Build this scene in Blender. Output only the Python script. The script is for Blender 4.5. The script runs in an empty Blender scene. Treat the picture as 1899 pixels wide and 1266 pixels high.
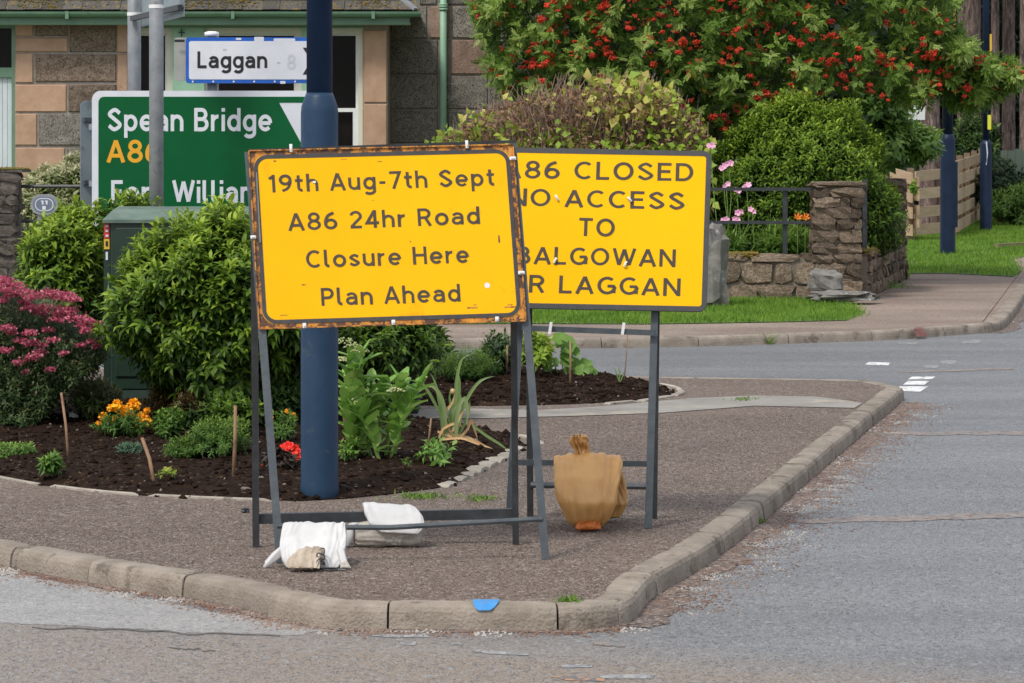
import bpy, math, random
import numpy as np
from mathutils import Vector, Matrix, noise as mnoise
from mathutils.geometry import delaunay_2d_cdt
SC = bpy.context.scene
COL = SC.collection
R = math.radians
F = 5700.0; CX = 950.0; HY = 278.0; CH = 1.6     # focal length in px of the 1899 px wide photo, principal column, horizon row, eye height

# ---------------------------------------------------------------- camera, sky, sun, exposure
cam = bpy.data.cameras.new('camera'); camo = bpy.data.objects.new('camera', cam); COL.objects.link(camo)
camo.location = (0, 0, CH); camo.rotation_euler = (R(90), 0, 0)
cam.sensor_width = 36; cam.lens = 36 * F / 1899; cam.shift_y = -(633 - HY) / 1899
cam.clip_start = .5; cam.clip_end = 1500
cam.dof.use_dof = True; cam.dof.focus_distance = 19; cam.dof.aperture_fstop = 20
SC.camera = camo
SC.view_settings.view_transform = 'Standard'; SC.view_settings.look = 'None'
SC.view_settings.gamma = 1; SC.view_settings.use_curve_mapping = False
SC.view_settings.exposure = 0.42
SUN_EL, SUN_AZ = 52, 215        # degrees; azimuth clockwise from +Y: behind the camera, to its left
W = bpy.data.worlds.new('World'); SC.world = W; W.use_nodes = True
nt = W.node_tree; nt.nodes.clear()
sky = nt.nodes.new('ShaderNodeTexSky'); sky.sky_type = 'NISHITA'; sky.sun_disc = False
sky.sun_elevation = R(SUN_EL); sky.sun_rotation = R(SUN_AZ); sky.dust_density = 4; sky.ozone_density = 1
hs = nt.nodes.new('ShaderNodeMixRGB'); hs.blend_type = 'MIX'; hs.inputs[0].default_value = .62
hs.inputs[2].default_value = (9.0, 9.4, 10.2, 1)      # cloud layer over the blue
bg = nt.nodes.new('ShaderNodeBackground'); bg.inputs['Strength'].default_value = .093
wo = nt.nodes.new('ShaderNodeOutputWorld')
nt.links.new(sky.outputs[0], hs.inputs[1]); nt.links.new(hs.outputs[0], bg.inputs[0]); nt.links.new(bg.outputs[0], wo.inputs[0])
sl = bpy.data.lights.new('sun', 'SUN'); sl.energy = 1.9; sl.angle = R(11); sl.color = (1, .95, .88)
so = bpy.data.objects.new('sun', sl); COL.objects.link(so)
_az = R(SUN_AZ); _el = R(SUN_EL)
sd = Vector((math.sin(_az) * math.cos(_el), math.cos(_az) * math.cos(_el), math.sin(_el)))
so.rotation_euler = sd.to_track_quat('Z', 'Y').to_euler(); so.location = sd * 60

# ---------------------------------------------------------------- helpers
def G(px, py, z=0.0):
    Y = F * (CH - z) / (py - HY); return Vector(((px - CX) * Y / F, Y, z))
def Q(px, py, Y):
    return Vector(((px - CX) * Y / F, Y, CH - (py - HY) * Y / F))
ORG = {}
def reg(o, v): ORG[o.name] = Vector(v)
def tag(o, label=None, cat=None, group=None, kind=None):
    if label: o['label'] = label
    if cat: o['category'] = cat
    if group: o['group'] = group
    if kind: o['kind'] = kind
    return o
def thing(name, label, cat, loc=(0, 0, 0), group=None):
    o = bpy.data.objects.new(name, None); COL.objects.link(o); o.location = loc; reg(o, loc)
    o.empty_display_size = .1
    return tag(o, label, cat, group)
def mesh_np(name, V, Fc, mat, smooth=False, attr=None):
    me = bpy.data.meshes.new(name)
    V = np.asarray(V, dtype=np.float32)
    if isinstance(Fc, np.ndarray):
        n, k = Fc.shape
        me.vertices.add(len(V)); me.vertices.foreach_set('co', V.ravel())
        me.loops.add(n * k); me.loops.foreach_set('vertex_index', Fc.astype(np.int32).ravel())
        me.polygons.add(n); me.polygons.foreach_set('loop_start', np.arange(0, n * k, k, dtype=np.int32))
        me.polygons.foreach_set('loop_total', np.full(n, k, dtype=np.int32))
        if attr is not None:
            a = me.attributes.new('rnd', 'FLOAT', 'POINT'); a.data.foreach_set('value', np.asarray(attr, dtype=np.float32))
        me.update(calc_edges=True)
    else:
        me.from_pydata([tuple(v) for v in V], [], Fc)
    if smooth: me.polygons.foreach_set('use_smooth', [True] * len(me.polygons))
    if mat: me.materials.append(mat)
    me.validate(); me.update()
    return me
def obj(name, V, Fc, mat, parent=None, smooth=False, attr=None, base=None):
    """V in world coordinates; vertices are stored relative to the thing's base"""
    if parent is not None: off = ORG[parent.name]
    elif base is not None: off = Vector(base)
    else: off = Vector((0, 0, 0))
    V = np.asarray([tuple(v) for v in V] if not isinstance(V, np.ndarray) else V, dtype=np.float64) - np.array(off)
    me = mesh_np(name, V, Fc, mat, smooth, attr)
    o = bpy.data.objects.new(name, me); COL.objects.link(o)
    if parent is not None: o.parent = parent
    else: o.location = off
    reg(o, off)
    return o
def inst(name, me, mtx, parent=None):
    """shared-mesh copy; mtx in world space"""
    o = bpy.data.objects.new(name, me); COL.objects.link(o)
    m = mtx.copy()
    if parent is not None:
        m.translation = m.translation - ORG[parent.name]; o.parent = parent
    o.matrix_local = m if parent is None else m
    reg(o, mtx.translation)
    return o
class MB:
    def __init__(s): s.v = []; s.f = []
    def add(s, V, Fc):
        n = len(s.v); s.v += [Vector(v) for v in V]; s.f += [tuple(i + n for i in f) for f in Fc]; return s
    def box(s, c, d, m=None):
        x, y, z = d[0] / 2, d[1] / 2, d[2] / 2
        V = [Vector((a, b, e)) for a in (-x, x) for b in (-y, y) for e in (-z, z)]
        if m: V = [m @ v for v in V]
        V = [v + Vector(c) for v in V]
        return s.add(V, [(0, 1, 3, 2), (4, 6, 7, 5), (0, 4, 5, 1), (2, 3, 7, 6), (0, 2, 6, 4), (1, 5, 7, 3)])
    def bb(s, a, b):
        a = Vector(a); b = Vector(b); return s.box((a + b) / 2, (abs(b.x - a.x), abs(b.y - a.y), abs(b.z - a.z)))
    def tube(s, pts, r, n=8, cap=True):
        pts = [Vector(p) for p in pts]; rs = r if isinstance(r, (list, tuple)) else [r] * len(pts)
        rings = []; up = Vector((0, 0, 1))
        for i, p in enumerate(pts):
            d = (pts[min(i + 1, len(pts) - 1)] - pts[max(i - 1, 0)]).normalized()
            a = d.cross(up)
            if a.length < .05: a = d.cross(Vector((1, 0, 0)))
            a.normalize(); b = a.cross(d).normalized()
            rings.append([p + (a * math.cos(2 * math.pi * k / n) + b * math.sin(2 * math.pi * k / n)) * rs[i] for k in range(n)])
        V = [v for rg in rings for v in rg]
        Fc = [(i * n + k, i * n + (k + 1) % n, (i + 1) * n + (k + 1) % n, (i + 1) * n + k) for i in range(len(pts) - 1) for k in range(n)]
        if cap: Fc += [tuple(range(n - 1, -1, -1)), tuple((len(pts) - 1) * n + k for k in range(n))]
        return s.add(V, Fc)
    def bar(s, a, b, w, h, up=(0, 0, 1)):
        a = Vector(a); b = Vector(b); d = (b - a).normalized(); u = Vector(up)
        sx = d.cross(u).normalized(); uy = sx.cross(d).normalized()
        V = [p + sx * (i * w / 2) + uy * (j * h / 2) for p in (a, b) for i, j in ((-1, -1), (1, -1), (1, 1), (-1, 1))]
        return s.add(V, [(0, 1, 2, 3), (7, 6, 5, 4), (0, 4, 5, 1), (1, 5, 6, 2), (2, 6, 7, 3), (3, 7, 4, 0)])
    def lathe(s, c, prof, n=24):
        c = Vector(c); V = [c + Vector((r * math.cos(2 * math.pi * k / n), r * math.sin(2 * math.pi * k / n), z)) for r, z in prof for k in range(n)]
        Fc = [(i * n + k, i * n + (k + 1) % n, (i + 1) * n + (k + 1) % n, (i + 1) * n + k) for i in range(len(prof) - 1) for k in range(n)]
        Fc += [tuple(range(n - 1, -1, -1)), tuple((len(prof) - 1) * n + k for k in range(n))]
        return s.add(V, Fc)
    def quad(s, a, b, c, d): return s.add([a, b, c, d], [(0, 1, 2, 3)])
    def out(s, name, mat, parent=None, smooth=False, base=None): return obj(name, s.v, s.f, mat, parent, smooth, None, base)
def bevel(o, w=.004, seg=2):
    m = o.modifiers.new('bevel', 'BEVEL'); m.width = w; m.segments = seg; m.limit_method = 'ANGLE'; return o

# ---------------------------------------------------------------- materials
def mat(name, c1, c2=None, scale=8, rough=.7, bump=0, bscale=40, spots=None, metal=0, stretch=(1, 1, 1), coat=0, spec=.5, third=None, tscale=3, tpos=.55, vary=0):
    """base colour c1 to c2 by noise; spots=(colour, scale, amount) fine flecks; third = blotches of a third colour"""
    m = bpy.data.materials.new(name); m.use_nodes = True; t = m.node_tree; N = t.nodes; L = t.links; b = N['Principled BSDF']
    b.inputs['Roughness'].default_value = rough; b.inputs['Metallic'].default_value = metal
    b.inputs['Specular IOR Level'].default_value = spec; b.inputs['Coat Weight'].default_value = coat
    tc = N.new('ShaderNodeTexCoord'); mp = N.new('ShaderNodeMapping'); mp.inputs['Scale'].default_value = stretch
    L.new(tc.outputs['Object'], mp.inputs[0])
    oi = N.new('ShaderNodeObjectInfo'); om = N.new('ShaderNodeMath'); om.operation = 'MULTIPLY'; om.inputs[1].default_value = 37
    L.new(oi.outputs['Random'], om.inputs[0]); L.new(om.outputs[0], mp.inputs['Location'])
    b.inputs['Base Color'].default_value = (*c1, 1); col = None
    if c2:
        n = N.new('ShaderNodeTexNoise'); n.inputs['Scale'].default_value = scale; n.inputs['Detail'].default_value = 8; n.inputs['Roughness'].default_value = .65
        L.new(mp.outputs[0], n.inputs['Vector'])
        r = N.new('ShaderNodeValToRGB'); r.color_ramp.elements[0].position = .35; r.color_ramp.elements[1].position = .65
        r.color_ramp.elements[0].color = (*c1, 1); r.color_ramp.elements[1].color = (*c2, 1)
        L.new(n.outputs[0], r.inputs[0]); col = r.outputs[0]
    if third:
        n = N.new('ShaderNodeTexNoise'); n.inputs['Scale'].default_value = tscale; n.inputs['Detail'].default_value = 10; n.inputs['Roughness'].default_value = .7
        L.new(mp.outputs[0], n.inputs['Vector'])
        r = N.new('ShaderNodeMapRange'); r.inputs[1].default_value = tpos; r.inputs[2].default_value = tpos + .06
        L.new(n.outputs[0], r.inputs[0])
        x = N.new('ShaderNodeMixRGB'); L.new(r.outputs[0], x.inputs[0]); L.new(col, x.inputs[1]) if col else None
        if not col: x.inputs[1].default_value = (*c1, 1)
        x.inputs[2].default_value = (*third, 1); col = x.outputs[0]
    if spots:
        for sp in (spots if isinstance(spots, list) else [spots]):
            v = N.new('ShaderNodeTexVoronoi'); v.inputs['Scale'].default_value = sp[1]; L.new(mp.outputs[0], v.inputs['Vector'])
            s = N.new('ShaderNodeSeparateColor'); L.new(v.outputs['Color'], s.inputs[0])
            r = N.new('ShaderNodeMath'); r.operation = 'LESS_THAN'; r.inputs[1].default_value = sp[2]; L.new(s.outputs[0], r.inputs[0])
            x = N.new('ShaderNodeMixRGB'); L.new(r.outputs[0], x.inputs[0]); L.new(col, x.inputs[1]) if col else None
            if not col: x.inputs[1].default_value = (*c1, 1)
            x.inputs[2].default_value = (*sp[0], 1); col = x.outputs[0]
    if vary and col:      # each stone or board has its own tone
        h = N.new('ShaderNodeHueSaturation'); r = N.new('ShaderNodeMapRange'); r.inputs[3].default_value = 1 - vary; r.inputs[4].default_value = 1 + vary
        L.new(oi.outputs['Random'], r.inputs[0]); L.new(r.outputs[0], h.inputs['Value']); L.new(col, h.inputs['Color']); col = h.outputs[0]
    if col: L.new(col, b.inputs['Base Color'])
    if bump:
        n = N.new('ShaderNodeTexNoise'); n.inputs['Scale'].default_value = bscale; n.inputs['Detail'].default_value = 6
        L.new(mp.outputs[0], n.inputs['Vector'])
        bm = N.new('ShaderNodeBump'); bm.inputs['Strength'].default_value = bump; bm.inputs['Distance'].default_value = .01
        L.new(n.outputs[0], bm.inputs['Height']); L.new(bm.outputs[0], b.inputs['Normal'])
    return m
def leafmat(name, stops, rough=.45, trans=.25, spec=.4):
    """leaf pigment chosen per leaf from the 'rnd' attribute"""
    m = bpy.data.materials.new(name); m.use_nodes = True; t = m.node_tree; N = t.nodes; L = t.links; b = N['Principled BSDF']
    a = N.new('ShaderNodeAttribute'); a.attribute_name = 'rnd'
    r = N.new('ShaderNodeValToRGB'); e = r.color_ramp.elements
    while len(e) < len(stops): e.new(.5)
    for i, (p, c) in enumerate(stops): e[i].position = p; e[i].color = (*c, 1)
    L.new(a.outputs['Fac'], r.inputs[0]); L.new(r.outputs[0], b.inputs['Base Color'])
    b.inputs['Roughness'].default_value = rough; b.inputs['Specular IOR Level'].default_value = spec
    tr = N.new('ShaderNodeBsdfTranslucent'); L.new(r.outputs[0], tr.inputs[0])
    mx = N.new('ShaderNodeMixShader'); mx.inputs[0].default_value = trans
    L.new(b.outputs[0], mx.inputs[1]); L.new(tr.outputs[0], mx.inputs[2]); L.new(mx.outputs[0], N['Material Output'].inputs[0])
    return m
M = {}
M['kerb'] = mat('kerb_concrete', (.21, .178, .142), (.33, .285, .235), 6, .85, .8, 90, third=(.15, .125, .10), tscale=5, tpos=.56, vary=0.1, spec=.2)
M['steel'] = mat('painted_steel', (.045, .058, .068), (.075, .09, .10), 14, .45, .15, 60, third=(.10, .06, .03), tscale=30, tpos=.68)
M['black_steel'] = mat('black_steel', (.018, .02, .023), (.04, .045, .05), 12, .45, .1, 60)
M['galv'] = mat('galvanised_pole', (.23, .245, .26), (.33, .345, .36), 9, .5, .1, 60, metal=.35, third=(.17, .17, .17), tscale=6, tpos=.6)
M['navy'] = mat('navy_paint', (.014, .036, .088), (.019, .046, .108), 5, .45, .08, 30, third=(.012, .028, .06), tscale=9, tpos=.64, spec=.22)
M['yellow'] = mat('yellow_sheeting', (.87, .45, .003), (.91, .50, .005), 2.2, .55, .08, 6, third=(.80, .39, .006), tscale=3.5, tpos=.62, spec=.12)
M['yellow2'] = mat('yellow_sheeting_clean', (.91, .50, .002), (.93, .525, .003), 3, .6, .02, 20, spec=.12)
M['rust_edge'] = mat('orange_rusty_edge', (.68, .30, .03), (.38, .13, .02), 18, .6, .2, 80, third=(.09, .04, .02), tscale=24, tpos=.47)
M['letter'] = mat('dark_lettering', (.045, .036, .028), (.075, .052, .030), 30, .6)
M['border'] = mat('dark_border', (.035, .035, .037), (.06, .055, .05), 30, .6, third=(.22, .10, .03), tscale=25, tpos=.68)
M['border2'] = mat('dark_border_clean', (.045, .045, .048), (.06, .06, .06), 30, .6)
M['tie'] = mat('white_plastic_tie', (.75, .75, .74), None, 8, .4)
M['green_sign'] = mat('green_sign', (.0, .085, .023), (.0, .10, .028), 4, .45, spec=.2)
M['white_sign'] = mat('white_sign', (.60, .63, .68), (.68, .70, .74), 6, .45)
M['amber'] = mat('amber_lettering', (.75, .36, .01), None, 8, .45)
M['blue'] = mat('blue_border', (.01, .09, .42), (.015, .12, .5), 12, .4, third=(.55, .58, .62), tscale=10, tpos=.72)
M['black'] = mat('black_print', (.012, .012, .014), None, 8, .5)
M['ghost'] = mat('ghost_print', (.53, .555, .60), None, 8, .5)
M['sign_back'] = mat('sign_back_grey', (.20, .25, .27), (.27, .32, .34), 5, .5, third=(.14, .16, .15), tscale=6, tpos=.6)
M['white_bag'] = mat('white_sandbag', (.50, .50, .50), (.60, .60, .59), 5, .65, .5, 18, third=(.38, .34, .28), tscale=6, tpos=.60)
M['grey_bag'] = mat('dirty_sandbag', (.30, .27, .23), (.44, .41, .36), 9, .65, .4, 40, third=(.62, .60, .56), tscale=6, tpos=.58)
M['neck_bag'] = mat('beige_bag_neck', (.36, .29, .21), (.50, .43, .35), 12, .65, .4, 40, third=(.30, .22, .15), tscale=9, tpos=.6)
M['brown_bag'] = mat('brown_sandbag', (.50, .255, .08), (.63, .36, .13), 3, .38, .35, 22, third=(.42, .21, .07), tscale=4, tpos=.64)
M['orange_neck'] = mat('orange_bag_neck', (.55, .15, .02), (.40, .10, .015), 20, .5, .4, 40)
M['cabinet'] = mat('green_cabinet_paint', (.011, .030, .019), (.016, .040, .026), 4, .4, third=(.06, .085, .06), tscale=8, tpos=.68)
M['cab_top'] = mat('weathered_cabinet_roof', (.075, .12, .09), (.13, .185, .145), 8, .45)
M['soil'] = mat('dark_soil', (.009, .0055, .0038), (.030, .017, .011), 14, .95, 1.0, 60, spots=((.09, .065, .045), 80, .035), spec=.08, third=(.045, .026, .016), tscale=3, tpos=.58)
M['clod'] = mat('soil_clod', (.010, .006, .004), (.034, .019, .012), 5, .95, .5, 80, spec=.08)
M['pebble'] = mat('pale_pebble', (.15, .12, .095), (.28, .24, .20), 3, .8)
M['red_gravel'] = mat('reddish_gravel', (.16, .075, .045), (.30, .22, .17), 2.5, .85, spots=((.42, .38, .34), 9, .25))
M['granite'] = mat('granite_block', (.155, .138, .12), (.25, .225, .195), 9, .85, 1.0, 34, spots=[((.24, .225, .20), 75, .16), ((.075, .062, .052), 90, .22)], stretch=(1.3, 1, .8), vary=0.22)
M['granite_brown'] = mat('brown_granite_block', (.125, .085, .058), (.21, .16, .12), 9, .85, 1.0, 30, spots=[((.22, .17, .13), 75, .14), ((.07, .05, .035), 80, .22)], third=(.17, .07, .035), tscale=3, tpos=.6, vary=0.2)
M['sandstone'] = mat('sandstone', (.36, .225, .145), (.45, .295, .20), 5, .85, .3, 60, third=(.30, .17, .11), tscale=4, tpos=.62, vary=0.12)
M['sandstone_pink'] = mat('pink_sandstone', (.25, .165, .125), (.36, .25, .195), 9, .85, .6, 45, spots=((.16, .12, .10), 70, .12), vary=0.2)
M['mortar'] = mat('mortar', (.19, .165, .14), (.30, .27, .235), 12, .9, .4, 60)
M['green_paint'] = mat('sage_green_paint', (.10, .20, .125), (.13, .24, .155), 5, .45, third=(.075, .14, .09), tscale=5, tpos=.6)
M['mint'] = mat('mint_green_paint', (.23, .42, .29), (.29, .48, .34), 4, .5, third=(.19, .34, .25), tscale=6, tpos=.62)
M['cream'] = mat('cream_paint', (.56, .56, .46), (.62, .62, .53), 5, .5)
M['white_paint'] = mat('white_paint', (.62, .65, .64), (.72, .74, .73), 4, .5)
M['door_white'] = mat('pale_door_paint', (.50, .56, .58), (.58, .64, .66), 3, .5)
M['slate'] = mat('mossy_slate', (.045, .042, .038), (.09, .085, .075), 12, .75, .7, 30, third=(.16, .11, .02), tscale=6, tpos=.53, vary=0.3)
M['moss'] = mat('golden_moss', (.13, .09, .012), (.24, .16, .025), 20, .95, 1, 90, third=(.10, .12, .02), tscale=8, tpos=.52)
M['rubble'] = mat('rubble_stone', (.10, .072, .048), (.24, .185, .135), 7, .9, 1.0, 30, third=(.40, .38, .33), tscale=14, tpos=.59, spots=((.05, .04, .03), 40, .15), vary=0.5, spec=.2)
M['rubble_dark'] = mat('dark_rubble_stone', (.05, .045, .038), (.14, .12, .10), 7, .9, 1.0, 30, third=(.22, .22, .20), tscale=12, tpos=.6, vary=0.35)
M['lime'] = mat('wall_mortar', (.14, .12, .09), (.24, .21, .17), 10, .95, .8, 40, third=(.12, .12, .04), tscale=6, tpos=.6)
M['timber'] = mat('pale_timber', (.38, .27, .165), (.50, .375, .245), 5, .8, .4, 50, stretch=(.4, .4, 5), third=(.27, .235, .12), tscale=2.5, tpos=.60, spec=.2, vary=0.15)
M['timber_dark'] = mat('weathered_timber', (.20, .135, .085), (.30, .21, .14), 6, .85, .4, 50, stretch=(4, 4, .5), vary=0.25)
M['bark'] = mat('pine_bark', (.030, .020, .017), (.20, .145, .125), 5, .95, 1.0, 22, stretch=(3.2, 3.2, .6), third=(.27, .21, .19), tscale=7, tpos=.57)
M['bark_grey'] = mat('grey_bark', (.10, .09, .075), (.19, .17, .15), 12, .9, .6, 40)
M['stem_brown'] = mat('brown_stem', (.09, .045, .028), (.17, .10, .06), 12, .85)
M['stick'] = mat('garden_cane', (.21, .12, .065), (.34, .21, .12), 9, .8, third=(.16, .08, .05), tscale=6, tpos=.55)
M['stem_green'] = mat('green_stem', (.12, .24, .04), (.20, .32, .07), 8, .6)
M['fence_green'] = mat('grey_green_boards', (.085, .115, .085), (.12, .155, .115), 3, .8, .3, 30, stretch=(3, 3, .3))
M['paint_mark'] = mat('worn_white_road_paint', (.72, .72, .70), (.60, .60, .59), 12, .7, spots=((.2, .2, .2), 45, .12), third=(.2, .2, .21), tscale=9, tpos=.63)
M['paint_old'] = mat('flaking_road_paint', (.34, .34, .33), (.26, .26, .26), 20, .7, spots=[((.15, .155, .165), 60, .35), ((.20, .21, .22), 35, .25)])
M['orange_mark'] = mat('worn_orange_mark', (.55, .25, .10), (.30, .20, .14), 14, .8, spots=((.14, .13, .13), 50, .4))
M['tar'] = mat('brown_joint_seal', (.22, .175, .15), (.28, .235, .21), 16, .85, .4, 80, spots=[((.12, .10, .09), 40, .18), ((.17, .175, .18), 30, .3)])
M['path'] = mat('pale_concrete_strip', (.20, .185, .165), (.29, .27, .24), 2.2, .85, .3, 60, third=(.36, .32, .25), tscale=1.6, tpos=.56)
M['bluemark'] = mat('blue_spray_paint', (.03, .22, .55), (.06, .28, .60), 40, .7, third=(.16, .20, .24), tscale=45, tpos=.58)
M['redmark'] = mat('red_spray_paint', (.15, .05, .045), (.20, .10, .085), 20, .7)
M['glass'] = mat('dark_window_glass', (.006, .006, .006), (.016, .011, .009), 2, .12, spec=.10)
M['blind'] = mat('room_curtain', (.12, .07, .05), (.17, .11, .08), 4, .8)
M['dark_room'] = mat('dark_room', (.012, .011, .011), None, 3, .9)
M['red'] = mat('red_sticker', (.55, .03, .03), None, 8, .4)
M['sticker_yellow'] = mat('yellow_sticker', (.65, .42, .04), None, 8, .4)
M['sticker_yellow2'] = mat('lime_label', (.62, .62, .04), None, 8, .4)
M['redrim'] = mat('dark_red_rim', (.36, .02, .03), None, 8, .4)
M['box_grey'] = mat('beige_grey_box', (.30, .30, .28), (.38, .38, .35), 5, .5, third=(.16, .16, .13), tscale=8, tpos=.6)
M['cab_plinth'] = mat('cabinet_plinth', (.022, .045, .034), (.035, .06, .046), 5, .5)
M['disc'] = mat('blue_grey_disc', (.12, .15, .20), (.16, .19, .25), 8, .4)
M['stone_path'] = mat('edging_stone', (.27, .24, .20), (.40, .36, .30), 10, .9, .6, 50, third=(.17, .15, .12), tscale=5, tpos=.6, vary=0.2)

def asphalt(name, cA, cB, fleck_hi, fleck_lo, big=(.25, 1.2), tan=None, tan_y=None, rough=.75):
    m = bpy.data.materials.new(name); m.use_nodes = True; t = m.node_tree; N = t.nodes; L = t.links; b = N['Principled BSDF']
    tc = N.new('ShaderNodeTexCoord')
    mp = N.new('ShaderNodeMapping'); mp.inputs['Scale'].default_value = (big[0], big[1], 1); L.new(tc.outputs['Object'], mp.inputs[0])
    n = N.new('ShaderNodeTexNoise'); n.inputs['Scale'].default_value = 1.0; n.inputs['Detail'].default_value = 7; n.inputs['Roughness'].default_value = .6
    L.new(mp.outputs[0], n.inputs['Vector'])
    r = N.new('ShaderNodeValToRGB'); r.color_ramp.elements[0].position = .36; r.color_ramp.elements[1].position = .64
    r.color_ramp.elements[0].color = (*cA, 1); r.color_ramp.elements[1].color = (*cB, 1); L.new(n.outputs[0], r.inputs[0]); col = r.outputs[0]
    if tan:
        sp = N.new('ShaderNodeSeparateXYZ'); L.new(tc.outputs['Object'], sp.inputs[0])
        # older tan surfacing nearer the camera, its edge wandering
        a = N.new('ShaderNodeMath'); a.operation = 'MULTIPLY_ADD'; a.inputs[1].default_value = .42; L.new(sp.outputs[0], a.inputs[0]); L.new(sp.outputs[1], a.inputs[2])
        c = N.new('ShaderNodeMath'); c.operation = 'MULTIPLY_ADD'; c.inputs[1].default_value = .9; L.new(n.outputs[0], c.inputs[0]); L.new(a.outputs[0], c.inputs[2])
        k = N.new('ShaderNodeMapRange'); k.inputs[1].default_value = tan_y[0]; k.inputs[2].default_value = tan_y[1]; k.inputs[3].default_value = 1; k.inputs[4].default_value = 0
        L.new(c.outputs[0], k.inputs[0])
        x = N.new('ShaderNodeMixRGB'); L.new(k.outputs[0], x.inputs[0]); L.new(col, x.inputs[1]); x.inputs[2].default_value = (*tan, 1); col = x.outputs[0]
    for cc, sc, am in ((fleck_hi, 130, .15), (fleck_lo, 115, .22), (fleck_hi, 60, .04), (fleck_lo, 48, .05)):
        v = N.new('ShaderNodeTexVoronoi'); v.inputs['Scale'].default_value = sc; L.new(tc.outputs['Object'], v.inputs['Vector'])
        s = N.new('ShaderNodeSeparateColor'); L.new(v.outputs['Color'], s.inputs[0])
        q = N.new('ShaderNodeMath'); q.operation = 'LESS_THAN'; q.inputs[1].default_value = am; L.new(s.outputs[1], q.inputs[0])
        x = N.new('ShaderNodeMixRGB'); f2 = N.new('ShaderNodeMath'); f2.operation = 'MULTIPLY'; f2.inputs[1].default_value = .6
        L.new(q.outputs[0], f2.inputs[0]); L.new(f2.outputs[0], x.inputs[0]); L.new(col, x.inputs[1]); x.inputs[2].default_value = (*cc, 1); col = x.outputs[0]
    L.new(col, b.inputs['Base Color'])
    v = N.new('ShaderNodeTexVoronoi'); v.inputs['Scale'].default_value = 90; L.new(tc.outputs['Object'], v.inputs['Vector'])
    bm = N.new('ShaderNodeBump'); bm.inputs['Strength'].default_value = .6; bm.inputs['Distance'].default_value = .006
    L.new(v.outputs['Distance'], bm.inputs['Height']); L.new(bm.outputs[0], b.inputs['Normal'])
    b.inputs['Roughness'].default_value = rough; b.inputs['Specular IOR Level'].default_value = .5 if rough < .6 else .2
    return m
M['road'] = asphalt('worn_asphalt', (.138, .141, .147), (.202, .205, .210), (.30, .31, .33), (.07, .075, .08), tan=(.235, .19, .15), tan_y=(10.55, 11.2), rough=.5)
M['pavement'] = asphalt('pavement_asphalt', (.135, .100, .080), (.175, .134, .108), (.36, .32, .29), (.055, .042, .036), big=(.35, .9), rough=.8)
M['pavement_far'] = asphalt('pavement_far_asphalt', (.20, .15, .12), (.32, .255, .205), (.36, .31, .28), (.11, .08, .07), big=(.4, .9), rough=.85)
GREEN = dict(
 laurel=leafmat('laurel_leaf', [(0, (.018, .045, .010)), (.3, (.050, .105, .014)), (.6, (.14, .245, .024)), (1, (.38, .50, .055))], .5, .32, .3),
 dark=leafmat('dark_leaf', [(0, (.012, .034, .010)), (.5, (.035, .08, .018)), (1, (.12, .20, .035))], .45, .2),
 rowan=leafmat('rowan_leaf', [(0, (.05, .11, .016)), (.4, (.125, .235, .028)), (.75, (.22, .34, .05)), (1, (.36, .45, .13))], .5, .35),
 spirea=leafmat('spiraea_leaf', [(0, (.018, .042, .014)), (.4, (.055, .105, .035)), (.75, (.13, .17, .06)), (1, (.22, .09, .07))], .5, .3),
 grass=leafmat('grass_blade', [(0, (.07, .15, .015)), (.5, (.16, .30, .028)), (.9, (.27, .41, .05)), (1, (.38, .38, .14))], .6, .4),
 wood=leafmat('woodland_leaf', [(0, (.010, .022, .010)), (.6, (.025, .05, .02)), (1, (.06, .10, .03))], .6, .25),
 lime=leafmat('lime_leaf', [(0, (.05, .13, .02)), (.5, (.14, .27, .04)), (1, (.30, .42, .08))], .5, .35),
 lilac=leafmat('lilac_leaf', [(0, (.09, .20, .02)), (.5, (.20, .36, .04)), (1, (.36, .50, .08))], .5, .4),
 hydr=leafmat('hydrangea_leaf', [(0, (.15, .27, .02)), (.45, (.32, .45, .05)), (.8, (.58, .56, .13)), (1, (.58, .44, .18))], .55, .35),
 dead=leafmat('dead_leaf', [(0, (.12, .06, .03)), (.5, (.25, .14, .08)), (1, (.42, .29, .18))], .8, .2),
 hedge=leafmat('variegated_leaf', [(0, (.05, .10, .02)), (.45, (.16, .22, .06)), (.75, (.42, .42, .22)), (1, (.60, .58, .38))], .5, .3),
 conif=leafmat('heath_leaf', [(0, (.025, .07, .010)), (.5, (.08, .17, .02)), (1, (.18, .28, .035))], .6, .3),
 bluegreen=leafmat('bluegreen_leaf', [(0, (.04, .10, .06)), (1, (.14, .24, .13))], .6, .2),
 bronze=leafmat('bronze_leaf', [(0, (.06, .03, .015)), (.5, (.15, .10, .03)), (1, (.30, .30, .04))], .5, .25),
 redleaf=leafmat('bronze_begonia_leaf', [(0, (.02, .012, .01)), (1, (.07, .05, .035))], .4, .1),
 sedum=leafmat('sedum_leaf', [(0, (.13, .28, .05)), (.5, (.24, .44, .08)), (1, (.36, .54, .14))], .5, .3),
 strap=leafmat('strap_leaf', [(0, (.10, .18, .06)), (.6, (.20, .30, .10)), (1, (.30, .36, .17))], .45, .3),
)
M['berry'] = mat('red_berry', (.48, .022, .008), (.64, .055, .014), 30, .4, vary=.3)
M['pink'] = leafmat('pink_floret', [(0, (.26, .07, .08)), (.5, (.58, .11, .19)), (1, (.74, .28, .36))], .6, .3)
M['mallow'] = mat('mallow_petal', (.72, .33, .50), (.78, .42, .58), 8, .5)
M['marigold'] = mat('marigold_petal', (.90, .34, .004), (.95, .48, .01), 25, .5, .5, 80)
M['lily'] = mat('orange_lily_petal', (.80, .20, .02), (.85, .32, .04), 12, .5)
M['begonia'] = mat('red_petal', (.75, .02, .012), (.85, .05, .02), 12, .45)
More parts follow.
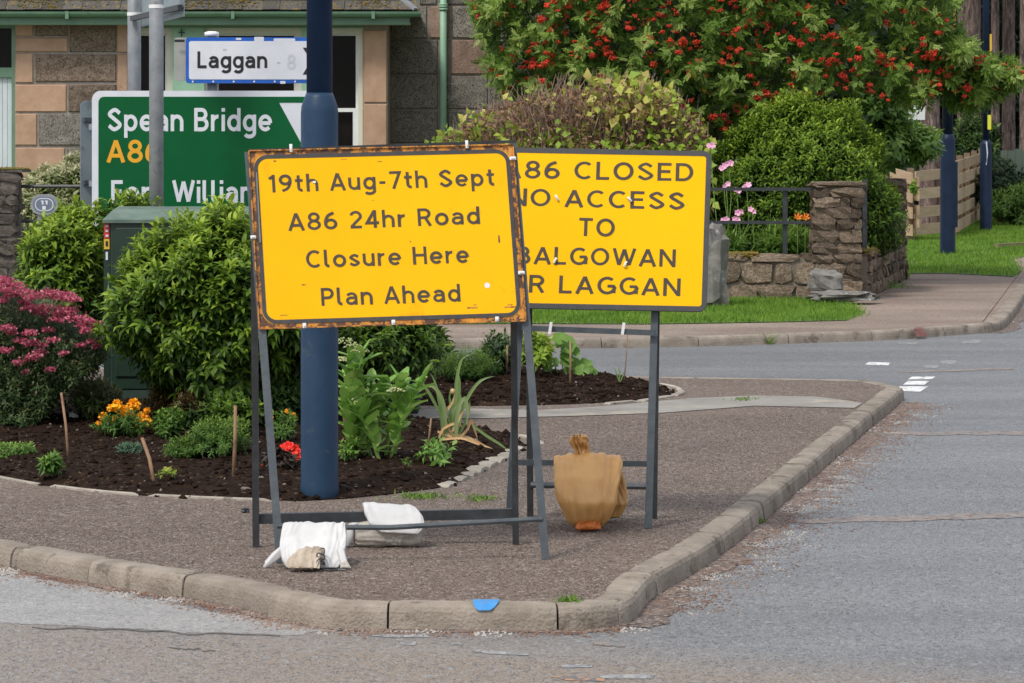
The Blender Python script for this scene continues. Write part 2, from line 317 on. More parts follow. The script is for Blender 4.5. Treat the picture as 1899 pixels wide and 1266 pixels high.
M['sedumhead'] = mat('sedum_flower', (.36, .42, .16), (.48, .52, .26), 60, .7, .8, 150)
M['straw'] = mat('withered_leaf', (.42, .24, .10), (.58, .40, .20), 8, .7)

# ---------------------------------------------------------------- leaf machinery
T_LEAF = (np.array([[0, 0, 0], [.40, .5, .06], [.48, 0, .02], [.40, -.5, .06], [1, 0, -.24]]), np.array([[0, 2, 1], [2, 4, 1], [0, 3, 2], [2, 3, 4]]))
T_FINE = (np.array([[0, 0, 0], [.25, .40, .09], [.28, 0, .04], [.25, -.40, .09], [.62, .42, .08], [.65, 0, .03], [.62, -.42, .08], [1, 0, -.22]]),
          np.array([[0, 2, 1], [0, 3, 2], [1, 2, 5], [1, 5, 4], [2, 3, 6], [2, 6, 5], [4, 5, 7], [5, 6, 7]]))
T_BLADE = (np.array([[0, .5, 0], [0, -.5, 0], [.55, .35, -.04], [.55, -.35, -.04], [1, 0, -.18]]), np.array([[0, 1, 2], [1, 3, 2], [2, 3, 4]]))
def _comp(n=5):
    V = []; Fc = []
    def lf(x, y, dx, dy, L, Wd):
        k = len(V); p = np.array([x, y, 0.]); d = np.array([dx, dy, 0.]); d /= np.linalg.norm(d); s = np.array([-d[1], d[0], 0])
        V.extend([p, p + d * L * .5 + s * Wd / 2 + [0, 0, .03], p + d * L - [0, 0, .06], p + d * L * .5 - s * Wd / 2 + [0, 0, .03]]); Fc.extend([[k, k + 2, k + 1], [k, k + 3, k + 2]])
    for i in range(n):
        x = .15 + i * .15
        lf(x, 0, .5, 1, .46, .25); lf(x, 0, .5, -1, .46, .25)
    lf(.72, 0, 1, 0, .45, .26)
    return np.array(V), np.array(Fc)
T_ROWAN = _comp(4)
def nrm(a): return a / np.maximum(np.linalg.norm(a, axis=-1, keepdims=True), 1e-9)
def leaf_mesh(P, D, U, L, Wd, rnd, tmpl=T_LEAF):
    """P base, D direction, U rough up, L length, Wd width -> V, F, attr"""
    tv, tf = tmpl; n = len(P); D = nrm(D); S = nrm(np.cross(U, D)); Un = np.cross(D, S)
    V = P[:, None, :] + D[:, None, :] * (tv[None, :, 0, None] * L[:, None, None]) + S[:, None, :] * (tv[None, :, 1, None] * Wd[:, None, None]) + Un[:, None, :] * (tv[None, :, 2, None] * L[:, None, None])
    Fc = tf[None] + (np.arange(n) * len(tv))[:, None, None]
    return V.reshape(-1, 3), Fc.reshape(-1, 3), np.repeat(rnd, len(tv))
def sprigs(rng, P, A, n, slen, L, wr, tip=.5, spread=(25, 80), rbase=None, jit=.3, droop=.2, size=None):
    """whorls of n leaves round short shoots: P shoot starts, A shoot directions"""
    m = len(P); A = nrm(A)
    ref = np.where(np.abs(A[:, 2:3]) > .9, np.array([[1., 0, 0]]), np.array([[0, 0, 1.]]))
    X = nrm(np.cross(A, ref)); Yv = np.cross(A, X)
    i = np.arange(n); t = (i + .5) / n
    ang = i[None] * 2.3999 + rng.uniform(0, 6.28, (m, 1)); t = np.clip(t[None] + rng.normal(0, .05, (m, n)), 0, 1)
    ph = np.radians(spread[1] + (spread[0] - spread[1]) * t) + rng.normal(0, .18, (m, n))
    rad = X[:, None] * np.cos(ang)[..., None] + Yv[:, None] * np.sin(ang)[..., None]
    D = A[:, None] * np.cos(ph)[..., None] + rad * np.sin(ph)[..., None]; D[..., 2] -= droop
    s0 = np.ones(m) if size is None else size
    B = P[:, None] + A[:, None] * (t * slen * s0[:, None])[..., None]
    LL = L * s0[:, None] * (1.05 - .35 * t) * rng.uniform(1 - jit, 1 + jit, (m, n))
    rb = np.zeros(m) if rbase is None else rbase
    rn = np.clip(rb[:, None] + tip * (t ** 1.5) + rng.normal(0, .10, (m, n)), 0, 1)
    U = np.broadcast_to(A[:, None] + np.array([0, 0, .6]), D.shape)
    return B.reshape(-1, 3), nrm(D.reshape(-1, 3)), U.reshape(-1, 3).copy(), LL.ravel(), (LL * wr).ravel(), rn.ravel()
def lump(D, ph, a=.16):
    return 1 + a * (np.sin(D[:, 0] * 4.1 + ph) * np.cos(D[:, 2] * 3.7 + ph * 2) + .7 * np.sin(D[:, 1] * 6.3 + D[:, 2] * 5.1 + ph * 3) + .5 * np.sin(D[:, 0] * 9.7 - D[:, 2] * 8.3 + ph))
def shell(rng, n, c, rad, ph=0., a=.16, inner=.55, zmin=-.6):
    D = nrm(rng.normal(size=(n * 3, 3))); D = D[D[:, 2] > zmin][:n]
    r = inner + (1 - inner) * rng.uniform(0, 1, len(D)) ** .45
    P = np.array(c) + D * np.array(rad) * (r * lump(D, ph, a))[:, None]
    N = nrm(D / np.array(rad))
    return P, N, r
def branches(c0, tips, r0=.02, r1=.004, n=5, rng=None, sag=.1):
    mb = MB()
    for t in tips:
        a = Vector(c0); b = Vector(t); pts = []
        for i in range(5):
            k = i / 4; p = a.lerp(b, k); p.z += sag * math.sin(k * math.pi) * (b - a).length
            if 0 < i < 4: p += Vector(rng.normal(0, .03, 3)) * (b - a).length
            pts.append(p)
        mb.tube(pts, [r0 + (r1 - r0) * i / 4 for i in range(5)], n, False)
    return mb
def bush(name, label, cat, c, rad, ns, n, slen, L, wr, m, seed=1, tip=.45, a=.16, up=.7, base_z=0., group=None, hb=.35, inner=.55, zmin=-.6, droop=.2, stems=9, stem_r=.012, core=True, spread=(25, 80), tmpl=T_LEAF, zfloor=.02, lname='foliage'):
    rng = np.random.default_rng(seed); c = Vector(c)
    t = thing(name, label, cat, (c.x, c.y, base_z), group)
    P, N, r = shell(rng, ns, c, rad, seed * 1.3, a, inner, zmin)
    A = N + np.array([0, 0, up]) + rng.normal(0, .25, N.shape)
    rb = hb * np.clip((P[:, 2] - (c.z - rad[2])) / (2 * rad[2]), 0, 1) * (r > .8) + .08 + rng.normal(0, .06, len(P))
    sz = rng.uniform(.75, 1.2, len(P))
    l = sprigs(rng, P, A, n, slen, L, wr, tip, spread, rb, droop=droop, size=sz)
    V, Fc, at = leaf_mesh(*l, tmpl=tmpl)
    if core:      # older leaves inside, so the crown is not see-through
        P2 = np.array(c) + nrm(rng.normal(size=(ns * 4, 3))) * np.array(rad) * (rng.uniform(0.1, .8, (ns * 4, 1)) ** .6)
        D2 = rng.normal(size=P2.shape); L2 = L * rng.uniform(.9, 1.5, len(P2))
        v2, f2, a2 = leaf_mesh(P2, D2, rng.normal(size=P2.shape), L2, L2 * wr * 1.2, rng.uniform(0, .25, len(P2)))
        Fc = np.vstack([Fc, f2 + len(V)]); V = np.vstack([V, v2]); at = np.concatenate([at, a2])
    V[:, 2] = np.maximum(V[:, 2], zfloor + base_z)
    o = obj(lname, V, Fc, m, t, False, at); o['kind'] = 'stuff'
    if stems:
        idx = rng.choice(len(P), min(stems * 4, len(P)), replace=False)
        mb = branches((c.x, c.y, base_z), [Vector(P[i]) for i in idx], stem_r, stem_r * .3, 5, rng, .05)
        s = mb.out('stem', M['stem_brown'], t)
    return t

# ---------------------------------------------------------------- stroke lettering
def arc(cx, cy, rx, ry, a0, a1, n=14):
    return [(cx + rx * math.cos(R(a0 + (a1 - a0) * i / n)), cy + ry * math.sin(R(a0 + (a1 - a0) * i / n))) for i in range(n + 1)]
def cat(pts, n=6):
    P = [pts[0]] + pts + [pts[-1]]; out = []
    for i in range(1, len(P) - 2):
        p0, p1, p2, p3 = P[i - 1:i + 3]
        for k in range(n):
            t = k / n
            out.append(tuple(.5 * (2 * p1[j] + (p2[j] - p0[j]) * t + (2 * p0[j] - 5 * p1[j] + 4 * p2[j] - p3[j]) * t * t + (3 * p1[j] - p0[j] - 3 * p2[j] + p3[j]) * t ** 3) for j in (0, 1)))
    out.append(P[-2]); return out
_six = cat([(.11, .42), (.13, .75), (.33, 1.12), (.70, 1.30)])
GL = {
 'o': (.95, [arc(.475, .5, .365, .39, 0, 360, 28)]),
 'n': (.86, [[(.11, 0), (.11, 1)], arc(.43, .56, .32, .33, 180, 0) + [(.75, 0)]]),
 'h': (.86, [[(.11, 0), (.11, 1.4)], arc(.43, .56, .32, .33, 180, 0) + [(.75, 0)]]),
 'm': (1.3, [[(.11, 0), (.11, 1)], arc(.38, .6, .27, .29, 180, 0) + [(.65, 0)], arc(.92, .6, .27, .29, 180, 0) + [(1.19, 0)]]),
 'u': (.86, [[(.75, 1), (.75, 0)], [(.11, 1)] + arc(.43, .44, .32, .33, 180, 360)]),
 'r': (.56, [[(.11, 0), (.11, 1)], arc(.45, .52, .34, .36, 180, 80)]),
 't': (.62, [[(.27, 1.3)] + arc(.50, .34, .23, .23, 180, 280), [(.03, .89), (.58, .89)]]),
 'l': (.42, [[(.11, 1.4)] + arc(.34, .34, .23, .23, 180, 275)]),
 'i': (.22, [[(.11, 0), (.11, 1)], [(.11, 1.18), (.11, 1.4)]]),
 'd': (.90, [[(.79, 0), (.79, 1.4)], arc(.45, .5, .34, .39, 0, 360, 28)]),
 'p': (.90, [[(.11, -.4), (.11, 1)], arc(.45, .5, .34, .39, 0, 360, 28)]),
 'g': (.90, [[(.79, 1)] + arc(.45, -.08, .34, .24, 0, -150), arc(.45, .5, .34, .39, 0, 360, 28)]),
 'e': (.93, [[(.11, .49), (.82, .49)], arc(.465, .5, .355, .39, -2, 318, 26)]),
 'a': (.86, [arc(.42, .62, .31, .27, 155, 0) + [(.73, 0)], [(.73, .56), (.38, .56)] + arc(.36, .335, .25, .225, 90, 270) + [(.5, .12), (.73, .3)]]),
 's': (.78, [cat([(.67, .76), (.40, .89), (.13, .71), (.40, .50), (.67, .29), (.38, .11), (.08, .26)])]),
 'c': (.80, [arc(.475, .5, .365, .39, 50, 310, 24)]),
 'S': (.98, [cat([(.84, 1.08), (.50, 1.29), (.14, 1.03), (.49, .72), (.86, .38), (.48, .11), (.10, .34)])]),
 'C': (1.08, [arc(.60, .7, .49, .59, 48, 312, 26)]),
 'G': (1.14, [arc(.60, .7, .49, .59, 50, 350, 26), [(.62, .66), (1.08, .66)], [(1.03, .66), (1.03, .1)]]),
 'O': (1.20, [arc(.60, .7, .49, .59, 0, 360, 32)]),
 'A': (1.10, [[(.08, 0), (.55, 1.36)], [(.55, 1.36), (1.02, 0)], [(.24, .42), (.86, .42)]]),
 'H': (1.02, [[(.11, 0), (.11, 1.4)], [(.91, 0), (.91, 1.4)], [(.11, .73), (.91, .73)]]),
 'P': (.92, [[(.11, 0), (.11, 1.4)], [(.11, 1.29)] + arc(.48, .955, .33, .335, 90, -90) + [(.11, .62)]]),
 'R': (.98, [[(.11, 0), (.11, 1.4)], [(.11, 1.29)] + arc(.48, .975, .33, .315, 90, -90) + [(.11, .66)], [(.52, .66), (.86, 0)]]),
 'B': (.98, [[(.11, 0), (.11, 1.4)], [(.11, 1.29)] + arc(.50, 1.01, .28, .28, 90, -90) + [(.11, .73)], [(.3, .73)] + arc(.53, .42, .33, .31, 90, -90) + [(.11, .11)]]),
 'D': (1.06, [[(.11, 0), (.11, 1.4)], [(.11, 1.29)] + arc(.46, .7, .48, .59, 90, -90, 20) + [(.11, .11)]]),
 'E': (.86, [[(.11, 0), (.11, 1.4)], [(.11, 1.29), (.82, 1.29)], [(.11, .73), (.76, .73)], [(.11, .11), (.84, .11)]]),
 'F': (.80, [[(.11, 0), (.11, 1.4)], [(.11, 1.29), (.78, 1.29)], [(.11, .72), (.70, .72)]]),
 'L': (.80, [[(.11, 1.4), (.11, 0)], [(.11, .11), (.78, .11)]]),
 'N': (1.06, [[(.11, 0), (.11, 1.4)], [(.13, 1.34), (.93, .06)], [(.95, 0), (.95, 1.4)]]),
 'T': (.92, [[(.46, 0), (.46, 1.4)], [(.02, 1.29), (.90, 1.29)]]),
 'W': (1.50, [[(.08, 1.4), (.42, .08)], [(.42, .08), (.75, 1.32)], [(.75, 1.32), (1.08, .08)], [(1.08, .08), (1.42, 1.4)]]),
 '1': (.55, [[(.38, 0), (.38, 1.4)], [(.06, 1.08), (.36, 1.27)]]),
 '2': (.90, [arc(.45, .95, .33, .34, 165, -20) + [(.12, .14)], [(.06, .11), (.84, .11)]]),
 '4': (.95, [[(.66, 0), (.66, 1.4)], [(.62, 1.32), (.10, .40), (.93, .40)]]),
 '6': (.92, [arc(.46, .43, .35, .32, 0, 360, 24), _six]),
 '7': (.86, [[(.04, 1.29), (.78, 1.29), (.30, 0)]]),
 '8': (.94, [arc(.47, .40, .36, .30, 0, 360, 24), arc(.47, 1.01, .30, .28, 0, 360, 24)]),
 '9': (.92, [arc(.46, .97, .35, .32, 0, 360, 24), [(.92 - x, 1.4 - y) for x, y in _six]]),
 '-': (.55, [[(.06, .52), (.49, .52)]]), ' ': (.42, []), '(': (.4, []), }
def lettering(name, text, O, EX, EY, NRM, x0, x1, yb, cap, mat_, parent, w=.22, gap=.17, lift=.0015, pop=.0005):
    """stroke text on the plane O + u EX + v EY, spanning u x0..x1, baseline v yb, cap height cap (all metres along unit vectors)"""
    tot = sum(GL[c][0] + gap for c in text) - gap; sx = (x1 - x0) / tot; sy = cap / 1.4; h = w / 2
    V = []; Fc = []; k = 0; pen = 0
    for ch in text + ' ':
        if ch == ' ' and V: obj(name, V, Fc, mat_, parent); V = []; Fc = []
        wd, st = GL[ch]
        for pts in st:
            k += 1; closed = math.dist(pts[0], pts[-1]) < 1e-4; n = len(pts); b0 = len(V)
            for i, p in enumerate(pts):
                a = pts[i - 1] if i else (pts[-2] if closed else p); b = pts[i + 1] if i < n - 1 else (pts[1] if closed else p)
                d1 = Vector((p[0] - a[0], p[1] - a[1])); d2 = Vector((b[0] - p[0], b[1] - p[1]))
                if d1.length < 1e-6: d1 = d2
                if d2.length < 1e-6: d2 = d1
                d1.normalize(); d2.normalize(); t = (d1 + d2).normalized(); nn = Vector((-t.y, t.x)); mit = h / max(.5, nn.dot(Vector((-d1.y, d1.x))))
                for s in (1, -1):
                    q = (p[0] + nn.x * mit * s, p[1] + nn.y * mit * s)
                    V.append(O + EX * (x0 + (pen + q[0]) * sx) + EY * (yb + q[1] * sy) + NRM * (lift + pop * (k % 4)))
            for i in range(n - 1):
                j = b0 + 2 * i; Fc.append((j, j + 1, j + 3, j + 2))
        pen += wd + gap
def plate(name, O, EX, EY, NR, x0, x1, y0, y1, r, z0, z1, mat_, parent, seg=6, outline=None):
    """rounded plate between heights z0..z1 along NR"""
    pts = outline or []
    if not outline:
        for cx, cy, a in ((x1 - r, y1 - r, 0), (x0 + r, y1 - r, 90), (x0 + r, y0 + r, 180), (x1 - r, y0 + r, 270)):
            pts += [(cx + r * math.cos(R(a + 90 * i / seg)), cy + r * math.sin(R(a + 90 * i / seg))) for i in range(seg + 1)]
    n = len(pts); V = [O + EX * p[0] + EY * p[1] + NR * z for z in (z0, z1) for p in pts]
    Fc = [tuple(range(n, 2 * n)), tuple(range(n - 1, -1, -1))] + [(i, (i + 1) % n, n + (i + 1) % n, n + i) for i in range(n)]
    return obj(name, V, Fc, mat_, parent)
def ring(name, O, EX, EY, NR, x0, x1, y0, y1, r, wd, z0, z1, mat_, parent, seg=8):
    def loop(d):
        pts = []; rr = max(r - d, .001)
        for cx, cy, a in ((x1 - r, y1 - r, 0), (x0 + r, y1 - r, 90), (x0 + r, y0 + r, 180), (x1 - r, y0 + r, 270)):
            pts += [(cx + rr * math.cos(R(a + 90 * i / seg)), cy + rr * math.sin(R(a + 90 * i / seg))) for i in range(seg + 1)]
        return pts
    A, B = loop(0), loop(wd); n = len(A)
    V = [O + EX * p[0] + EY * p[1] + NR * z for z in (z0, z1) for lp in (A, B) for p in lp]
    Fc = []
    for i in range(n):
        j = (i + 1) % n
        Fc += [(2 * n + i, 2 * n + j, 3 * n + j, 3 * n + i), (i, j, 2 * n + j, 2 * n + i), (n + j, n + i, 3 * n + i, 3 * n + j), (j, i, n + i, n + j)]
    return obj(name, V, Fc, mat_, parent)
def inpoly(P, poly):
    x, y = P[:, 0], P[:, 1]; r = np.zeros(len(P), bool); n = len(poly)
    for i in range(n):
        x1, y1 = poly[i][:2]; x2, y2 = poly[(i + 1) % n][:2]
        c = ((y1 > y) != (y2 > y)) & (x < (x2 - x1) * (y - y1) / (y2 - y1 + 1e-12) + x1); r ^= c
    return r
def scatter(rng, poly, n):
    p = np.array([q[:2] for q in poly]); lo, hi = p.min(0), p.max(0); out = np.zeros((0, 2))
    while len(out) < n:
        c = rng.uniform(lo, hi, (n * 2, 2)); out = np.vstack([out, c[inpoly(c, p)]])
    return out[:n]
def edist(P, poly):
    d = np.full(len(P), 1e9); n = len(poly)
    for i in range(n):
        a = np.array(poly[i][:2]); b = np.array(poly[(i + 1) % n][:2]); ab = b - a
        t = np.clip(((P - a) @ ab) / max(ab @ ab, 1e-9), 0, 1); d = np.minimum(d, np.linalg.norm(P - (a + t[:, None] * ab), axis=1))
    return d
def flat(name, poly, z, mat_, kind='structure', parent=None):
    o = obj(name, [Vector((p[0], p[1], z)) for p in poly], [tuple(range(len(poly)))], mat_, parent)
    if parent is None and kind: o['kind'] = kind
    return o
_O = np.array([[1, 0, 0], [0, 1, 0], [-1, 0, 0], [0, -1, 0], [0, 0, 1], [0, 0, -1.]]); _OF = np.array([[0, 1, 4], [1, 2, 4], [2, 3, 4], [3, 0, 4], [1, 0, 5], [2, 1, 5], [3, 2, 5], [0, 3, 5]])
def rocks(rng, P, S):
    n = len(P); V = _O[None] * rng.uniform(.6, 1.2, (n, 6, 1)) * S[:, None, None] * rng.uniform(.7, 1.2, (n, 1, 3)) * np.array([1, 1, .7]) + rng.normal(0, .12, (n, 6, 3)) * S[:, None, None]
    return (V + P[:, None]).reshape(-1, 3), (_OF[None] + (np.arange(n) * 6)[:, None, None]).reshape(-1, 3)
def blades(rng, P, h, w, lean=.35, rn=None):
    n = len(P); D = nrm(np.column_stack([rng.normal(0, lean, n), rng.normal(0, lean, n), np.ones(n)])); H = h * rng.uniform(.5, 1.3, n)
    U = np.column_stack([rng.normal(0, 1, n), rng.normal(0, 1, n), np.zeros(n)])
    return leaf_mesh(P, D, U, H, np.full(n, w), rng.uniform(0, 1, n) if rn is None else rn, T_BLADE)

# ================================================================ THE GROUND
rng = np.random.default_rng(11); random.seed(5)
def dens(pts, step=.1, smooth=True):
    if smooth and len(pts) > 2:
        P = [pts[0]] + list(pts) + [pts[-1]]; out = []
        for i in range(1, len(P) - 2):
            p0, p1, p2, p3 = P[i - 1:i + 3]; n = max(2, int((p2 - p1).length / step))
            for k in range(n):
                t = k / n; out.append(.5 * (2 * p1 + (p2 - p0) * t + (2 * p0 - 5 * p1 + 4 * p2 - p3) * t * t + (3 * p1 - p0 - 3 * p2 + p3) * t ** 3))
        out.append(P[-2]); return out
    out = []
    for a, b in zip(pts[:-1], pts[1:]):
        n = max(1, int((b - a).length / step)); out += [a.lerp(b, k / n) for k in range(n)]
    return out + [pts[-1]]
def off(pts, d):
    o = []
    for i, p in enumerate(pts):
        t = (pts[min(i + 1, len(pts) - 1)] - pts[max(i - 1, 0)]).normalized(); o.append(p + Vector((-t.y, t.x, 0)) * d)
    return o
sheet = obj('ground', [(-700, -300, -.3), (700, -300, -.3), (700, 900, -.3), (-700, 900, -.3)], [(0, 1, 2, 3)], mat('meadow', (.04, .08, .015), (.07, .12, .03), .4, .95)); sheet['kind'] = 'structure'
_xs = np.arange(-40, 40.1, .5); _ys = np.arange(-12, 95, .5)
road = obj('road', [(-45, -12, -.085), (45, -12, -.085), (45, 95, -.085), (-45, 95, -.085)], [(0, 1, 2, 3)], M['road']); road['kind'] = 'structure'

front = [G(*p) for p in ((-260, 965), (-120, 988), (0, 1010), (202, 1046), (313, 1062), (431, 1081), (539, 1107), (593, 1117), (640, 1121), (735, 1122), (860, 1123), (1040, 1124), (1110, 1121), (1150, 1116))]
side = [G(*p) for p in ((1185, 1096), (1214, 1064), (1305, 1012), (1358, 975), (1420, 926), (1480, 877), (1541, 826), (1606, 773), (1652, 737), (1668, 722))]
back = [G(*p) for p in ((1672, 716), (1655, 712), (1625, 706), (1580, 703), (1417, 700), (1200, 697), (900, 690), (500, 684), (100, 680), (-260, 678))]
front_d = dens(front, .06); side_d = dens(side, .06); back_d = dens(back, .12)
corner_n = dens([front[-1], G(1170, 1109), side[0]], .05); corner_f = dens([side[-1], G(1676, 718), back[0]], .05)
outline = [(p.x, p.y) for p in off(front_d, .06) + off(side_d, .06) + off(back_d, .06)]
pave = flat('pavement', outline, -.003, M['pavement'])
def kerb(pts, parent, lens, mats=None, w=.125, drop=.2, zt=0.0, seed=1, name='kerbstone', face_m=None):
    rg = random.Random(seed); L = [0]
    for a, b in zip(pts[:-1], pts[1:]): L.append(L[-1] + (b - a).length)
    inn = off(pts, w)
    def at(s, arr):
        for i in range(len(L) - 1):
            if s <= L[i + 1] + 1e-9:
                k = (s - L[i]) / max(L[i + 1] - L[i], 1e-9); return arr[i].lerp(arr[i + 1], k)
        return arr[-1]
    s = 0; out = []
    while s < L[-1] - .05:
        ln = rg.choice(lens) * rg.uniform(.93, 1.05); e = min(s + ln, L[-1])
        if L[-1] - e < .2: e = L[-1]
        n = max(3, int((e - s) / .06)); dz = rg.uniform(-.002, .002); dd = rg.uniform(-.0025, .0025); V = []
        for i in range(n + 1):
            q = s + .004 + (e - s - .008) * i / n
            o_, i_ = at(q, pts), at(q, inn); d = (i_ - o_).normalized(); ed = .006 if i in (0, n) else 0
            wob = .0035 * mnoise.noise(Vector((q * 7, seed, 0))); chip = .006 * max(0, mnoise.noise(Vector((q * 16, seed * 3.1, 4)))) 
            for a, z in ((-.010, -drop), (-.004 + ed, -.05), (0 + ed + chip * .3, -.024 - chip), (.008 + ed + chip, -.008 - chip * .6), (.024 + chip, -.001), (w * .55, 0.003), (w - .01, 0), (w, -.006), (w, -.06)):
                V.append(o_ + d * (a + dd + wob) + Vector((0, 0, z + zt + dz - ed * .5)))
        k = 9; Fc = [(i * k + j, (i + 1) * k + j, (i + 1) * k + j + 1, i * k + j + 1) for i in range(n) for j in range(k - 1)]
        Fc += [tuple(range(k)), tuple(n * k + j for j in range(k - 1, -1, -1))]
        o = obj(name, V, Fc, M['kerb'], parent, False); out.append(o); s = e
    return out
kerb(front_d, pave, [.60, .58, .64], seed=3); kerb(corner_n, pave, [9], seed=4); kerb(side_d, pave, [.62, .6, .5, .9], seed=5); kerb(corner_f, pave, [9], seed=6); kerb(back_d, pave, [.9], seed=7, drop=.1)
# paint on the front kerb
def kerbpaint(name, px0, px1, m_, label, catg, ytop=1121):
    a, b = G(px0, ytop), G(px1, ytop); V = []; 
    prof = [(.10, .0055), (.06, .0055), (.024, .0045), (.005, -.007), (-.003, -.013), (-.005, -.018)]
    n = 8
    for j, (d, z) in enumerate(prof):
        sh = .0 if j < 3 else (j - 2) * .22
        for i in range(n + 1):
            t = (i / n) * (1 - sh) + sh * .42; p = a.lerp(b, t); V.append((p.x + .004 * math.sin(i * 5 + j), p.y + d - .004, z + .003))
    Fc = [(j * (n + 1) + i, j * (n + 1) + i + 1, (j + 1) * (n + 1) + i + 1, (j + 1) * (n + 1) + i) for j in range(len(prof) - 1) for i in range(n)]
    o = obj(name, V, Fc, m_, None, base=a); tag(o, label, catg); return o
kerbpaint('paint_mark', 876, 926, M['bluemark'], 'blue spray paint mark on the front kerb of the pavement', 'paint mark', 1123)

# far side of the side road: land, pavement and kerb
fark = [G(*p) for p in ((-900, 645), (400, 636), (860, 628), (1060, 627), (1280, 624), (1521, 617), (1661, 612), (1769, 604), (1831, 600))]
fark2 = [G(1831, 600), G(1858, 594), G(1880, 572), G(1899, 545), Vector((7.4, 43, 0)), Vector((9.6, 55, 0)), Vector((14.5, 80, 0))]
fd = dens(fark, .3); fd2 = dens(fark2, .12)
land = flat('far_pavement', [(p.x, p.y) for p in off(fd, .06) + off(fd2, .06)] + [(40, 200), (-60, 200), (-40, 60)], -.003, M['pavement_far'])
kerb(fd, land, [.92], seed=8, w=.13); kerb(fd2, land, [.5, .6], seed=9, w=.15)
rp = obj('red_paint_mark', [G(1694, 611) + Vector((0, -.004, .004)), G(1712, 610.5) + Vector((0, -.004, .004)), G(1711, 607.5) + Vector((0, 0, .008)), G(1699, 608) + Vector((0, 0, .008)), G(1700, 611) + Vector((.0, -.016, -.06)), G(1720, 610.5) + Vector((0, -.016, -.06))], [(0, 1, 2, 3), (4, 5, 1, 0)], M['redmark'], None, base=G(1700, 611)); tag(rp, 'faded red spray paint on the far kerb', 'paint mark')

def lawn(name, pts, z, n, h, seed, w=.006, label='short green grass'):
    rg = np.random.default_rng(seed); flat(name, pts, z, mat(name + '_soil', (.05, .10, .012), (.08, .16, .02), 6, .95))
    p = scatter(rg, pts, n); p = p + rg.normal(0, .055, p.shape) * (edist(p, pts) < .25)[:, None]; P = np.column_stack([p, np.full(len(p), z)])
    tuft = .5 + .5 * np.sin(p[:, 0] * 5.3 + np.sin(p[:, 1] * 3.1) * 2); V, Fc, at = blades(rg, P, h, w, .4, np.clip(.05 + .55 * rg.uniform(0, 1, n) + .25 * tuft + .3 * (np.sin(p[:, 0] * 1.7 + 2) * np.sin(p[:, 1] * 2.3) > .55) * rg.uniform(0, 1, n), 0, 1))
    o = obj('grass', V, Fc, GREEN['grass'], None, False, at); tag(o, label, 'grass', kind='stuff')
def GG(l): return [tuple(G(*p)[:2]) for p in l]
lawn('lawn', GG(((820, 601), (980, 600), (1200, 601), (1340, 599), (1450, 597), (1570, 594), (1598, 582), (1585, 566), (1520, 556), (1340, 552), (820, 552))), .004, 26000, .05, 21, .008, 'short bright grass in front of the low stone wall')
lawn('grass_verge', GG(((1672, 520), (1690, 507), (1760, 507), (1880, 513), (1893, 505), (1880, 480), (1960, 462), (1960, 380), (1780, 385), (1700, 420), (1660, 450))), .004, 42000, .06, 22, .014, 'bright green grass verge beside the timber fence')
lawn('garden_lawn', [(-12, 33.4), (3.6, 33.4), (4.4, 38), (4.2, 44), (-12, 44)], .004, 3000, .08, 23, .012, 'grass in the garden behind the wall')
bk = obj('timber_edging', *(lambda m: (m.v, m.f))(MB().bar(G(1848, 460) + Vector((0, 0, .02)), G(1990, 452) + Vector((0, 0, .02)), .08, .10)), M['timber_dark'], None, base=G(1850, 460)); tag(bk, 'low brown timber edging across the grass verge', 'edging')

# surface strips and road markings
def strip(name, pts, z, m_, kind='structure'):
    return flat(name, [tuple(G(x, y, z)[:2]) for x, y in pts], z, m_, kind)
strip('concrete_strip', ((700, 765), (830, 756), (1000, 760), (1130, 752), (1280, 738), (1400, 733), (1515, 735), (1555, 740), (1600, 747), (1585, 756), (1400, 752), (1230, 765), (1060, 771), (900, 775), (700, 776)), .001, M['path'])
wp = strip('white_line', ((1661, 724), (1669, 716), (1722, 716), (1707, 726)), -.0832, M['paint_mark'])
for q in (((1675, 713), (1684, 706), (1724, 706), (1715, 713)), ((1684, 703), (1692, 698), (1735, 698), (1728, 703)), ((1604, 676), (1612, 671), (1651, 672), (1648, 677)), ((1712, 682), (1717, 677), (1744, 677), (1738, 682)), ((1742, 673), (1748, 668), (1776, 668), (1770, 676)),
          ((1662, 637), (1666, 635), (1705, 635), (1700, 638)), ((1783, 637), (1790, 631), (1822, 630), (1815, 636)),
          ((681, 1178), (720, 1176), (790, 1177), (800, 1181), (740, 1182), (700, 1180)), ((741, 1190), (775, 1189), (770, 1196), (745, 1195)), ((836, 1191), (860, 1192), (858, 1195), (838, 1195)),
          ((870, 1207), (905, 1206), (984, 1211), (980, 1215), (910, 1212)), ((1041, 1233), (1060, 1231), (1102, 1232), (1098, 1237), (1045, 1238)), ((1109, 1253), (1130, 1250), (1217, 1250), (1210, 1258), (1120, 1258))):
    strip('white_line', q, -.0832, M['paint_mark'] if q[0][1] in (713, 703) or q[0][1] == 676 else M['paint_old'])
strip('orange_line', ((1024, 1254), (1060, 1253), (1126, 1259), (1120, 1263), (1050, 1261)), -.0832, M['orange_mark'])
def wavy(name, a, b, th, m_, n=40, seed=1, amp=2):
    rg = random.Random(seed); T = []; B = []
    for i in range(n + 1):
        t = i / n; x = a[0] + (b[0] - a[0]) * t; y = a[1] + (b[1] - a[1]) * t + amp * mnoise.noise(Vector((t * 7, seed, 0)))
        w_ = th * (.55 + .5 * min(1, t * 5)) * (1 + .3 * mnoise.noise(Vector((t * 30, seed, 2))))
        T.append((x, y - w_ / 2)); B.append((x, y + w_ / 2))
    V = [G(x, y, -.0828) for x, y in T] + [G(x, y, -.0828) for x, y in B]
    o = obj(name, V, [(n + 1 + i, n + 2 + i, i + 1, i) for i in range(n)], m_); o['kind'] = 'structure'
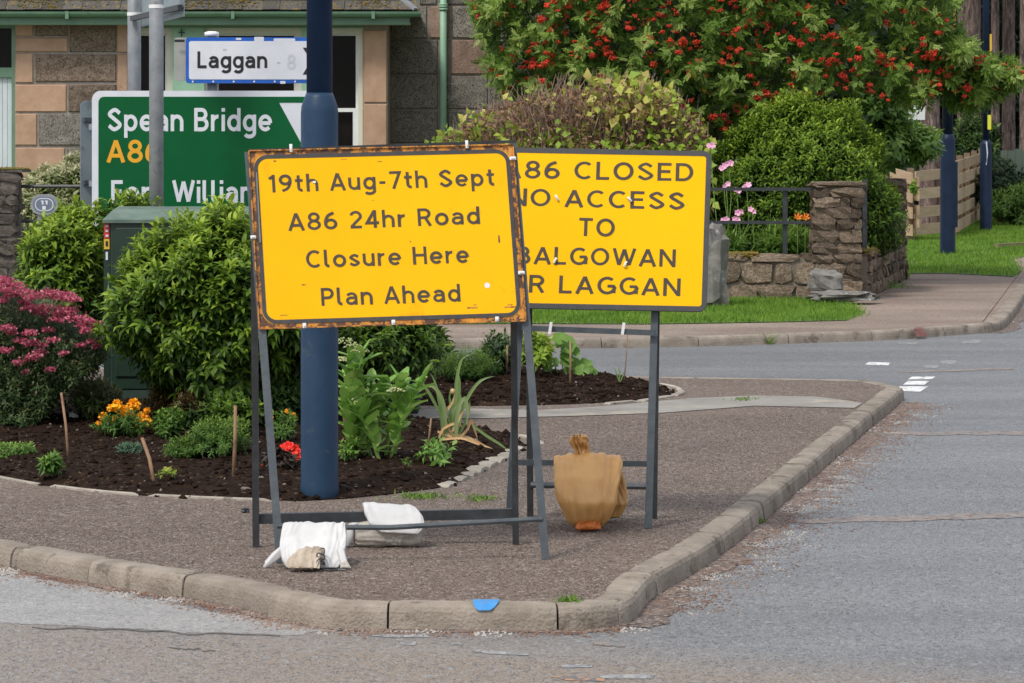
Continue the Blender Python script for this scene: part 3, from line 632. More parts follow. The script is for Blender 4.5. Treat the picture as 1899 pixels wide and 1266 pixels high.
M['road_pale'] = asphalt('pale_sheen_asphalt', (.25, .245, .235), (.33, .32, .305), (.42, .41, .40), (.15, .145, .14), rough=.5)  # asphalt lightened to carry the road sheen as colour
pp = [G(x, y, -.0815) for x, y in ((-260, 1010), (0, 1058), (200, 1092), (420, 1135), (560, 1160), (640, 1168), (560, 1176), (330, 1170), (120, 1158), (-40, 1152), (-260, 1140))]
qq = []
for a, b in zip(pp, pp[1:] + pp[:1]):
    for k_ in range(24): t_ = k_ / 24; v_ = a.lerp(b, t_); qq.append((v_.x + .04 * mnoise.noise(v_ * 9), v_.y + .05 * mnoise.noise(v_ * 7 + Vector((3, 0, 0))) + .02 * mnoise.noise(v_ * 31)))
flat('painted_sheen_patch', qq, -.0838, M['road_pale'])  # damp sheen beside the front kerb, painted as a paler asphalt patch
M['crack'] = mat('dark_crack', (.07, .068, .064), (.16, .15, .14), 40, .9)
wavy('road_crack', (60, 1162), (520, 1178), 2.4, M['crack'], 60, 5, 6); wavy('road_crack', (310, 1200), (400, 1206), 1.8, M['crack'], 20, 6, 4)
wavy('joint_strip', (1475, 966), (2050, 950), 10, M['tar'], 60, 1, 3); wavy('joint_strip', (1640, 803), (2050, 802), 7, M['tar'], 50, 2, 2)
wavy('joint_strip', (1665, 690), (1880, 683), 3, M['tar'], 30, 3, 1); wavy('joint_strip', (1100, 1192), (1160, 1196), 6, M['tar'], 12, 4, 2)
# loose grit along the kerbs
def grit(name, path, wd, n, smin, smax, m_, z, label, seed=1, bias=1.0):
    rg = np.random.default_rng(seed); path = [Vector(p) for p in path]; L = np.cumsum([0] + [(b - a).length for a, b in zip(path[:-1], path[1:])]); u = rg.uniform(0, L[-1], n)
    idx = np.clip(np.searchsorted(L, u) - 1, 0, len(path) - 2); A = np.array([p[:] for p in path]); T = nrm(A[idx + 1] - A[idx]); P = A[idx] + T * (u - L[idx])[:, None]
    N_ = np.column_stack([T[:, 1], -T[:, 0], np.zeros(n)]); d = np.abs(rg.normal(0, wd, n)) ** bias; P = P + N_ * (d + .015)[:, None]; P[:, 2] = z
    S = rg.uniform(smin, smax, n) * rg.uniform(.6, 1, n); V, Fc = rocks(rg, P, S)
    o = obj(name, V, Fc, m_); tag(o, label, 'gravel', kind='stuff')
grit('gravel', side_d, .14, 8500, .003, .010, M['red_gravel'], -.084, 'reddish grit along the foot of the long side kerb', 1)
grit('gravel', side_d, .26, 1600, .002, .006, M['pebble'], -.084, 'pale grit scattered on the road beside the side kerb', 2)
grit('gravel', front_d, .07, 4200, .003, .011, M['red_gravel'], -.084, 'reddish grit along the foot of the front kerb', 3)
grit('gravel', fd2, .10, 700, .005, .016, M['red_gravel'], -.084, 'reddish grit at the far bend of the kerb', 4)
def debris_strip(path, wd, z, seed):
    n = len(path); o_ = []; i_ = [p - Vector((0, 0, 0)) for p in off(path, .0)]
    o_ = off(path, -1.0); V = []
    for i, (a, b) in enumerate(zip(i_, o_)):
        q = a.lerp(b, wd * (1 + .6 * mnoise.noise(Vector((i * .11, seed, 0))) + .45 * mnoise.noise(Vector((i * .9, seed, 3))))); V += [Vector((a.x, a.y, z)), Vector((q.x, q.y, z))]
    o = obj('dirt_strip', V, [(2 * i, 2 * i + 1, 2 * i + 3, 2 * i + 2) for i in range(n - 1)], M['dirt']); o['kind'] = 'structure'
M['dirt'] = mat('gutter_dirt', (.09, .065, .055), (.19, .15, .13), 24, .9, .8, 70, spots=[((.30, .26, .23), 75, .14), ((.05, .035, .028), 60, .16)], third=(.15, .07, .04), tscale=9, tpos=.58)
debris_strip(side_d, .11, -.0825, 1); debris_strip(front_d, .06, -.0825, 2); debris_strip(corner_n, .12, -.0825, 3); debris_strip(fd2[:40], .14, -.0825, 4)
# grains and chips lying on the pavement
M['chip'] = leafmat('stone_chip', [(0, (.05, .04, .036)), (.35, (.13, .10, .085)), (.7, (.22, .18, .155)), (1, (.46, .43, .40))], .85, 0.0, .3)
M['chip_grey'] = leafmat('grey_stone_chip', [(0, (.06, .065, .07)), (.4, (.14, .15, .165)), (.75, (.24, .25, .27)), (1, (.42, .42, .42))], .7, 0.0, .4)
def chips(label, poly, n, s0, s1_, z, m_, seed):
    rg = np.random.default_rng(seed); p = scatter(rg, poly, n); d = edist(p, poly); V, Fc = rocks(rg, np.column_stack([p, np.full(n, z)]), rg.uniform(s0, s1_, n)); o = obj('gravel', V, Fc.astype(int), m_, None, False, np.repeat(rg.uniform(0, 1, n) ** 1.3, 6)); tag(o, label, 'gravel', kind='stuff')
chips('coarse stone chips bedded in the near pavement surface', GG(((-10, 935), (0, 1000), (202, 1040), (431, 1072), (600, 1108), (1150, 1106), (1300, 1000), (1560, 800), (1500, 765), (1230, 772), (1010, 790), (960, 860), (830, 915), (560, 940), (300, 930))), 34000, .0015, .0036, -.002, M['chip'], 61)
chips('stone chips standing in the surface of the near road', GG(((-20, 1050), (-20, 1290), (1920, 1290), (1920, 830), (1650, 800), (1400, 985), (1215, 1125), (1150, 1170), (560, 1165), (200, 1095))), 42000, .0015, .0036, -.085, M['chip_grey'], 62)
p = scatter(rng, GG(((0, 930), (0, 1000), (600, 1100), (1100, 1105), (1560, 790), (1400, 770), (1000, 800), (960, 900))), 5200)
V, Fc = rocks(rng, np.column_stack([p, np.full(len(p), -.001)]), rng.uniform(.0025, .006, len(p))); o = obj('gravel', V, Fc, M['pebble']); tag(o, 'pale chips scattered over the pavement', 'gravel', kind='stuff')

# planting beds
def bed(name, pts, hmax, seed, nclod):
    rg = np.random.default_rng(seed); poly = [tuple(p) for p in pts]; A = np.array(poly); lo, hi = A.min(0), A.max(0); st = .055
    xs, ys = np.meshgrid(np.arange(lo[0], hi[0], st), np.arange(lo[1], hi[1], st)); P = np.column_stack([xs.ravel(), ys.ravel()]) + rg.uniform(-.015, .015, (xs.size, 2))
    P = P[inpoly(P, poly)]; d = edist(P, poly); P = P[d > .03]; d = d[d > .03]
    bd = []
    for a, b in zip(poly, poly[1:] + poly[:1]):
        n = max(1, int(math.dist(a, b) / .12)); bd += [(a[0] + (b[0] - a[0]) * i / n, a[1] + (b[1] - a[1]) * i / n) for i in range(n)]
    vs = [Vector(b) for b in bd] + [Vector(q) for q in P]; ed = [(i, (i + 1) % len(bd)) for i in range(len(bd))]
    r = delaunay_2d_cdt(vs, ed, [], 1, 1e-5); V2 = np.array([v[:] for v in r[0]]); dd = edist(V2, poly)
    H = [.002 + hmax * (1 - math.exp(-x * 5)) + (.022 * mnoise.noise(Vector((v[0] * 9, v[1] * 9, 0))) + .012 * mnoise.noise(Vector((v[0] * 25, v[1] * 25, 3)))) * min(1, x * 12) for v, x in zip(V2, dd)]
    V = np.column_stack([V2, H]); o = obj(name, V, [tuple(f) for f in r[2]], M['soil'], None, True); o['kind'] = 'structure'
    k = rg.choice(len(V), nclod); S = rg.exponential(.0065, nclod) + .004; Vr, Fr = rocks(rg, V[k] + np.column_stack([rg.uniform(-.03, .03, (nclod, 2)), np.zeros(nclod)]), np.clip(S, 0, .028))
    c = obj('soil_clods', Vr, Fr, M['clod']); tag(c, 'crumbly dark clods lying on the ' + name.replace('_', ' '), 'soil', kind='stuff')
    nk = nclod // 45; k = rg.choice(len(V), nk); Vr, Fr = rocks(rg, V[k], rg.uniform(.004, .014, nk)); c = obj('pebbles', Vr, Fr, M['pebble']); tag(c, 'pale pebbles on the ' + name.replace('_', ' '), 'pebbles', kind='stuff')
    return dict(poly=poly, V=V)
b1 = GG(((-260, 850), (-80, 868), (0, 885), (80, 899), (180, 912), (300, 920), (400, 924), (470, 926), (560, 928), (640, 924), (720, 916), (800, 906), (838, 899), (900, 868), (945, 843), (975, 826), (960, 812), (905, 797), (850, 790), (800, 782), (760, 778), (690, 776), (640, 745), (560, 728), (200, 715), (-260, 705)))
B1 = bed('front_soil_bed', b1, .06, 31, 16000)
b2 = GG(((700, 748), (830, 752), (960, 751), (1050, 749), (1130, 745), (1200, 738), (1245, 731), (1240, 722), (1200, 712), (1120, 702), (1000, 695), (900, 692), (700, 692)))
B2 = bed('rear_soil_bed', b2, .08, 32, 8000)
def soilz(B, x, y):
    d = edist(np.array([[x, y]]), B['poly'])[0]; return .06 * (1 - math.exp(-d * 5)) if B is B1 else .08 * (1 - math.exp(-d * 5))
def edging(path, parent, wd, h, seed, lens=(.3, .5), m_=None):
    rg = random.Random(seed); path = dens(path, .04); i = 0
    while i < len(path) - 3:
        n = int(rg.uniform(*lens) / .04); seg = path[i:i + n]; i += n
        if len(seg) < 3: break
        w_ = wd * rg.uniform(.7, 1.3); inn = off(seg, w_); hh = h * rg.uniform(.6, 1.2); V = []
        for j, (a, b) in enumerate(zip(seg, inn)):
            e = .012 if j in (0, len(seg) - 1) else 0; w2 = Vector((rg.uniform(-.004, .004), rg.uniform(-.006, .006), 0))
            V += [a + w2 + Vector((0, 0, -.02)), a + w2 + Vector((0, 0, hh - .006 - e)), a.lerp(b, .3) + Vector((0, 0, hh - e)), b + Vector((0, 0, hh - .004 - e)), b + Vector((0, 0, -.02))]
        k = 5; Fc = [(q * k + r_, (q + 1) * k + r_, (q + 1) * k + r_ + 1, q * k + r_ + 1) for q in range(len(seg) - 1) for r_ in range(4)] + [tuple(range(k)), tuple((len(seg) - 1) * k + r_ for r_ in range(k - 1, -1, -1))]
        obj('edging_stone', V, Fc, m_ or M['stone_path'], parent)
edging([G(*p) for p in ((-120, 862), (0, 886), (80, 900), (200, 914), (330, 922), (450, 927), (545, 930))], pave, .035, .012, 1, (.5, .8))
edging([G(*p) for p in ((832, 903), (880, 882), (920, 862), (950, 846), (975, 830))], pave, .085, .02, 2, (.14, .3))
edging([G(*p) for p in ((1010, 822), (985, 812), (950, 806))], pave, .05, .015, 6, (.15, .3))
edging([G(*p) for p in ((1130, 750), (1200, 743), (1250, 735), (1270, 729), (1262, 722), (1230, 715), (1180, 708))], pave, .05, .018, 3, (.3, .5))

# ================================================================ STONE WALLS
def cube_sub(seed, k=3):
    rg = np.random.default_rng(seed); g = np.linspace(-.5, .5, k); V = {}; vs = []; Fc = []
    def vid(p):
        key = tuple(np.round(p, 4))
        if key not in V: V[key] = len(vs); vs.append(np.array(p))
        return V[key]
    for ax in range(3):
        for s in (-.5, .5):
            for i in range(k - 1):
                for j in range(k - 1):
                    q = []
                    for a, b in ((i, j), (i + 1, j), (i + 1, j + 1), (i, j + 1)):
                        p = [0, 0, 0]; p[ax] = s; p[(ax + 1) % 3] = g[a]; p[(ax + 2) % 3] = g[b]; q.append(vid(p))
                    Fc.append(tuple(q) if s > 0 else tuple(q[::-1]))
    vs = np.array(vs); cnt = (np.abs(vs) > .49).sum(1)
    vs *= np.where(cnt == 3, .86, np.where(cnt == 2, .95, 1.0))[:, None]; vs += rg.normal(0, .06, vs.shape)
    return mesh_np('stone', vs, Fc, None)
STN = {}
def stone_meshes(key):
    if key not in STN:
        STN[key] = []
        for i in range(8):
            me = cube_sub(100 + i); me.materials.append(M[key]); STN[key].append(me)
    return STN[key]
def stone(parent, c, d, rg, key='rubble', yaw=0, name='stone', tilt=.04):
    me = rg.choice(stone_meshes(key)); m = Matrix.Translation(c) @ Matrix.Rotation(yaw + rg.choice([0, math.pi]) , 4, 'Z') @ Matrix.Rotation(rg.uniform(-tilt, tilt), 4, 'Y') @ Matrix.Diagonal((d[0], d[1], d[2], 1))
    return inst(name, me, m, parent)
def pillar(name, label, x0, x1, y0, y1, z1, key, seed, hs=(.06, .14)):
    rg = random.Random(seed); t = thing(name, label, 'pillar', ((x0 + x1) / 2, (y0 + y1) / 2, 0))
    MB().bb((x0 + .03, y0 + .03, -.05), (x1 - .03, y1 - .03, z1 - .03)).out('mortar', M['lime'], t)
    z = 0
    while z < z1 - .03:
        h = min(rg.uniform(*hs), z1 - z)
        if z1 - z - h < .05: h = z1 - z
        top = z + h >= z1 - .001
        cuts = [0, 1] if top or rg.random() < .2 else sorted([0, 1, rg.uniform(.3, .7)] + ([rg.uniform(.75, .85)] if rg.random() < .4 else []))
        ex = .02 if top else 0
        for yy, yd in (((y0 + .1), .24), ((y1 - .1), .24)):
            for a, b in zip(cuts[:-1], cuts[1:]):
                xa, xb = x0 + (x1 - x0) * a, x0 + (x1 - x0) * b
                stone(t, ((xa + xb) / 2 + rg.uniform(-.01, .01), yy + rg.uniform(-.015, .015), z + h / 2), (xb - xa + .01 + ex, yd + ex, h * 1.03), rg, key, 0)
        if y1 - y0 > .42:
            for xx in (x0 + .09, x1 - .09): stone(t, (xx, (y0 + y1) / 2, z + h / 2), (.2, (y1 - y0) - .36, h * 1.02), rg, key, 0)
        z += h
    return t
def pxX(px, Y): return (px - CX) * Y / F
pillar('stone_pillar', 'lichen covered stone pillar where the railings meet the side wall', pxX(1508, 32.9), pxX(1597, 32.9), 32.8, 33.3, 1.26, 'rubble', 1)
pillar('stone_pillar', 'stone gate pillar standing behind at the end of the mossy side wall', pxX(1628, 38.2), pxX(1678, 38.2), 38.0, 38.4, 1.25, 'rubble', 2, (.07, .13))
tl = pillar('stone_pillar', 'dark stone pillar with a mossy cap at the left edge of the photo', pxX(-40, 30), pxX(36, 30), 29.8, 30.25, 1.39, 'rubble_dark', 3, (.08, .15))
MB().bb((pxX(-46, 30), 29.76, 1.385), (pxX(49, 30), 30.3, 1.41)).out('cap_stone', M['rubble_dark'], tl); 
rg_ = np.random.default_rng(3); nm = 500; P = np.column_stack([rg_.uniform(pxX(-44, 30), pxX(47, 30), nm), rg_.uniform(29.76, 30.28, nm), np.full(nm, 1.415)]); V, Fc = rocks(rg_, P, rg_.uniform(.01, .03, nm)); o = obj('moss', V, Fc, M['moss'], tl); o['kind'] = 'stuff'
# low front wall with coping
def lowwall(label, a, b, h, th, seed, key='rubble', moss=None, vis=(0, 1), cop=.09):
    rg = random.Random(seed); a = Vector(a); b = Vector(b); t = thing('garden_wall', label, 'wall', a); d = (b - a).normalized(); n = Vector((d.y, -d.x, 0)); Ln = (b - a).length; yaw = math.atan2(d.y, d.x)
    MB().bar(a + Vector((0, 0, h / 2 - .05)), b + Vector((0, 0, h / 2 - .05)), th - .06, h + .0).out('mortar', M['lime'], t)
    z = 0
    while z < h - cop - .03:
        hh = min(rg.uniform(.12, .24), h - cop - z)
        if h - cop - z - hh < .06: hh = h - cop - z
        s = Ln * vis[0]
        while s < Ln * vis[1]:
            w_ = rg.uniform(.16, .42); stone(t, a + d * (s + w_ / 2) + n * (th / 2 - .06) + Vector((0, 0, z + hh / 2)), (w_ * .97, .16, hh * .97), rg, key, yaw, tilt=.06); s += w_
        z += hh
    s = Ln * vis[0]
    while s < Ln * vis[1]:
        w_ = rg.uniform(.4, .7); stone(t, a + d * (s + w_ / 2) + Vector((0, 0, h - cop / 2)), (w_ * .99, th * 1.03, cop * rg.uniform(.9, 1.15)), rg, key, yaw, 'coping_stone', .015); s += w_
    if moss:
        r2 = np.random.default_rng(seed); k = moss[2]; u = r2.uniform(moss[0], moss[1], k) * Ln; v = r2.uniform(-.5, .5, k) * th
        P = np.array(a)[None] + np.array(d)[None] * u[:, None] + np.array(n)[None] * v[:, None]; P[:, 2] = h + .0; P[:, 2] -= np.maximum(0, np.abs(v) - th * .42) * 1.5
        V, Fc = rocks(r2, P, r2.uniform(.012, .035, k)); o = obj('moss', V, Fc, M['moss'], t); o['kind'] = 'stuff'
    return t
lowwall('low stone garden wall under the black railings behind the signs', (pxX(760, 33), 33.05, 0), (pxX(1510, 33), 33.05, 0), .49, .36, 7, vis=(.02, 1), moss=(.74, .86, 420))
lowwall('short mossy stone wall running back between the two stone pillars', (pxX(1588, 33.3), 33.3, 0), (pxX(1655, 38.0), 38.0, 0), .50, .30, 8, moss=(0, 1, 2200))
lowwall('low dark stone garden wall behind the shrubs on the left', (pxX(-300, 30.05), 30.05, 0), (pxX(560, 30.05), 30.05, 0), .45, .34, 9, 'rubble_dark', vis=(.2, .8))
def rock(name, label, c, d, seed, m_, cat_='rock', tilt=(0, 0, 0)):
    V = []; n1, n2 = 18, 12; cc = Vector(c); E_ = Matrix.Rotation(tilt[2], 3, 'Z') @ Matrix.Rotation(tilt[1], 3, 'Y') @ Matrix.Rotation(tilt[0], 3, 'X')
    for i in range(n2 + 1):
        for j in range(n1):
            th = math.pi * i / n2; ph = 2 * math.pi * j / n1; u = Vector((math.sin(th) * math.cos(ph), math.sin(th) * math.sin(ph), math.cos(th)))
            q = Vector([math.copysign(abs(x) ** .7, x) for x in u]); s = 1 + .45 * mnoise.noise(u * 1.9 + Vector((seed, 0, 0))) + 0.22 * mnoise.noise(u * 4.5 + Vector((seed, 3, 0)))
            V.append(cc + E_ @ Vector((q.x * d[0] * s, q.y * d[1] * s, q.z * d[2] * s)))
    Fc = [(i * n1 + j, (i + 1) * n1 + j, (i + 1) * n1 + (j + 1) % n1, i * n1 + (j + 1) % n1) for i in range(n2) for j in range(n1)]
    o = obj(name, V, Fc, m_, None, base=(cc.x, cc.y, 0)); return tag(o, label, cat_)
M['boulder'] = mat('grey_boulder', (.10, .095, .085), (.23, .22, .20), 6, .85, 1, 16, third=(.36, .36, .35), tscale=9, tpos=.6)
rock('boulder', 'tall grey boulder standing on the lawn behind the right sign', Q(1305, 500, 31.3) , (.25, .2, .42), 3, M['boulder'])
rock('fallen_stone', 'upright fallen stone leaning against the low wall', Q(1532, 524, 32.2), (.17, .12, .13), 5, M['boulder'])
rock('fallen_stone', 'flat pale stone slab lying in front of the pillar', Q(1566, 549, 32.0), (.34, .2, .055), 9, M['boulder'])

# iron railings
rt = thing('iron_railing', 'black iron railing on the low wall behind the right sign', 'railing', (pxX(1100, 33), 33.05, .45)); 
for z in (1.18, .82): MB().bar((pxX(900, 33), 33.05, z + .012 * (z < 1)), (pxX(1550, 33), 32.99, z), .035, .035).out('rail', M['black_steel'], rt)
for px in (1120, 1285, 1457): MB().bar((pxX(px, 33), 33.05, .42), (pxX(px, 33), 33.05, 1.2), .05, .05, (0, 1, 0)).out('post', M['black_steel'], rt)
rt = thing('iron_railing', 'short black railing between the two stone pillars', 'railing', (pxX(1610, 34), 34.6, .45))
for z in (1.2, .85): MB().tube([(pxX(1600, 33.4), 33.4, z), (pxX(1640, 37.9), 37.9, z)], .016, 6).out('rail', M['black_steel'], rt)
for px, Y in ((1604, 33.8), (1620, 35.6)): MB().bar((pxX(px, Y), Y, .45), (pxX(px, Y), Y, 1.28), .05, .05, (0, 1, 0)).out('post', M['black_steel'], rt)
rt = thing('iron_railing', 'black iron railing beside the pillar on the left in front of the pale hedge', 'railing', (pxX(100, 30), 30.05, .4))
for z in (1.245, .905): MB().tube([(pxX(34, 30), 30.05, z), (pxX(520, 30), 30.05, z)], .019, 6).out('rail', M['black_steel'], rt)
for px in (160, 330, 480): MB().bar((pxX(px, 30), 30.05, .4), (pxX(px, 30), 30.05, 1.27), .04, .04, (0, 1, 0)).out('post', M['black_steel'], rt)

# ================================================================ HOUSE
YB = 37.0
def hz(py, Y=YB): return CH - (py - HY) * Y / F
def wallblock(parent, x0, y0, x1, y1, Y, key, name, prouds=.02):
    """ashlar block in front of the mortar face, pillowed by a bevelled border"""
    a = pxX(x0, Y) + .004; b = pxX(x1, Y) - .004; c = hz(y1, Y) + .004; d = hz(y0, Y) - .004; e = .012; yo = Y; yi = Y - prouds * random.uniform(.8, 1.3)
    V = [(a, yo, c), (b, yo, c), (b, yo, d), (a, yo, d)]
    n = 4; G_ = []
    for i in range(n + 1):
        for j in range(n + 1):
            x = a + e + (b - a - 2 * e) * i / n; z = c + e + (d - c - 2 * e) * j / n
            G_.append((x, yi + (random.uniform(-.012, .012) if key.startswith('granite') and 0 < i < n and 0 < j < n else random.uniform(-.002, .002)), z))
    V += G_; Fc = []
    for i in range(n):
        for j in range(n): k = 4 + i * (n + 1) + j; Fc.append((k, k + n + 1, k + n + 2, k + 1))
    g = lambda i, j: 4 + i * (n + 1) + j
    Fc += [tuple([0, 1] + [g(i, 0) for i in range(n, -1, -1)]), tuple([1, 2] + [g(n, j) for j in range(n, -1, -1)]), tuple([2, 3] + [g(i, n) for i in range(0, n + 1)]), tuple([3, 0] + [g(0, j) for j in range(0, n + 1)])]
    return obj(name, V, Fc, M[key], parent)
house = thing('house', 'stone house with sage green gutter and white sash windows behind the green sign', 'house', (pxX(300, YB), YB, 0))
wb = MB(); DX = pxX(28, YB); 
def wseg(x0, x1, y0, y1, Y0=YB, Y1=YB + .35): wb.bb((pxX(x0, YB), Y0, hz(y1)), (pxX(x1, YB), Y1, hz(y0)))
wseg(-700, -110, 20, 530); wseg(28, 237, 20, 530); wseg(-110, 28, 20, 40); wseg(675, 719, 45, 530); wseg(237, 675, 330, 530)
wall = wb.out('wall', M['mortar'], house)
MB().bb((pxX(719, 38) - .6, 38, 0), (pxX(1012, 38), 38.35, hz(-160, 38))).out('wall', M['mortar'], house)
MB().bb((pxX(719, 37) - .3, 37.02, 0), (pxX(719, 37) - .006, 38.0, hz(28))).out('return_wall', M['sandstone'], house)
MB().bb((pxX(-700, 37), 37.36, 0), (pxX(-120, 37), 44, hz(30))).out('room', M['dark_room'], house)
MB().bb((pxX(230, 37), 37.75, 0), (pxX(700, 37) - .1, 41, hz(30))).out('room', M['dark_room'], house)
for b in ((65, 44, 127, 67, 'granite_brown'), (129, 44, 217, 97, 'granite_brown'), (28, 44, 63, 68, 'sandstone'), (28, 69, 127, 97, 'sandstone'), (28, 98, 63, 154, 'sandstone'), (66, 100, 217, 152, 'granite_brown'),
          (28, 156, 125, 208, 'sandstone'), (127, 156, 217, 208, 'granite_brown'), (28, 210, 70, 270, 'sandstone'), (72, 210, 217, 270, 'granite'), (28, 273, 122, 330, 'sandstone'), (124, 273, 217, 330, 'granite'), (28, 332, 80, 392, 'sandstone'), (82, 332, 217, 392, 'granite_brown'), (28, 394, 120, 450, 'sandstone'), (122, 394, 217, 450, 'granite'),
          (217, 44, 239, 98, 'sandstone'), (217, 99, 239, 170, 'sandstone'), (217, 171, 239, 250, 'sandstone'), (217, 251, 239, 330, 'sandstone'),
          (675, 55, 719, 191, 'sandstone'), (675, 192, 719, 330, 'sandstone')):
    wallblock(house, *b[:4], YB, b[4], 'granite_block' if b[4].startswith('gran') else 'quoin')
for r_, (ya, yb_) in enumerate(((332, 392), (394, 450), (452, 512))):
    x = 219 if r_ == 0 else 219 + 20 * r_
    while x < 716:
        w_ = random.choice([70, 88, 105]); xe = min(x + w_, 718)
        if 718 - xe < 30: xe = 718
        wallblock(house, x, ya, xe - 1, yb_, YB, 'granite' if random.random() < .7 else 'granite_brown', 'granite_block'); x = xe + 1
for r_ in range(8):
    x = -470 + 25 * (r_ % 2)
    while x < -114:
        xe = min(x + random.choice([75, 95, 110]), -111)
        if -111 - xe < 30: xe = -111
        wallblock(house, x, 45 + 58 * r_, xe - 1, 102 + 58 * r_, YB, 'granite_brown' if random.random() < .6 else 'granite', 'granite_block'); x = xe + 1
yrows = [-115, -52, 10, 72, 139, 203, 266, 330, 394, 456, 520]
pat = {1: [(719, 760), (762, 812), (814, 900)], 2: [(719, 793), (797, 834), (838, 920)], 3: [(719, 813), (836, 925)], 4: [(719, 813), (815, 906)], 5: [(719, 813), (830, 900)]}
for r_ in range(len(yrows) - 1):
    cells = list(pat.get(r_, [(719, 800), (802, 900)])); x = cells[-1][1] + 1
    while x < 1008: w_ = random.choice([58, 72, 88]); cells.append((x, min(x + w_, 1010))); x += w_ + 1
    x = cells[0]
    for i, (a, b) in enumerate(cells):
        key = 'sandstone_pink' if (r_, i) in ((3, 1), (2, 1), (0, 2), (5, 2), (7, 0)) or (i > 2 and random.random() < .2) else 'granite'
        if a < 719.5: a = 721
        wallblock(house, a, yrows[r_] + 1, b, yrows[r_ + 1] - 1, 38, key, 'granite_block' if key == 'granite' else 'sandstone_block')
# gutters, fascia, roofs
def gutter(x0, x1, yt, Y, parent, r=.065):
    a = pxX(x0, Y); b = pxX(x1, Y); z = hz(yt, Y); V = []; n = 9
    for x in (a, b):
        for k in range(n): an = math.pi * k / (n - 1); V.append((x, Y - math.cos(an) * r, z - math.sin(an) * r))
        for k in range(n - 1, -1, -1): an = math.pi * k / (n - 1); V.append((x, Y - math.cos(an) * (r - .008), z - math.sin(an) * (r - .008)))
    m = 2 * n; Fc = [(k, (k + 1) % m, m + (k + 1) % m, m + k) for k in range(m)] + [tuple(range(m)), tuple(range(2 * m - 1, m - 1, -1))]
    return obj('gutter', V, Fc, M['green_paint'], parent)
YG = 36.62
g = gutter(-700, 781, 21.5, YG, house)
for px in (126, 433, 693): MB().lathe((0, 0, 0), [(.07, -.02), (.07, .02)], 12); o = MB().bar((pxX(px, YG) - .02, YG, hz(28, YG)), (pxX(px, YG) + .02, YG, hz(28, YG)), .145, .09).out('gutter_joint', M['green_paint'], house)
MB().bb((pxX(-700, YG), YG + .07, hz(45, YG)), (pxX(760, YG), YG + .1, hz(20, YG))).out('fascia', M['green_paint'], house)
MB().bb((pxX(-700, YG), YG + .1, hz(44, YG)), (pxX(760, YG), 37.02, hz(41, YG))).out('soffit', M['cream'], house)
roof = thing('x', '', '')if False else None
ang = R(38); rz0 = hz(22, YG) + .01; ry0 = YG - .02; courses = 16; ex_ = .19
rx1 = pxX(772, YG)
rb = MB(); Lr = courses * ex_; top = Vector((0, ry0 + math.cos(ang) * Lr, rz0 + math.sin(ang) * Lr))
rb.add([(pxX(-700, YG), ry0 + .02, rz0 - .03), (rx1, ry0 + .02, rz0 - .03), (rx1 - math.cos(ang) * Lr, top.y, top.z - .03), (pxX(-700, YG), top.y, top.z - .03)], [(0, 1, 2, 3)])
roofo = rb.out('roof', M['slate'], house)
sm = [mesh_np('slate', np.array([(-.5, 0, 0), (.5, 0, 0), (.5, 1, 0), (-.5, 1, 0), (-.5, 0, 1), (.5, 0, 1), (.5, 1, 1), (-.5, 1, 1)]) + np.random.default_rng(k).normal(0, .012, (8, 3)), [(3, 2, 1, 0), (4, 5, 6, 7), (0, 1, 5, 4), (1, 2, 6, 5), (2, 3, 7, 6), (3, 0, 4, 7)], M['slate']) for k in range(5)]
Rm = Matrix.Rotation(ang, 4, 'X'); ns_ = 0
for c in range(4):
    s0 = c * ex_; x = pxX(-20, YG) + (.12 if c % 2 else 0); lim = rx1 - math.cos(ang) * s0 - .1
    while x < lim:
        w_ = random.uniform(.2, .27); m = Matrix.Translation((x + w_ / 2, ry0 + math.cos(ang) * s0, rz0 + math.sin(ang) * s0 + .012 + random.uniform(0, .004))) @ Matrix.Rotation(ang - .035, 4, 'X') @ Matrix.Diagonal((w_ - .006, .34, .011, 1))
        inst('slate', random.choice(sm), m, roofo); x += w_; ns_ += 1
V = [Vector((pxX(-700, YG), 0, 0))]; m = MB()
for c in range(4, courses):
    s0 = c * ex_; m.add([(pxX(-700, YG), ry0 + math.cos(ang) * s0, rz0 + math.sin(ang) * s0 + .015), (rx1 - math.cos(ang) * s0, ry0 + math.cos(ang) * s0, rz0 + math.sin(ang) * s0 + .015), (rx1 - math.cos(ang) * s0, ry0 + math.cos(ang) * (s0 + .2), rz0 + math.sin(ang) * (s0 + .2)), (pxX(-700, YG), ry0 + math.cos(ang) * (s0 + .2), rz0 + math.sin(ang) * (s0 + .2))], [(0, 1, 2, 3)])
m.out('slate_courses', M['slate'], roofo)
MB().bar((rx1 + .01, ry0, rz0 + .02), (rx1 - math.cos(ang) * 1.6, ry0 + math.cos(ang) * 1.6, rz0 + math.sin(ang) * 1.6 + .03), .10, .03).out('hip_flashing', M['galv'], roofo)
MB().add([(rx1 + .02, ry0 + .02, rz0), (rx1 + .02, 38.2, rz0), (rx1 - math.cos(ang) * 1.5, 38.2, rz0 + math.sin(ang) * 1.5)], [(0, 1, 2)]).out('roof_side', M['slate'], roofo)
r2 = np.random.default_rng(4); nm = 2600; u = r2.uniform(pxX(-20, YG), rx1 - .3, nm); s0 = r2.uniform(.02, .7, nm); kk = (np.sin(u * 3.1) + np.sin(u * 7.7 + 1) * .7 + r2.normal(0, .5, nm)) > .35; u, s0 = u[kk], s0[kk]
V, Fc = rocks(r2, np.column_stack([u, ry0 + math.cos(ang) * s0, rz0 + math.sin(ang) * s0 + .03]), r2.uniform(.008, .022, len(u))); o = obj('moss', V, Fc, M['moss'], roofo); o['kind'] = 'stuff'
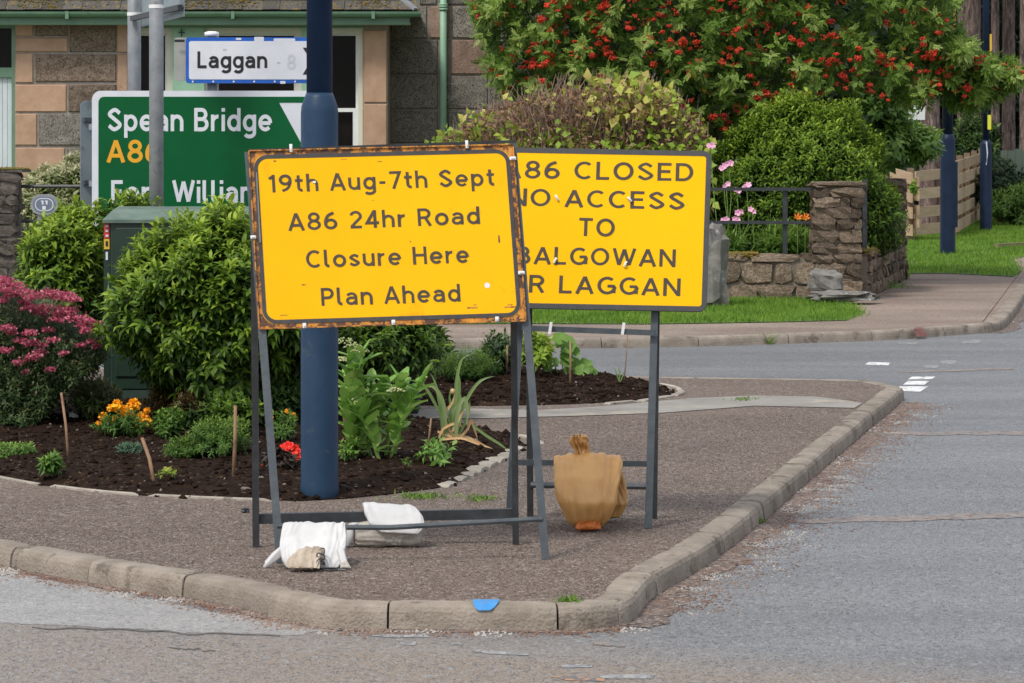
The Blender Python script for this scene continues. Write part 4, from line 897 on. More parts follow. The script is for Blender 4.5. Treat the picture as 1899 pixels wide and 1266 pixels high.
# drain pipe
X = pxX(822.5, 37.9); m = MB().tube([(X, 37.9, .1), (X, 37.9, 4.4)], .043, 14); dp = m.out('drain_pipe', M['mint'], house, True)
for py in (12, 266): 
    for q in (-4, 0, 5): MB().tube([(X, 37.9, hz(py + q, 37.9) - .012), (X, 37.9, hz(py + q, 37.9) + .012)], .056, 14).out('pipe_collar', M['mint'], dp, True)
# windows (three lights) in a green painted frame
def pxbox(x0, y0, x1, y1, Ya, Yb_, name, key, parent): return MB().bb((pxX(x0, YB), Ya, hz(y1)), (pxX(x1, YB), Yb_, hz(y0))).out(name, M[key], parent)
pxbox(237, 45, 675, 51, YB + .0, YB + .3, 'window_header', 'green_paint', house)
for x0, x1 in ((320, 379), (560, 592)):
    pxbox(x0, 51, x1, 330, YB + .02, YB + .3, 'window_mullion', 'mint', house)
pxbox(237, 318, 675, 330, YB - .05, YB + .36, 'window_sill', 'sandstone', house)
mb_ = MB().bar((pxX(337, YB), YB + .008, hz(67)), (pxX(337, YB), YB + .008, hz(53)), .012, .02, (0, 1, 0)); mb_.bar((pxX(331, YB), YB + .008, hz(60)), (pxX(343, YB), YB + .008, hz(60)), .02, .012); mb_.out('wall_tie_cross', M['black_steel'], house)
def sash(x0, x1, rail=203):
    w_ = MB(); Y0, Y1 = YB + .09, YB + .16; t = 11
    for a, b, c, d in ((x0, 51, x1, 62), (x0, 310, x1, 318), (x0, 62, x0 + t, 310), (x1 - t, 62, x1, 310)): w_.bb((pxX(a, YB), Y0, hz(d)), (pxX(c, YB), Y1, hz(b)))
    wf = w_.out('window', M['cream'], house)
    lo = MB()
    for a, b, c, d in ((x0 + t, rail - 3, x1 - t, rail + 4), (x0 + t, rail + 4, x0 + t + 10, 310), (x1 - t - 10, rail + 4, x1 - t, 310), (x0 + t + 10, 298, x1 - t - 10, 310)): lo.bb((pxX(a, YB), Y0 + .02, hz(d)), (pxX(c, YB), Y1 - .005, hz(b)))
    lo.out('lower_sash', M['white_paint'], wf)
    up = MB()
    for a, b, c, d in ((x0 + t, 62, x1 - t, 65), (x0 + t, 65, x0 + t + 5, rail - 3), (x1 - t - 5, 65, x1 - t, rail - 3)): up.bb((pxX(a, YB), Y1 + .004, hz(d)), (pxX(c, YB), Y1 + .04, hz(b)))
    up.out('upper_sash', M['white_paint'], wf)
    MB().bb((pxX(x0 + 5, YB), Y1 + .045, hz(312)), (pxX(x1 - 5, YB), Y1 + .05, hz(56))).out('pane', M['glass'], wf)
sash(239, 320); sash(379, 560); sash(592, 675)
# door
pxbox(22, 42, 28, 530, YB - .0, YB + .1, 'door_frame', 'green_paint', house); pxbox(-110, 42, -104, 530, YB, YB + .1, 'door_frame', 'green_paint', house)
pxbox(-104, 42, 22, 52, YB + .002, YB + .1, 'door_frame', 'green_paint', house); pxbox(-104, 125, 22, 143, YB + .002, YB + .1, 'transom_bar', 'green_paint', house)
pxbox(-104, 52, 22, 125, YB + .05, YB + .06, 'transom_pane', 'glass', house)
dr = pxbox(-104, 143, 22, 530, YB + .06, YB + .09, 'door', 'door_white', house)
for i in range(14): x = -104 + 9 * i; MB().bb((pxX(x, YB) + .003, YB + .05, .05), (pxX(x + 9, YB) - .003, YB + .062, hz(143) - .002)).out('door_board', M['door_white'], dr)

# ================================================================ LAMP POSTS
def lamp(label, pxc, Y, rb, rt, sh_y, base_y, top=8.0, door=True, group='navy blue lamp posts', low='navy_low', shaft='navy'):
    X = pxX(pxc, Y); zs = CH - (sh_y - HY) * Y / F
    t = thing('lamp_post', label, 'lamp post', (X, Y, 0), group)
    MB().lathe((X, Y, 0), [(rb * 1.03, -.1), (rb * 1.03, .05), (rb, .07), (rb, zs - .06), (rb * .96, zs - .03), (rt * 1.15, zs + .01), (rt * 1.02, zs + .03)], 28).out('base_section', M[low], t, True)
    MB().lathe((X, Y, 0), [(rt, zs + .02), (rt * .93, top)], 24).out('shaft', M[shaft], t, True)
    MB().tube([(X, Y, top), (X, Y - .3, top + .35), (X, Y - 1.0, top + .5)], .03, 10).out('bracket_arm', M['navy'], t, True)
    MB().box((X, Y - 1.25, top + .48), (.22, .55, .12)).out('lamp_head', M['galv'], t)
    return t, X, zs
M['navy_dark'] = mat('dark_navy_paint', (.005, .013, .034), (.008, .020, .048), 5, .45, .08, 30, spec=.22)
M['navy_low'] = mat('navy_paint_base', (.014, .038, .080), (.020, .050, .098), 5, .45, .1, 30, third=(.045, .07, .09), tscale=9, tpos=.62, spec=.25)
t1, X1, z1 = lamp('large navy blue lamp post rising from the flower bed behind the left yellow sign', 593, 14.17, .0865, .0600, 184, 920)
MB().lathe((X1, 14.17, 0), [(.0875, .80), (.091, .81), (.091, .855), (.0875, .865)], 28).out('door_collar', M['navy_low'], t1, True)
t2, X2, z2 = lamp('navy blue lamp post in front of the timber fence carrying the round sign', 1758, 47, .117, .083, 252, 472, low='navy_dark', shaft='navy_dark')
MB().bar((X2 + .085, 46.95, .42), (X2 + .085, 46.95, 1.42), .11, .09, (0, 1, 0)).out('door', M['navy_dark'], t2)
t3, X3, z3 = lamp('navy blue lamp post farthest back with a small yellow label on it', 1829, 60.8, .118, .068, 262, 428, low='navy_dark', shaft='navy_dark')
MB().bb((X3 + .02, 60.72, hz(240, 60.8)), (X3 + .09, 60.74, hz(213, 60.8))).out('label_plate', M['sticker_yellow2'] if 'sticker_yellow2' in M else M['sticker_yellow'], t3)
MB().tube([(X3 - .01, 60.68, hz(262, 60.8)), (X3 + .01, 60.68, hz(285, 60.8)), (X3 - .01, 60.69, hz(305, 60.8))], .012, 5).out('paint_drip', M['white_sign'], t3)
MB().bb((X3 + .07, 60.76, hz(115, 60.8)), (X3 + .11, 60.8, hz(63, 60.8))).out('orange_strip', M['sticker_yellow'], t3)
MB().bb((X2 + .075, 47.02, hz(52, 47)), (X2 + .125, 47.08, hz(-30, 47))).out('orange_strip', M['sticker_yellow'], t2)
# round sign on the second lamp post
rs = thing('round_sign', 'round white sign with red rim half hidden by rowan leaves on the lamp post', 'road sign', (pxX(1762, 46.8), 46.8, hz(86, 46.8)))
O = Vector((pxX(1762, 46.8), 46.8, hz(86, 46.8))); ex, ey, nr = Vector((1, 0, 0)), Vector((0, 0, 1)), Vector((0, -1, 0))
plate('face', O, ex, ey, nr, -.16, .16, -.16, .16, .159, 0, .004, M['white_sign'], rs, 8); ring('red_rim', O, ex, ey, nr, -.215, .215, -.215, .215, .214, .055, 0, .007, M['redrim'] if 'redrim' in M else M['red'], rs, 10)
# grey poles
def pole(label, pxc, Y, r, top=4.6, nm='sign_pole', b0=-.1):
    X = pxX(pxc, Y); t = thing(nm, label, 'pole', (X, Y, 0)); MB().lathe((X, Y, 0), [(r, b0), (r, top)], 24).out('tube', M['galv'], t, True); MB().lathe((X, Y, 0), [(r * 1.03, top), (r * 1.03, top + .02)], 24).out('cap', M['galv'], t, True); return t, X
YP = 20.2
pa, XA = pole('grey steel pole in front of the green direction sign', 290.5, YP, .0475); pb, XB = pole('grey steel pole rising behind the top of the green sign', 249.5, 21.6, .0475)
for z in (hz(12, YP),): MB().tube([(XA, YP, z - .012), (XA, YP, z + .012)], .0505, 20).out('band', M['tie'], pa)
MB().tube([(XB, 21.6, hz(26, 21.6) - .012), (XB, 21.6, hz(26, 21.6) + .012)], .0505, 20).out('band', M['tie'], pb)
# sign seen from the back at top left
bs = thing('road_sign', 'grey back of a sign clamped high between the two grey poles', 'road sign', (pxX(305, 20.9), 20.9, hz(40, 20.9)))
A = Q(264, 50, 21.55); B = Q(343, 30, 20.35); Hh = Vector((0, 0, .75)); d = (B - A).normalized(); nn = Vector((d.y, -d.x, 0)); 
MB().add([A, B, B + Hh, A + Hh, A + nn * .004, B + nn * .004, B + Hh + nn * .004, A + Hh + nn * .004], [(0, 1, 2, 3), (7, 6, 5, 4), (0, 4, 5, 1), (1, 5, 6, 2), (2, 6, 7, 3), (3, 7, 4, 0)]).out('plate', M['sign_back'], bs)
for z0 in (.06,): MB().bar(A + Vector((-.04, 0, z0)) + nn * .03, B + Vector((0, 0, z0)) + nn * .03, .03, .035).out('bracket', M['black_steel'], bs)

# ================================================================ DIRECTION SIGNS
YS = 20.95
gs = thing('direction_sign', 'green direction sign with white lettering Spean Bridge and Fort William', 'direction sign', (pxX(380, YS), YS, .4))
O = Vector((0, YS, 0)); ex, ey, nr = Vector((1, 0, 0)), Vector((0, 0, 1)), Vector((0, -1, 0)); sx = lambda px: pxX(px, YS); sz = lambda py: hz(py, YS)
def roundtl(x0, y0, x1, y1, r, tipx):
    ym = (y0 + y1) / 2; pts = [(x1, y1)] + [(x0 + r + r * math.cos(R(a)), y1 - r + r * math.sin(R(a))) for a in range(90, 181, 15)] + [(x0 + r + r * math.cos(R(a)), y0 + r + r * math.sin(R(a))) for a in range(180, 271, 15)] + [(x1, y0), (tipx, ym)]
    return pts
plate('plate', O, ex, ey, nr, 0, 0, 0, 0, 0, -.004, 0, M['white_sign'], gs, outline=roundtl(sx(171), sz(470), sx(600), sz(168), .06, sx(640)))
plate('green_field', O, ex, ey, nr, 0, 0, 0, 0, 0, .0005, .002, M['green_sign'], gs, outline=roundtl(sx(183), sz(458), sx(512), sz(179), .04, sx(588)))
MB().add([(sx(512), YS - .0028, sz(179)), (sx(598), YS - .0028, sz(179)), (sx(598), YS - .0028, sz(190)), (sx(512 + 5), YS - .0028, sz(190))], [(0, 3, 2, 1)]).out('green_edge', M['green_sign'], gs)
def gtxt(s, x0, x1, yb, cap_px, m_, w=.235): lettering('lettering', s, O, ex, ey, nr, sx(x0), sx(x1), sz(yb), cap_px * YS / F, m_, gs, w, lift=.003)
gtxt('Spean Bridge', 200, 505, 243, 43, M['white_sign']); gtxt('A86', 199, 298, 301, 42, M['amber']); gtxt('Fort William', 207, 482, 376, 42, M['white_sign'])
for z in (sz(235), sz(340)): MB().bb((sx(165), YS + .004, z - .02), (sx(560), YS + .05, z + .02)).out('rail', M['galv'], gs)
for px in (320, 520): X = sx(px); MB().lathe((X, YS + .11, 0), [(.045, -.1), (.045, sz(176))], 20).out('post', M['galv'], gs, True)
bb_ = thing('road_sign', 'grey blue back of a rounded sign at the left of the green sign', 'road sign', (pxX(162, 21.4), 21.4, 0)); 
dd = Vector((math.cos(R(38)), math.sin(R(38)), 0)); O2 = Vector((pxX(151, 21.2), 21.15, 0)); plate('plate', O2, dd, ey, Vector((dd.y, -dd.x, 0)), 0, .75, hz(500, 21.2), hz(186, 21.2), .05, 0, .004, M['sign_back'], bb_)
for py in (222, 338): MB().bar(O2 + dd * .03 + Vector((.0, -.02, hz(py, 21.2))), O2 + dd * .7 + Vector((0, -.02, hz(py, 21.2))), .03, .03).out('channel', M['steel'], bb_)
MB().bar(O2 + dd * .4 + Vector((0, .05, -.1)), O2 + dd * .4 + Vector((0, .05, 1.2)), .06, .06, (0, 1, 0)).out('post', M['galv'], bb_)
YL = 23.0; lx = lambda px: pxX(px, YL); lz = lambda py: hz(py, YL)
ls = thing('direction_sign', 'white finger sign with blue border reading Laggan above the green sign', 'direction sign', (lx(395), YL, 0)); O = Vector((0, YL, 0))
sl_ = -.012; EXL = Vector((math.cos(.0), 0, -.012)).normalized()
plate('light_box', Vector((0, YL + .05, 0)), ex, ey, nr, lx(322), lx(600), lz(149), lz(69), .02, -.05, .0, M['box_grey'] if 'box_grey' in M else M['sign_back'], ls)
MB().bb((lx(324), YL - .006, lz(78)), (lx(343), YL - .003, lz(73))).out('slot', M['black'], ls)
plate('plate', O, ex, ey, nr, 0, 0, 0, 0, 0, -.03, 0, M['blue'], ls, outline=roundtl(lx(345), lz(154), lx(580), lz(69), .02, lx(606)))
plate('white_field', O, ex, ey, nr, 0, 0, 0, 0, 0, .0, .003, M['white_sign'], ls, outline=roundtl(lx(351), lz(147), lx(577), lz(76), .018, lx(599)))
lettering('lettering', 'Laggan', O, ex, ey, nr, lx(367), lx(496), lz(126), 31 * YL / F, M['black'], ls, .25, lift=.004)
lettering('faded_digit', '8', O, ex, ey, nr, lx(533), lx(549), lz(128), 28 * YL / F, M['ghost'], ls, .25, lift=.004)
plate('chevron', O, ex, ey, nr, 0, 0, 0, 0, 0, .003, .0045, M['black'], ls, outline=[(lx(562), lz(88)), (lx(572), lz(88)), (lx(590), lz(112)), (lx(572), lz(138)), (lx(562), lz(138)), (lx(577), lz(112))])
for px, py, w_, h_ in ((472, 68, 18, 8), (438, 70, 10, 4), (520, 150, 10, 5), (508, 71, 40, 6)): plate('peeled_patch', O, ex, ey, nr, lx(px), lx(px + w_), lz(py + h_), lz(py), .006, .0, .0036, M['white_sign'], ls)
for px in range(358, 560, 38): MB().bb((lx(px) - .006, YL - .005, lz(151) - .006), (lx(px) + .006, YL - .001, lz(151) + .006)).out('rivet', M['tie'], ls)
for px, py in ((417, 91), (517, 115)): MB().bb((lx(px) - .012, YL - .006, lz(py) - .006), (lx(px) + .012, YL - .0035, lz(py) + .005)).out('scuff', M['ghost'], ls)
MB().lathe((lx(393), YL + .09, 0), [(.045, -.1), (.045, lz(58) - .03)], 20).out('post', M['galv'], ls, True)
MB().lathe((lx(391), YL + .09, 0), [(.055, lz(66)), (.055, lz(59)), (.03, lz(57))], 20).out('cap', M['tie'], ls, True)

# ================================================================ GREEN CABINETS
YC = 19.0; cx_ = lambda px: pxX(px, YC)
cab = thing('street_cabinet', 'tall dark green street cabinet with red and yellow stickers behind the round shrub', 'cabinet', (cx_(330), YC + .2, 0))
x0, x1 = cx_(205), cx_(600); zt = hz(407, YC); 
bevel(MB().bb((x0, YC, .12), (x1, YC + .42, zt)).out('body', M['cabinet'], cab), .008)
MB().bb((x0 - .01, YC - .015, -.05), (x1 + .01, YC + .43, .115)).out('plinth', M['cab_plinth'] if 'cab_plinth' in M else M['cabinet'], cab)
MB().add([(x0 - .045, YC - .03, zt), (x1 + .04, YC - .03, zt), (x1 + .04, YC + .45, zt), (x0 - .045, YC + .45, zt), (x0 + .0, YC + .15, zt + .06), (x1, YC + .15, zt + .06), (x1, YC + .4, zt + .075), (x0 - .0, YC + .4, zt + .075), (x0 - .045, YC - .03, zt - .02), (x1 + .04, YC - .03, zt - .02)], [(0, 1, 5, 4), (4, 5, 6, 7), (7, 6, 2, 3), (0, 4, 7, 3), (1, 2, 6, 5), (8, 9, 1, 0), (8, 0, 3), (9, 2, 1)]).out('roof', M['cab_top'], cab)
xl = cx_(192)
sidep = MB().bb((xl, YC + .02, .12), (x0 - .004, YC + .4, zt - .002)).out('side_post', M['cabinet'], cab)
for k, (dx0, dx1) in enumerate(((215, 345), (347, 477), (479, 590))):
    d_ = MB().bb((cx_(dx0), YC - .012, .2), (cx_(dx1), YC - .001, zt - .05)).out('door', M['cabinet'], cab); bevel(d_, .004)
    MB().bb((cx_(dx0 + 4), YC - .03, .62), (cx_(dx0 + 11), YC - .013, .78)).out('handle', M['black_steel'], d_)
def stk(y0, y1, key, nm='sticker', a=192.8, b=203): return MB().bb((cx_(a), YC + .013, hz(y1, YC)), (cx_(b), YC + .019, hz(y0, YC))).out(nm, M[key], cab)
stk(413, 442, 'red'); stk(443, 462, 'sticker_yellow'); stk(467, 482, 'white_sign', a=196, b=200)
for yy in (418, 427, 436): MB().bb((cx_(196), YC + .009, hz(yy + 3, YC)), (cx_(201), YC + .012, hz(yy - 1, YC))).out('sticker_symbol', M['white_sign'], cab)
MB().bb((cx_(196), YC + .009, hz(456, YC)), (cx_(200), YC + .012, hz(447, YC))).out('sticker_symbol', M['black'], cab)
cab2 = thing('street_cabinet', 'low dark green cabinet corner showing beside the pale green sedum', 'cabinet', (cx_(700), YC + .1, 0))
bevel(MB().bb((cx_(612), YC - .35, 0), (cx_(780), YC + .1, .62)).out('body', M['cabinet'], cab2), .01)
# numbered disc on a post
dp_ = thing('marker_post', 'small post with oval disc numbered 11 among the shrubs at left', 'marker post', (pxX(82, 24), 24, 0)); YD = 24.0; O = Vector((pxX(82.5, YD), YD, hz(379, YD)))
MB().bb((O.x - .055, YD + .02, 0), (O.x + .055, YD + .12, O.z - .05)).out('post', M['galv'], dp_)
plate('disc', O, ex, ey, nr, -.108, .108, -.08, .08, .0799, -.03, .0, M['galv'], dp_, 8); plate('disc_face', O, ex, ey, nr, -.088, .088, -.062, .062, .0619, 0, .003, M['disc'], dp_, 8); ring('disc_ring', O, ex, ey, nr, -.072, .072, -.050, .050, .0499, .006, .003, .004, M['white_sign'], dp_, 8)
lettering('number', '11', O, ex, ey, nr, -.028, .028, -.0, .032, M['white_sign'], dp_, .3, lift=.005); MB().bb((O.x - .014, YD - .007, O.z - .04), (O.x + .014, YD - .004, O.z - .012)).out('symbol', M['white_sign'], dp_)
for a, b, k in ((418, 424, 'white_sign'), (424, 430, 'green_paint'), (430, 436, 'white_sign')): MB().bb((O.x - .058, YD + .012, hz(b, YD)), (O.x + .058, YD + .018, hz(a, YD))).out('band', M[k], dp_)

# ================================================================ TIMBER FENCE, TRUNKS, WOODLAND
fn = thing('timber_fence', 'pale timber fence of wide horizontal boards behind the lamp posts', 'fence', (pxX(1695, 45), 45, 0))
def fence_run(a, b, z0, z1a, z1b, n, wd, posts, face=1, th=.03):
    a = Vector(a); b = Vector(b); d = (b - a).normalized(); nn = Vector((d.y, -d.x, 0))
    for i in range(n):
        za = z0 + (z1a - z0) * (i + .5) / n; zb = z0 + (z1b - z0) * (i + .5) / n
        MB().bar(a + nn * face * .06 + Vector((0, 0, za + random.uniform(-.01, .01))), b + nn * face * .06 + Vector((0, 0, zb + random.uniform(-.01, .01))), th, wd * random.uniform(.93, 1.05)).out('board', M['timber'], fn)
    for t in posts: p = a.lerp(b, t); MB().bar(p + Vector((0, 0, -.1)), p + Vector((0, 0, (z1a + (z1b - z1a) * t) + .02)), .11, .10, (0, 1, 0)).out('post', M['timber_dark'], fn)
A0 = (pxX(1640, 55.5), 55.5, 0); A1 = (pxX(1698, 53.5), 53.5, 0)
fence_run(A0, A1, .05, 1.42, 1.24, 4, .2, (.1, .85)); fence_run(A0, A1, .2, 1.3, 1.15, 4, .17, (), -1)
fence_run((pxX(1692, 54.5), 54.5, 0), (pxX(1772, 57), 57, 0), .02, 1.30, 1.36, 4, .19, (.98,)); 
fence_run((pxX(1765, 57.2), 57.2, 0), (pxX(1821, 72), 72, 0), .02, 1.44, 1.62, 5, .21, (.0, .22, .45, .7, .98))
fence_run((pxX(1768, 57.4), 57.6, 0), (pxX(1823, 72), 72.3, 0), .12, 1.34, 1.5, 4, .16, (), -1)
def trunk(label, px, Y, wpx, seed, h=7.5, key='bark', lean=0):
    r = wpx * Y / F / 2; X = pxX(px, Y); t = thing('pine_tree', label, 'tree', (X, Y, 0), 'tall brown tree trunks at the right')
    n, m = 40, 60; V = []
    for i in range(m + 1):
        z = h * i / m - .1
        for k in range(n):
            a = 2 * math.pi * k / n; p = Vector((math.cos(a) * 4, math.sin(a) * 4, z * 1.1 + seed * 7)); q = Vector((math.cos(a) * 11, math.sin(a) * 11, z * 3 + seed))
            rr = r * (1 + .5 * math.exp(-max(z, 0) * 3)) * (1 - .02 * z) * (1 + .05 * mnoise.noise(p) + .075 * abs(mnoise.noise(q)))
            V.append((X + rr * math.cos(a) + lean * z, Y + rr * math.sin(a), z))
    Fc = [(i * n + k, i * n + (k + 1) % n, (i + 1) * n + (k + 1) % n, (i + 1) * n + k) for i in range(m) for k in range(n)]
    obj('trunk', V, Fc, M[key], t, True)
    rg = np.random.default_rng(seed); nb = 9; tips = [(X + rg.uniform(-2.5, 2.5), Y + rg.uniform(-1, 2.5), h + rg.uniform(.5, 4)) for _ in range(nb)]
    branches((X + lean * h, Y, h - 1.0), tips, r * .5, .03, 6, rg, .02).out('limb', M[key], t)
    Pc = np.array(tips)[rg.integers(0, nb, 900)] + rg.normal(0, .6, (900, 3)); l = sprigs(rg, Pc, rg.normal(size=Pc.shape) + [0, 0, .4], 7, .2, .28, .35, .3, rbase=np.full(900, .2)); V, Fc, at = leaf_mesh(*l); o = obj('crown', V, Fc, GREEN['wood'], t, False, at); o['kind'] = 'stuff'
    return t
trunk('reddish brown trunk behind the fence corner, left of the round sign', 1725, 60, 38, 1)
trunk('wide brown trunk between the two far lamp posts', 1798, 76, 46, 2)
trunk('slim brown trunk just right of the farthest lamp post', 1846, 74, 16, 3)
trunk('dark furrowed trunk near the right edge of the photo', 1871, 78, 25, 4)
trunk('partly cut off dark trunk at the right edge of the photo', 1904, 70, 26, 5)
# far off wood as one mass
rg_ = np.random.default_rng(77); Cn = []
for x in np.arange(-3, 24, 1.5):
    for z in (1.2, 2.8, 4.6, 6.4, 8.2):
        Cn.append((x + rg_.uniform(-.8, .8), 84 + rg_.uniform(-2, 3), z + rg_.uniform(-.5, .5), rg_.uniform(1.2, 2.0)))
Cn = np.array(Cn); k = rg_.integers(0, len(Cn), 19000); D = nrm(rg_.normal(size=(len(k), 3))); P = Cn[k, :3] + D * (Cn[k, 3:4] * rg_.uniform(.4, 1, (len(k), 1)))
l = sprigs(rg_, P, D + [0, 0, .3], 5, .25, .34, .5, .25, rbase=rg_.uniform(.0, .45, len(P))); V, Fc, at = leaf_mesh(*l); V[:, 2] = np.maximum(V[:, 2], .0)
o = obj('woodland', V, Fc, GREEN['wood'], None, False, at); tag(o, 'dark far off woodland behind the rowan and the trunks', 'woodland', kind='stuff')
hb_ = obj('wooded_bank', [(-8, 90, -.2), (60, 90, -.2), (60, 96, 16), (-8, 96, 16)], [(0, 1, 2, 3)], mat('bank', (.012, .02, .012), (.03, .045, .025), 2.5, .95, 1, 8)); hb_['kind'] = 'structure'
gf = thing('board_fence', 'grey green upright board fence at the far right behind the undergrowth', 'fence', (pxX(1880, 68), 68, 0))
for i in range(12): x = pxX(1856, 68) + .16 * i; MB().bb((x + .005, 68, .0), (x + .153, 68.03, 1.62 + random.uniform(-.03, .02))).out('board', M['fence_green'], gf)
MB().bb((pxX(1856, 68), 68.035, 1.2), (pxX(1856, 68) + 1.9, 68.08, 1.3)).out('rail', M['fence_green'], gf)

# ================================================================ ROWAN
rw = thing('rowan_tree', 'rowan tree full of red berry clusters above the domed shrub', 'tree', (pxX(1290, 36.6), 36.6, 0))
rg_ = np.random.default_rng(41); YR = 36.4
def crown_lo(px):      # lower edge of the crown, photo rows
    xs = [870, 900, 915, 945, 1000, 1080, 1180, 1240, 1300, 1400, 1500, 1560, 1640, 1700, 1745, 1775, 1810, 1850, 1885, 1900]
    ys = [10, 50, 130, 190, 175, 165, 170, 210, 245, 225, 175, 165, 185, 195, 150, 195, 205, 175, 150, 130]
    return np.interp(px, xs, ys)
def crown_hi(px): return np.interp(px, [860, 880, 1000, 1100, 1600, 1700, 1740, 1765, 1785, 1830, 1860, 1900], [-20, -120, -420, -560, -560, -330, 10, 70, 98, 114, 120, 138])
def front_y(px, py): return YR - 1.5 * np.sqrt(np.clip(1 - ((px - 1330) / 520) ** 2, .05, 1)) * np.clip(1 - ((py + 160) / 620) ** 2, .3, 1)
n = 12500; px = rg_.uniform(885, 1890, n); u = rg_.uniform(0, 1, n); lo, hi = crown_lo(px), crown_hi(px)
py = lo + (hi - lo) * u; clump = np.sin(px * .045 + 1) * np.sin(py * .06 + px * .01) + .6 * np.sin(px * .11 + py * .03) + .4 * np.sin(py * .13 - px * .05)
keep = (rg_.uniform(-1.25, 1.2, n) < clump + .55); px, py, clump = px[keep], py[keep], clump[keep]; n = len(px)
dep = rg_.uniform(0, 1, n) ** 1.5; Yv = front_y(px, py) + dep * 1.7 - clump * .25
P = np.column_stack([(px - CX) * YR / F, Yv, CH - (py - HY) * YR / F])
out = np.column_stack([(px - 1330) / 600, np.full(n, -.8), np.full(n, .15)]) + rg_.normal(0, .45, (n, 3))
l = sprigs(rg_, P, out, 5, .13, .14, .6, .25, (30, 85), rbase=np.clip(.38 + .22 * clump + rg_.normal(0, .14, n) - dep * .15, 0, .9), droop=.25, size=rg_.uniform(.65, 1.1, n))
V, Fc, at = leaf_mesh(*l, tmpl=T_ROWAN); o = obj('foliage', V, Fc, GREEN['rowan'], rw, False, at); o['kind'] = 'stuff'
T0 = Vector((pxX(1290, 36.6), 36.6, 0)); mb = MB().tube([T0, T0 + Vector((.06, 0, .9)), T0 + Vector((-.04, .05, 1.7)), T0 + Vector((.05, 0, 2.6))], [.14, .11, .09, .07], 10); mb.out('trunk', M['bark_grey'], rw, True)
T2_ = T0 + Vector((-.35, .2, 0)); MB().tube([T2_, T2_ + Vector((-.2, 0, 1)), T2_ + Vector((-.35, 0, 2.2)), T2_ + Vector((-.8, 0, 3.4))], [.10, .08, .06, .04], 8).out('trunk', M['bark_grey'], rw, True)
ii = rg_.choice(n, 70, replace=False)
for q in ii:
    if P[q][2] < 1.9: continue
    s_ = T0 + Vector((rg_.uniform(-.3, .3), .1, rg_.uniform(1.3, 2.2))); branches(s_, [Vector(P[q])], .035, .006, 5, rg_, .12).out('branch', M['bark_grey'], rw)
def ico(r): 
    t = (1 + 5 ** .5) / 2; v = nrm(np.array([(-1, t, 0), (1, t, 0), (-1, -t, 0), (1, -t, 0), (0, -1, t), (0, 1, t), (0, -1, -t), (0, 1, -t), (t, 0, -1), (t, 0, 1), (-t, 0, -1), (-t, 0, 1)], float)) * r
    f = np.array([(0, 11, 5), (0, 5, 1), (0, 1, 7), (0, 7, 10), (0, 10, 11), (1, 5, 9), (5, 11, 4), (11, 10, 2), (10, 7, 6), (7, 1, 8), (3, 9, 4), (3, 4, 2), (3, 2, 6), (3, 6, 8), (3, 8, 9), (4, 9, 5), (2, 4, 11), (6, 2, 10), (8, 6, 7), (9, 8, 1)]); return v, f
bmesh_ = []
for k in range(6):
    r3 = np.random.default_rng(k + 5); v0, f0 = ico(.013); nb = 22 + 3 * k; c = r3.normal(0, 1, (nb, 3)); c = nrm(c) * r3.uniform(.3, 1, (nb, 1)) * [.055, .05, .028]
    Vb = (v0[None] * r3.uniform(.8, 1.15, (nb, 1, 1)) + c[:, None]).reshape(-1, 3); Fb = (f0[None] + (np.arange(nb) * 12)[:, None, None]).reshape(-1, 3); bmesh_.append(mesh_np('berry_cluster', Vb, Fb, M['berry'], True))
cnt = 0
while cnt < 298:
    x0_ = rg_.uniform(885, 1893)
    lo, hi = crown_lo(np.array([x0_]))[0], max(crown_hi(np.array([x0_]))[0], -30)
    if lo <= hi: continue
    y0_ = hi + (lo + 6 - hi) * rg_.uniform(0, 1) ** (.75 if x0_ > 1450 else 1.1)
    for _ in range(rg_.integers(1, 6)):
        x, y = x0_ + rg_.normal(0, 17), y0_ + rg_.normal(0, 13)
        lo, hi = crown_lo(np.array([x]))[0], max(crown_hi(np.array([x]))[0], -30)
        if cnt >= 298 or not (hi - 4 < y < lo + 10) or x > 1896: continue
        Y = front_y(np.array([x]), np.array([y]))[0] + rg_.uniform(-.22, .10); s_ = rg_.uniform(.5, 1.0)
        inst('berry_cluster', random.choice(bmesh_), Matrix.Translation(((x - CX) * YR / F, Y, CH - (y - HY) * YR / F)) @ Matrix.Rotation(rg_.uniform(0, 6.28), 4, 'Z') @ Matrix.Rotation(rg_.uniform(-.6, .6), 4, 'X') @ Matrix.Diagonal((s_, s_, s_ * rg_.uniform(.8, 1.6), 1)), rw); cnt += 1

Vs, Fs, k0 = [], [], 0      # the smaller bunches past the three hundred largest
while k0 < 190:
    x = rg_.uniform(880, 1890); lo, hi = crown_lo(np.array([x]))[0], max(crown_hi(np.array([x]))[0], -20)
    if lo <= hi: continue
    y = rg_.uniform(hi, lo + 8); Y = front_y(np.array([x]), np.array([y]))[0] + rg_.uniform(-.15, .15); nb = 9; v0, f0 = ico(.012); c = rg_.normal(0, .022, (nb, 3)) + [(x - CX) * YR / F, Y, CH - (y - HY) * YR / F]
    Vs.append((v0[None] + c[:, None]).reshape(-1, 3)); Fs.append((f0[None] + (np.arange(nb) * 12)[:, None, None]).reshape(-1, 3) + k0 * nb * 12); k0 += 1
o = obj('small_berry_clusters', np.vstack(Vs), np.vstack(Fs), M['berry'], rw, True); o['kind'] = 'stuff'

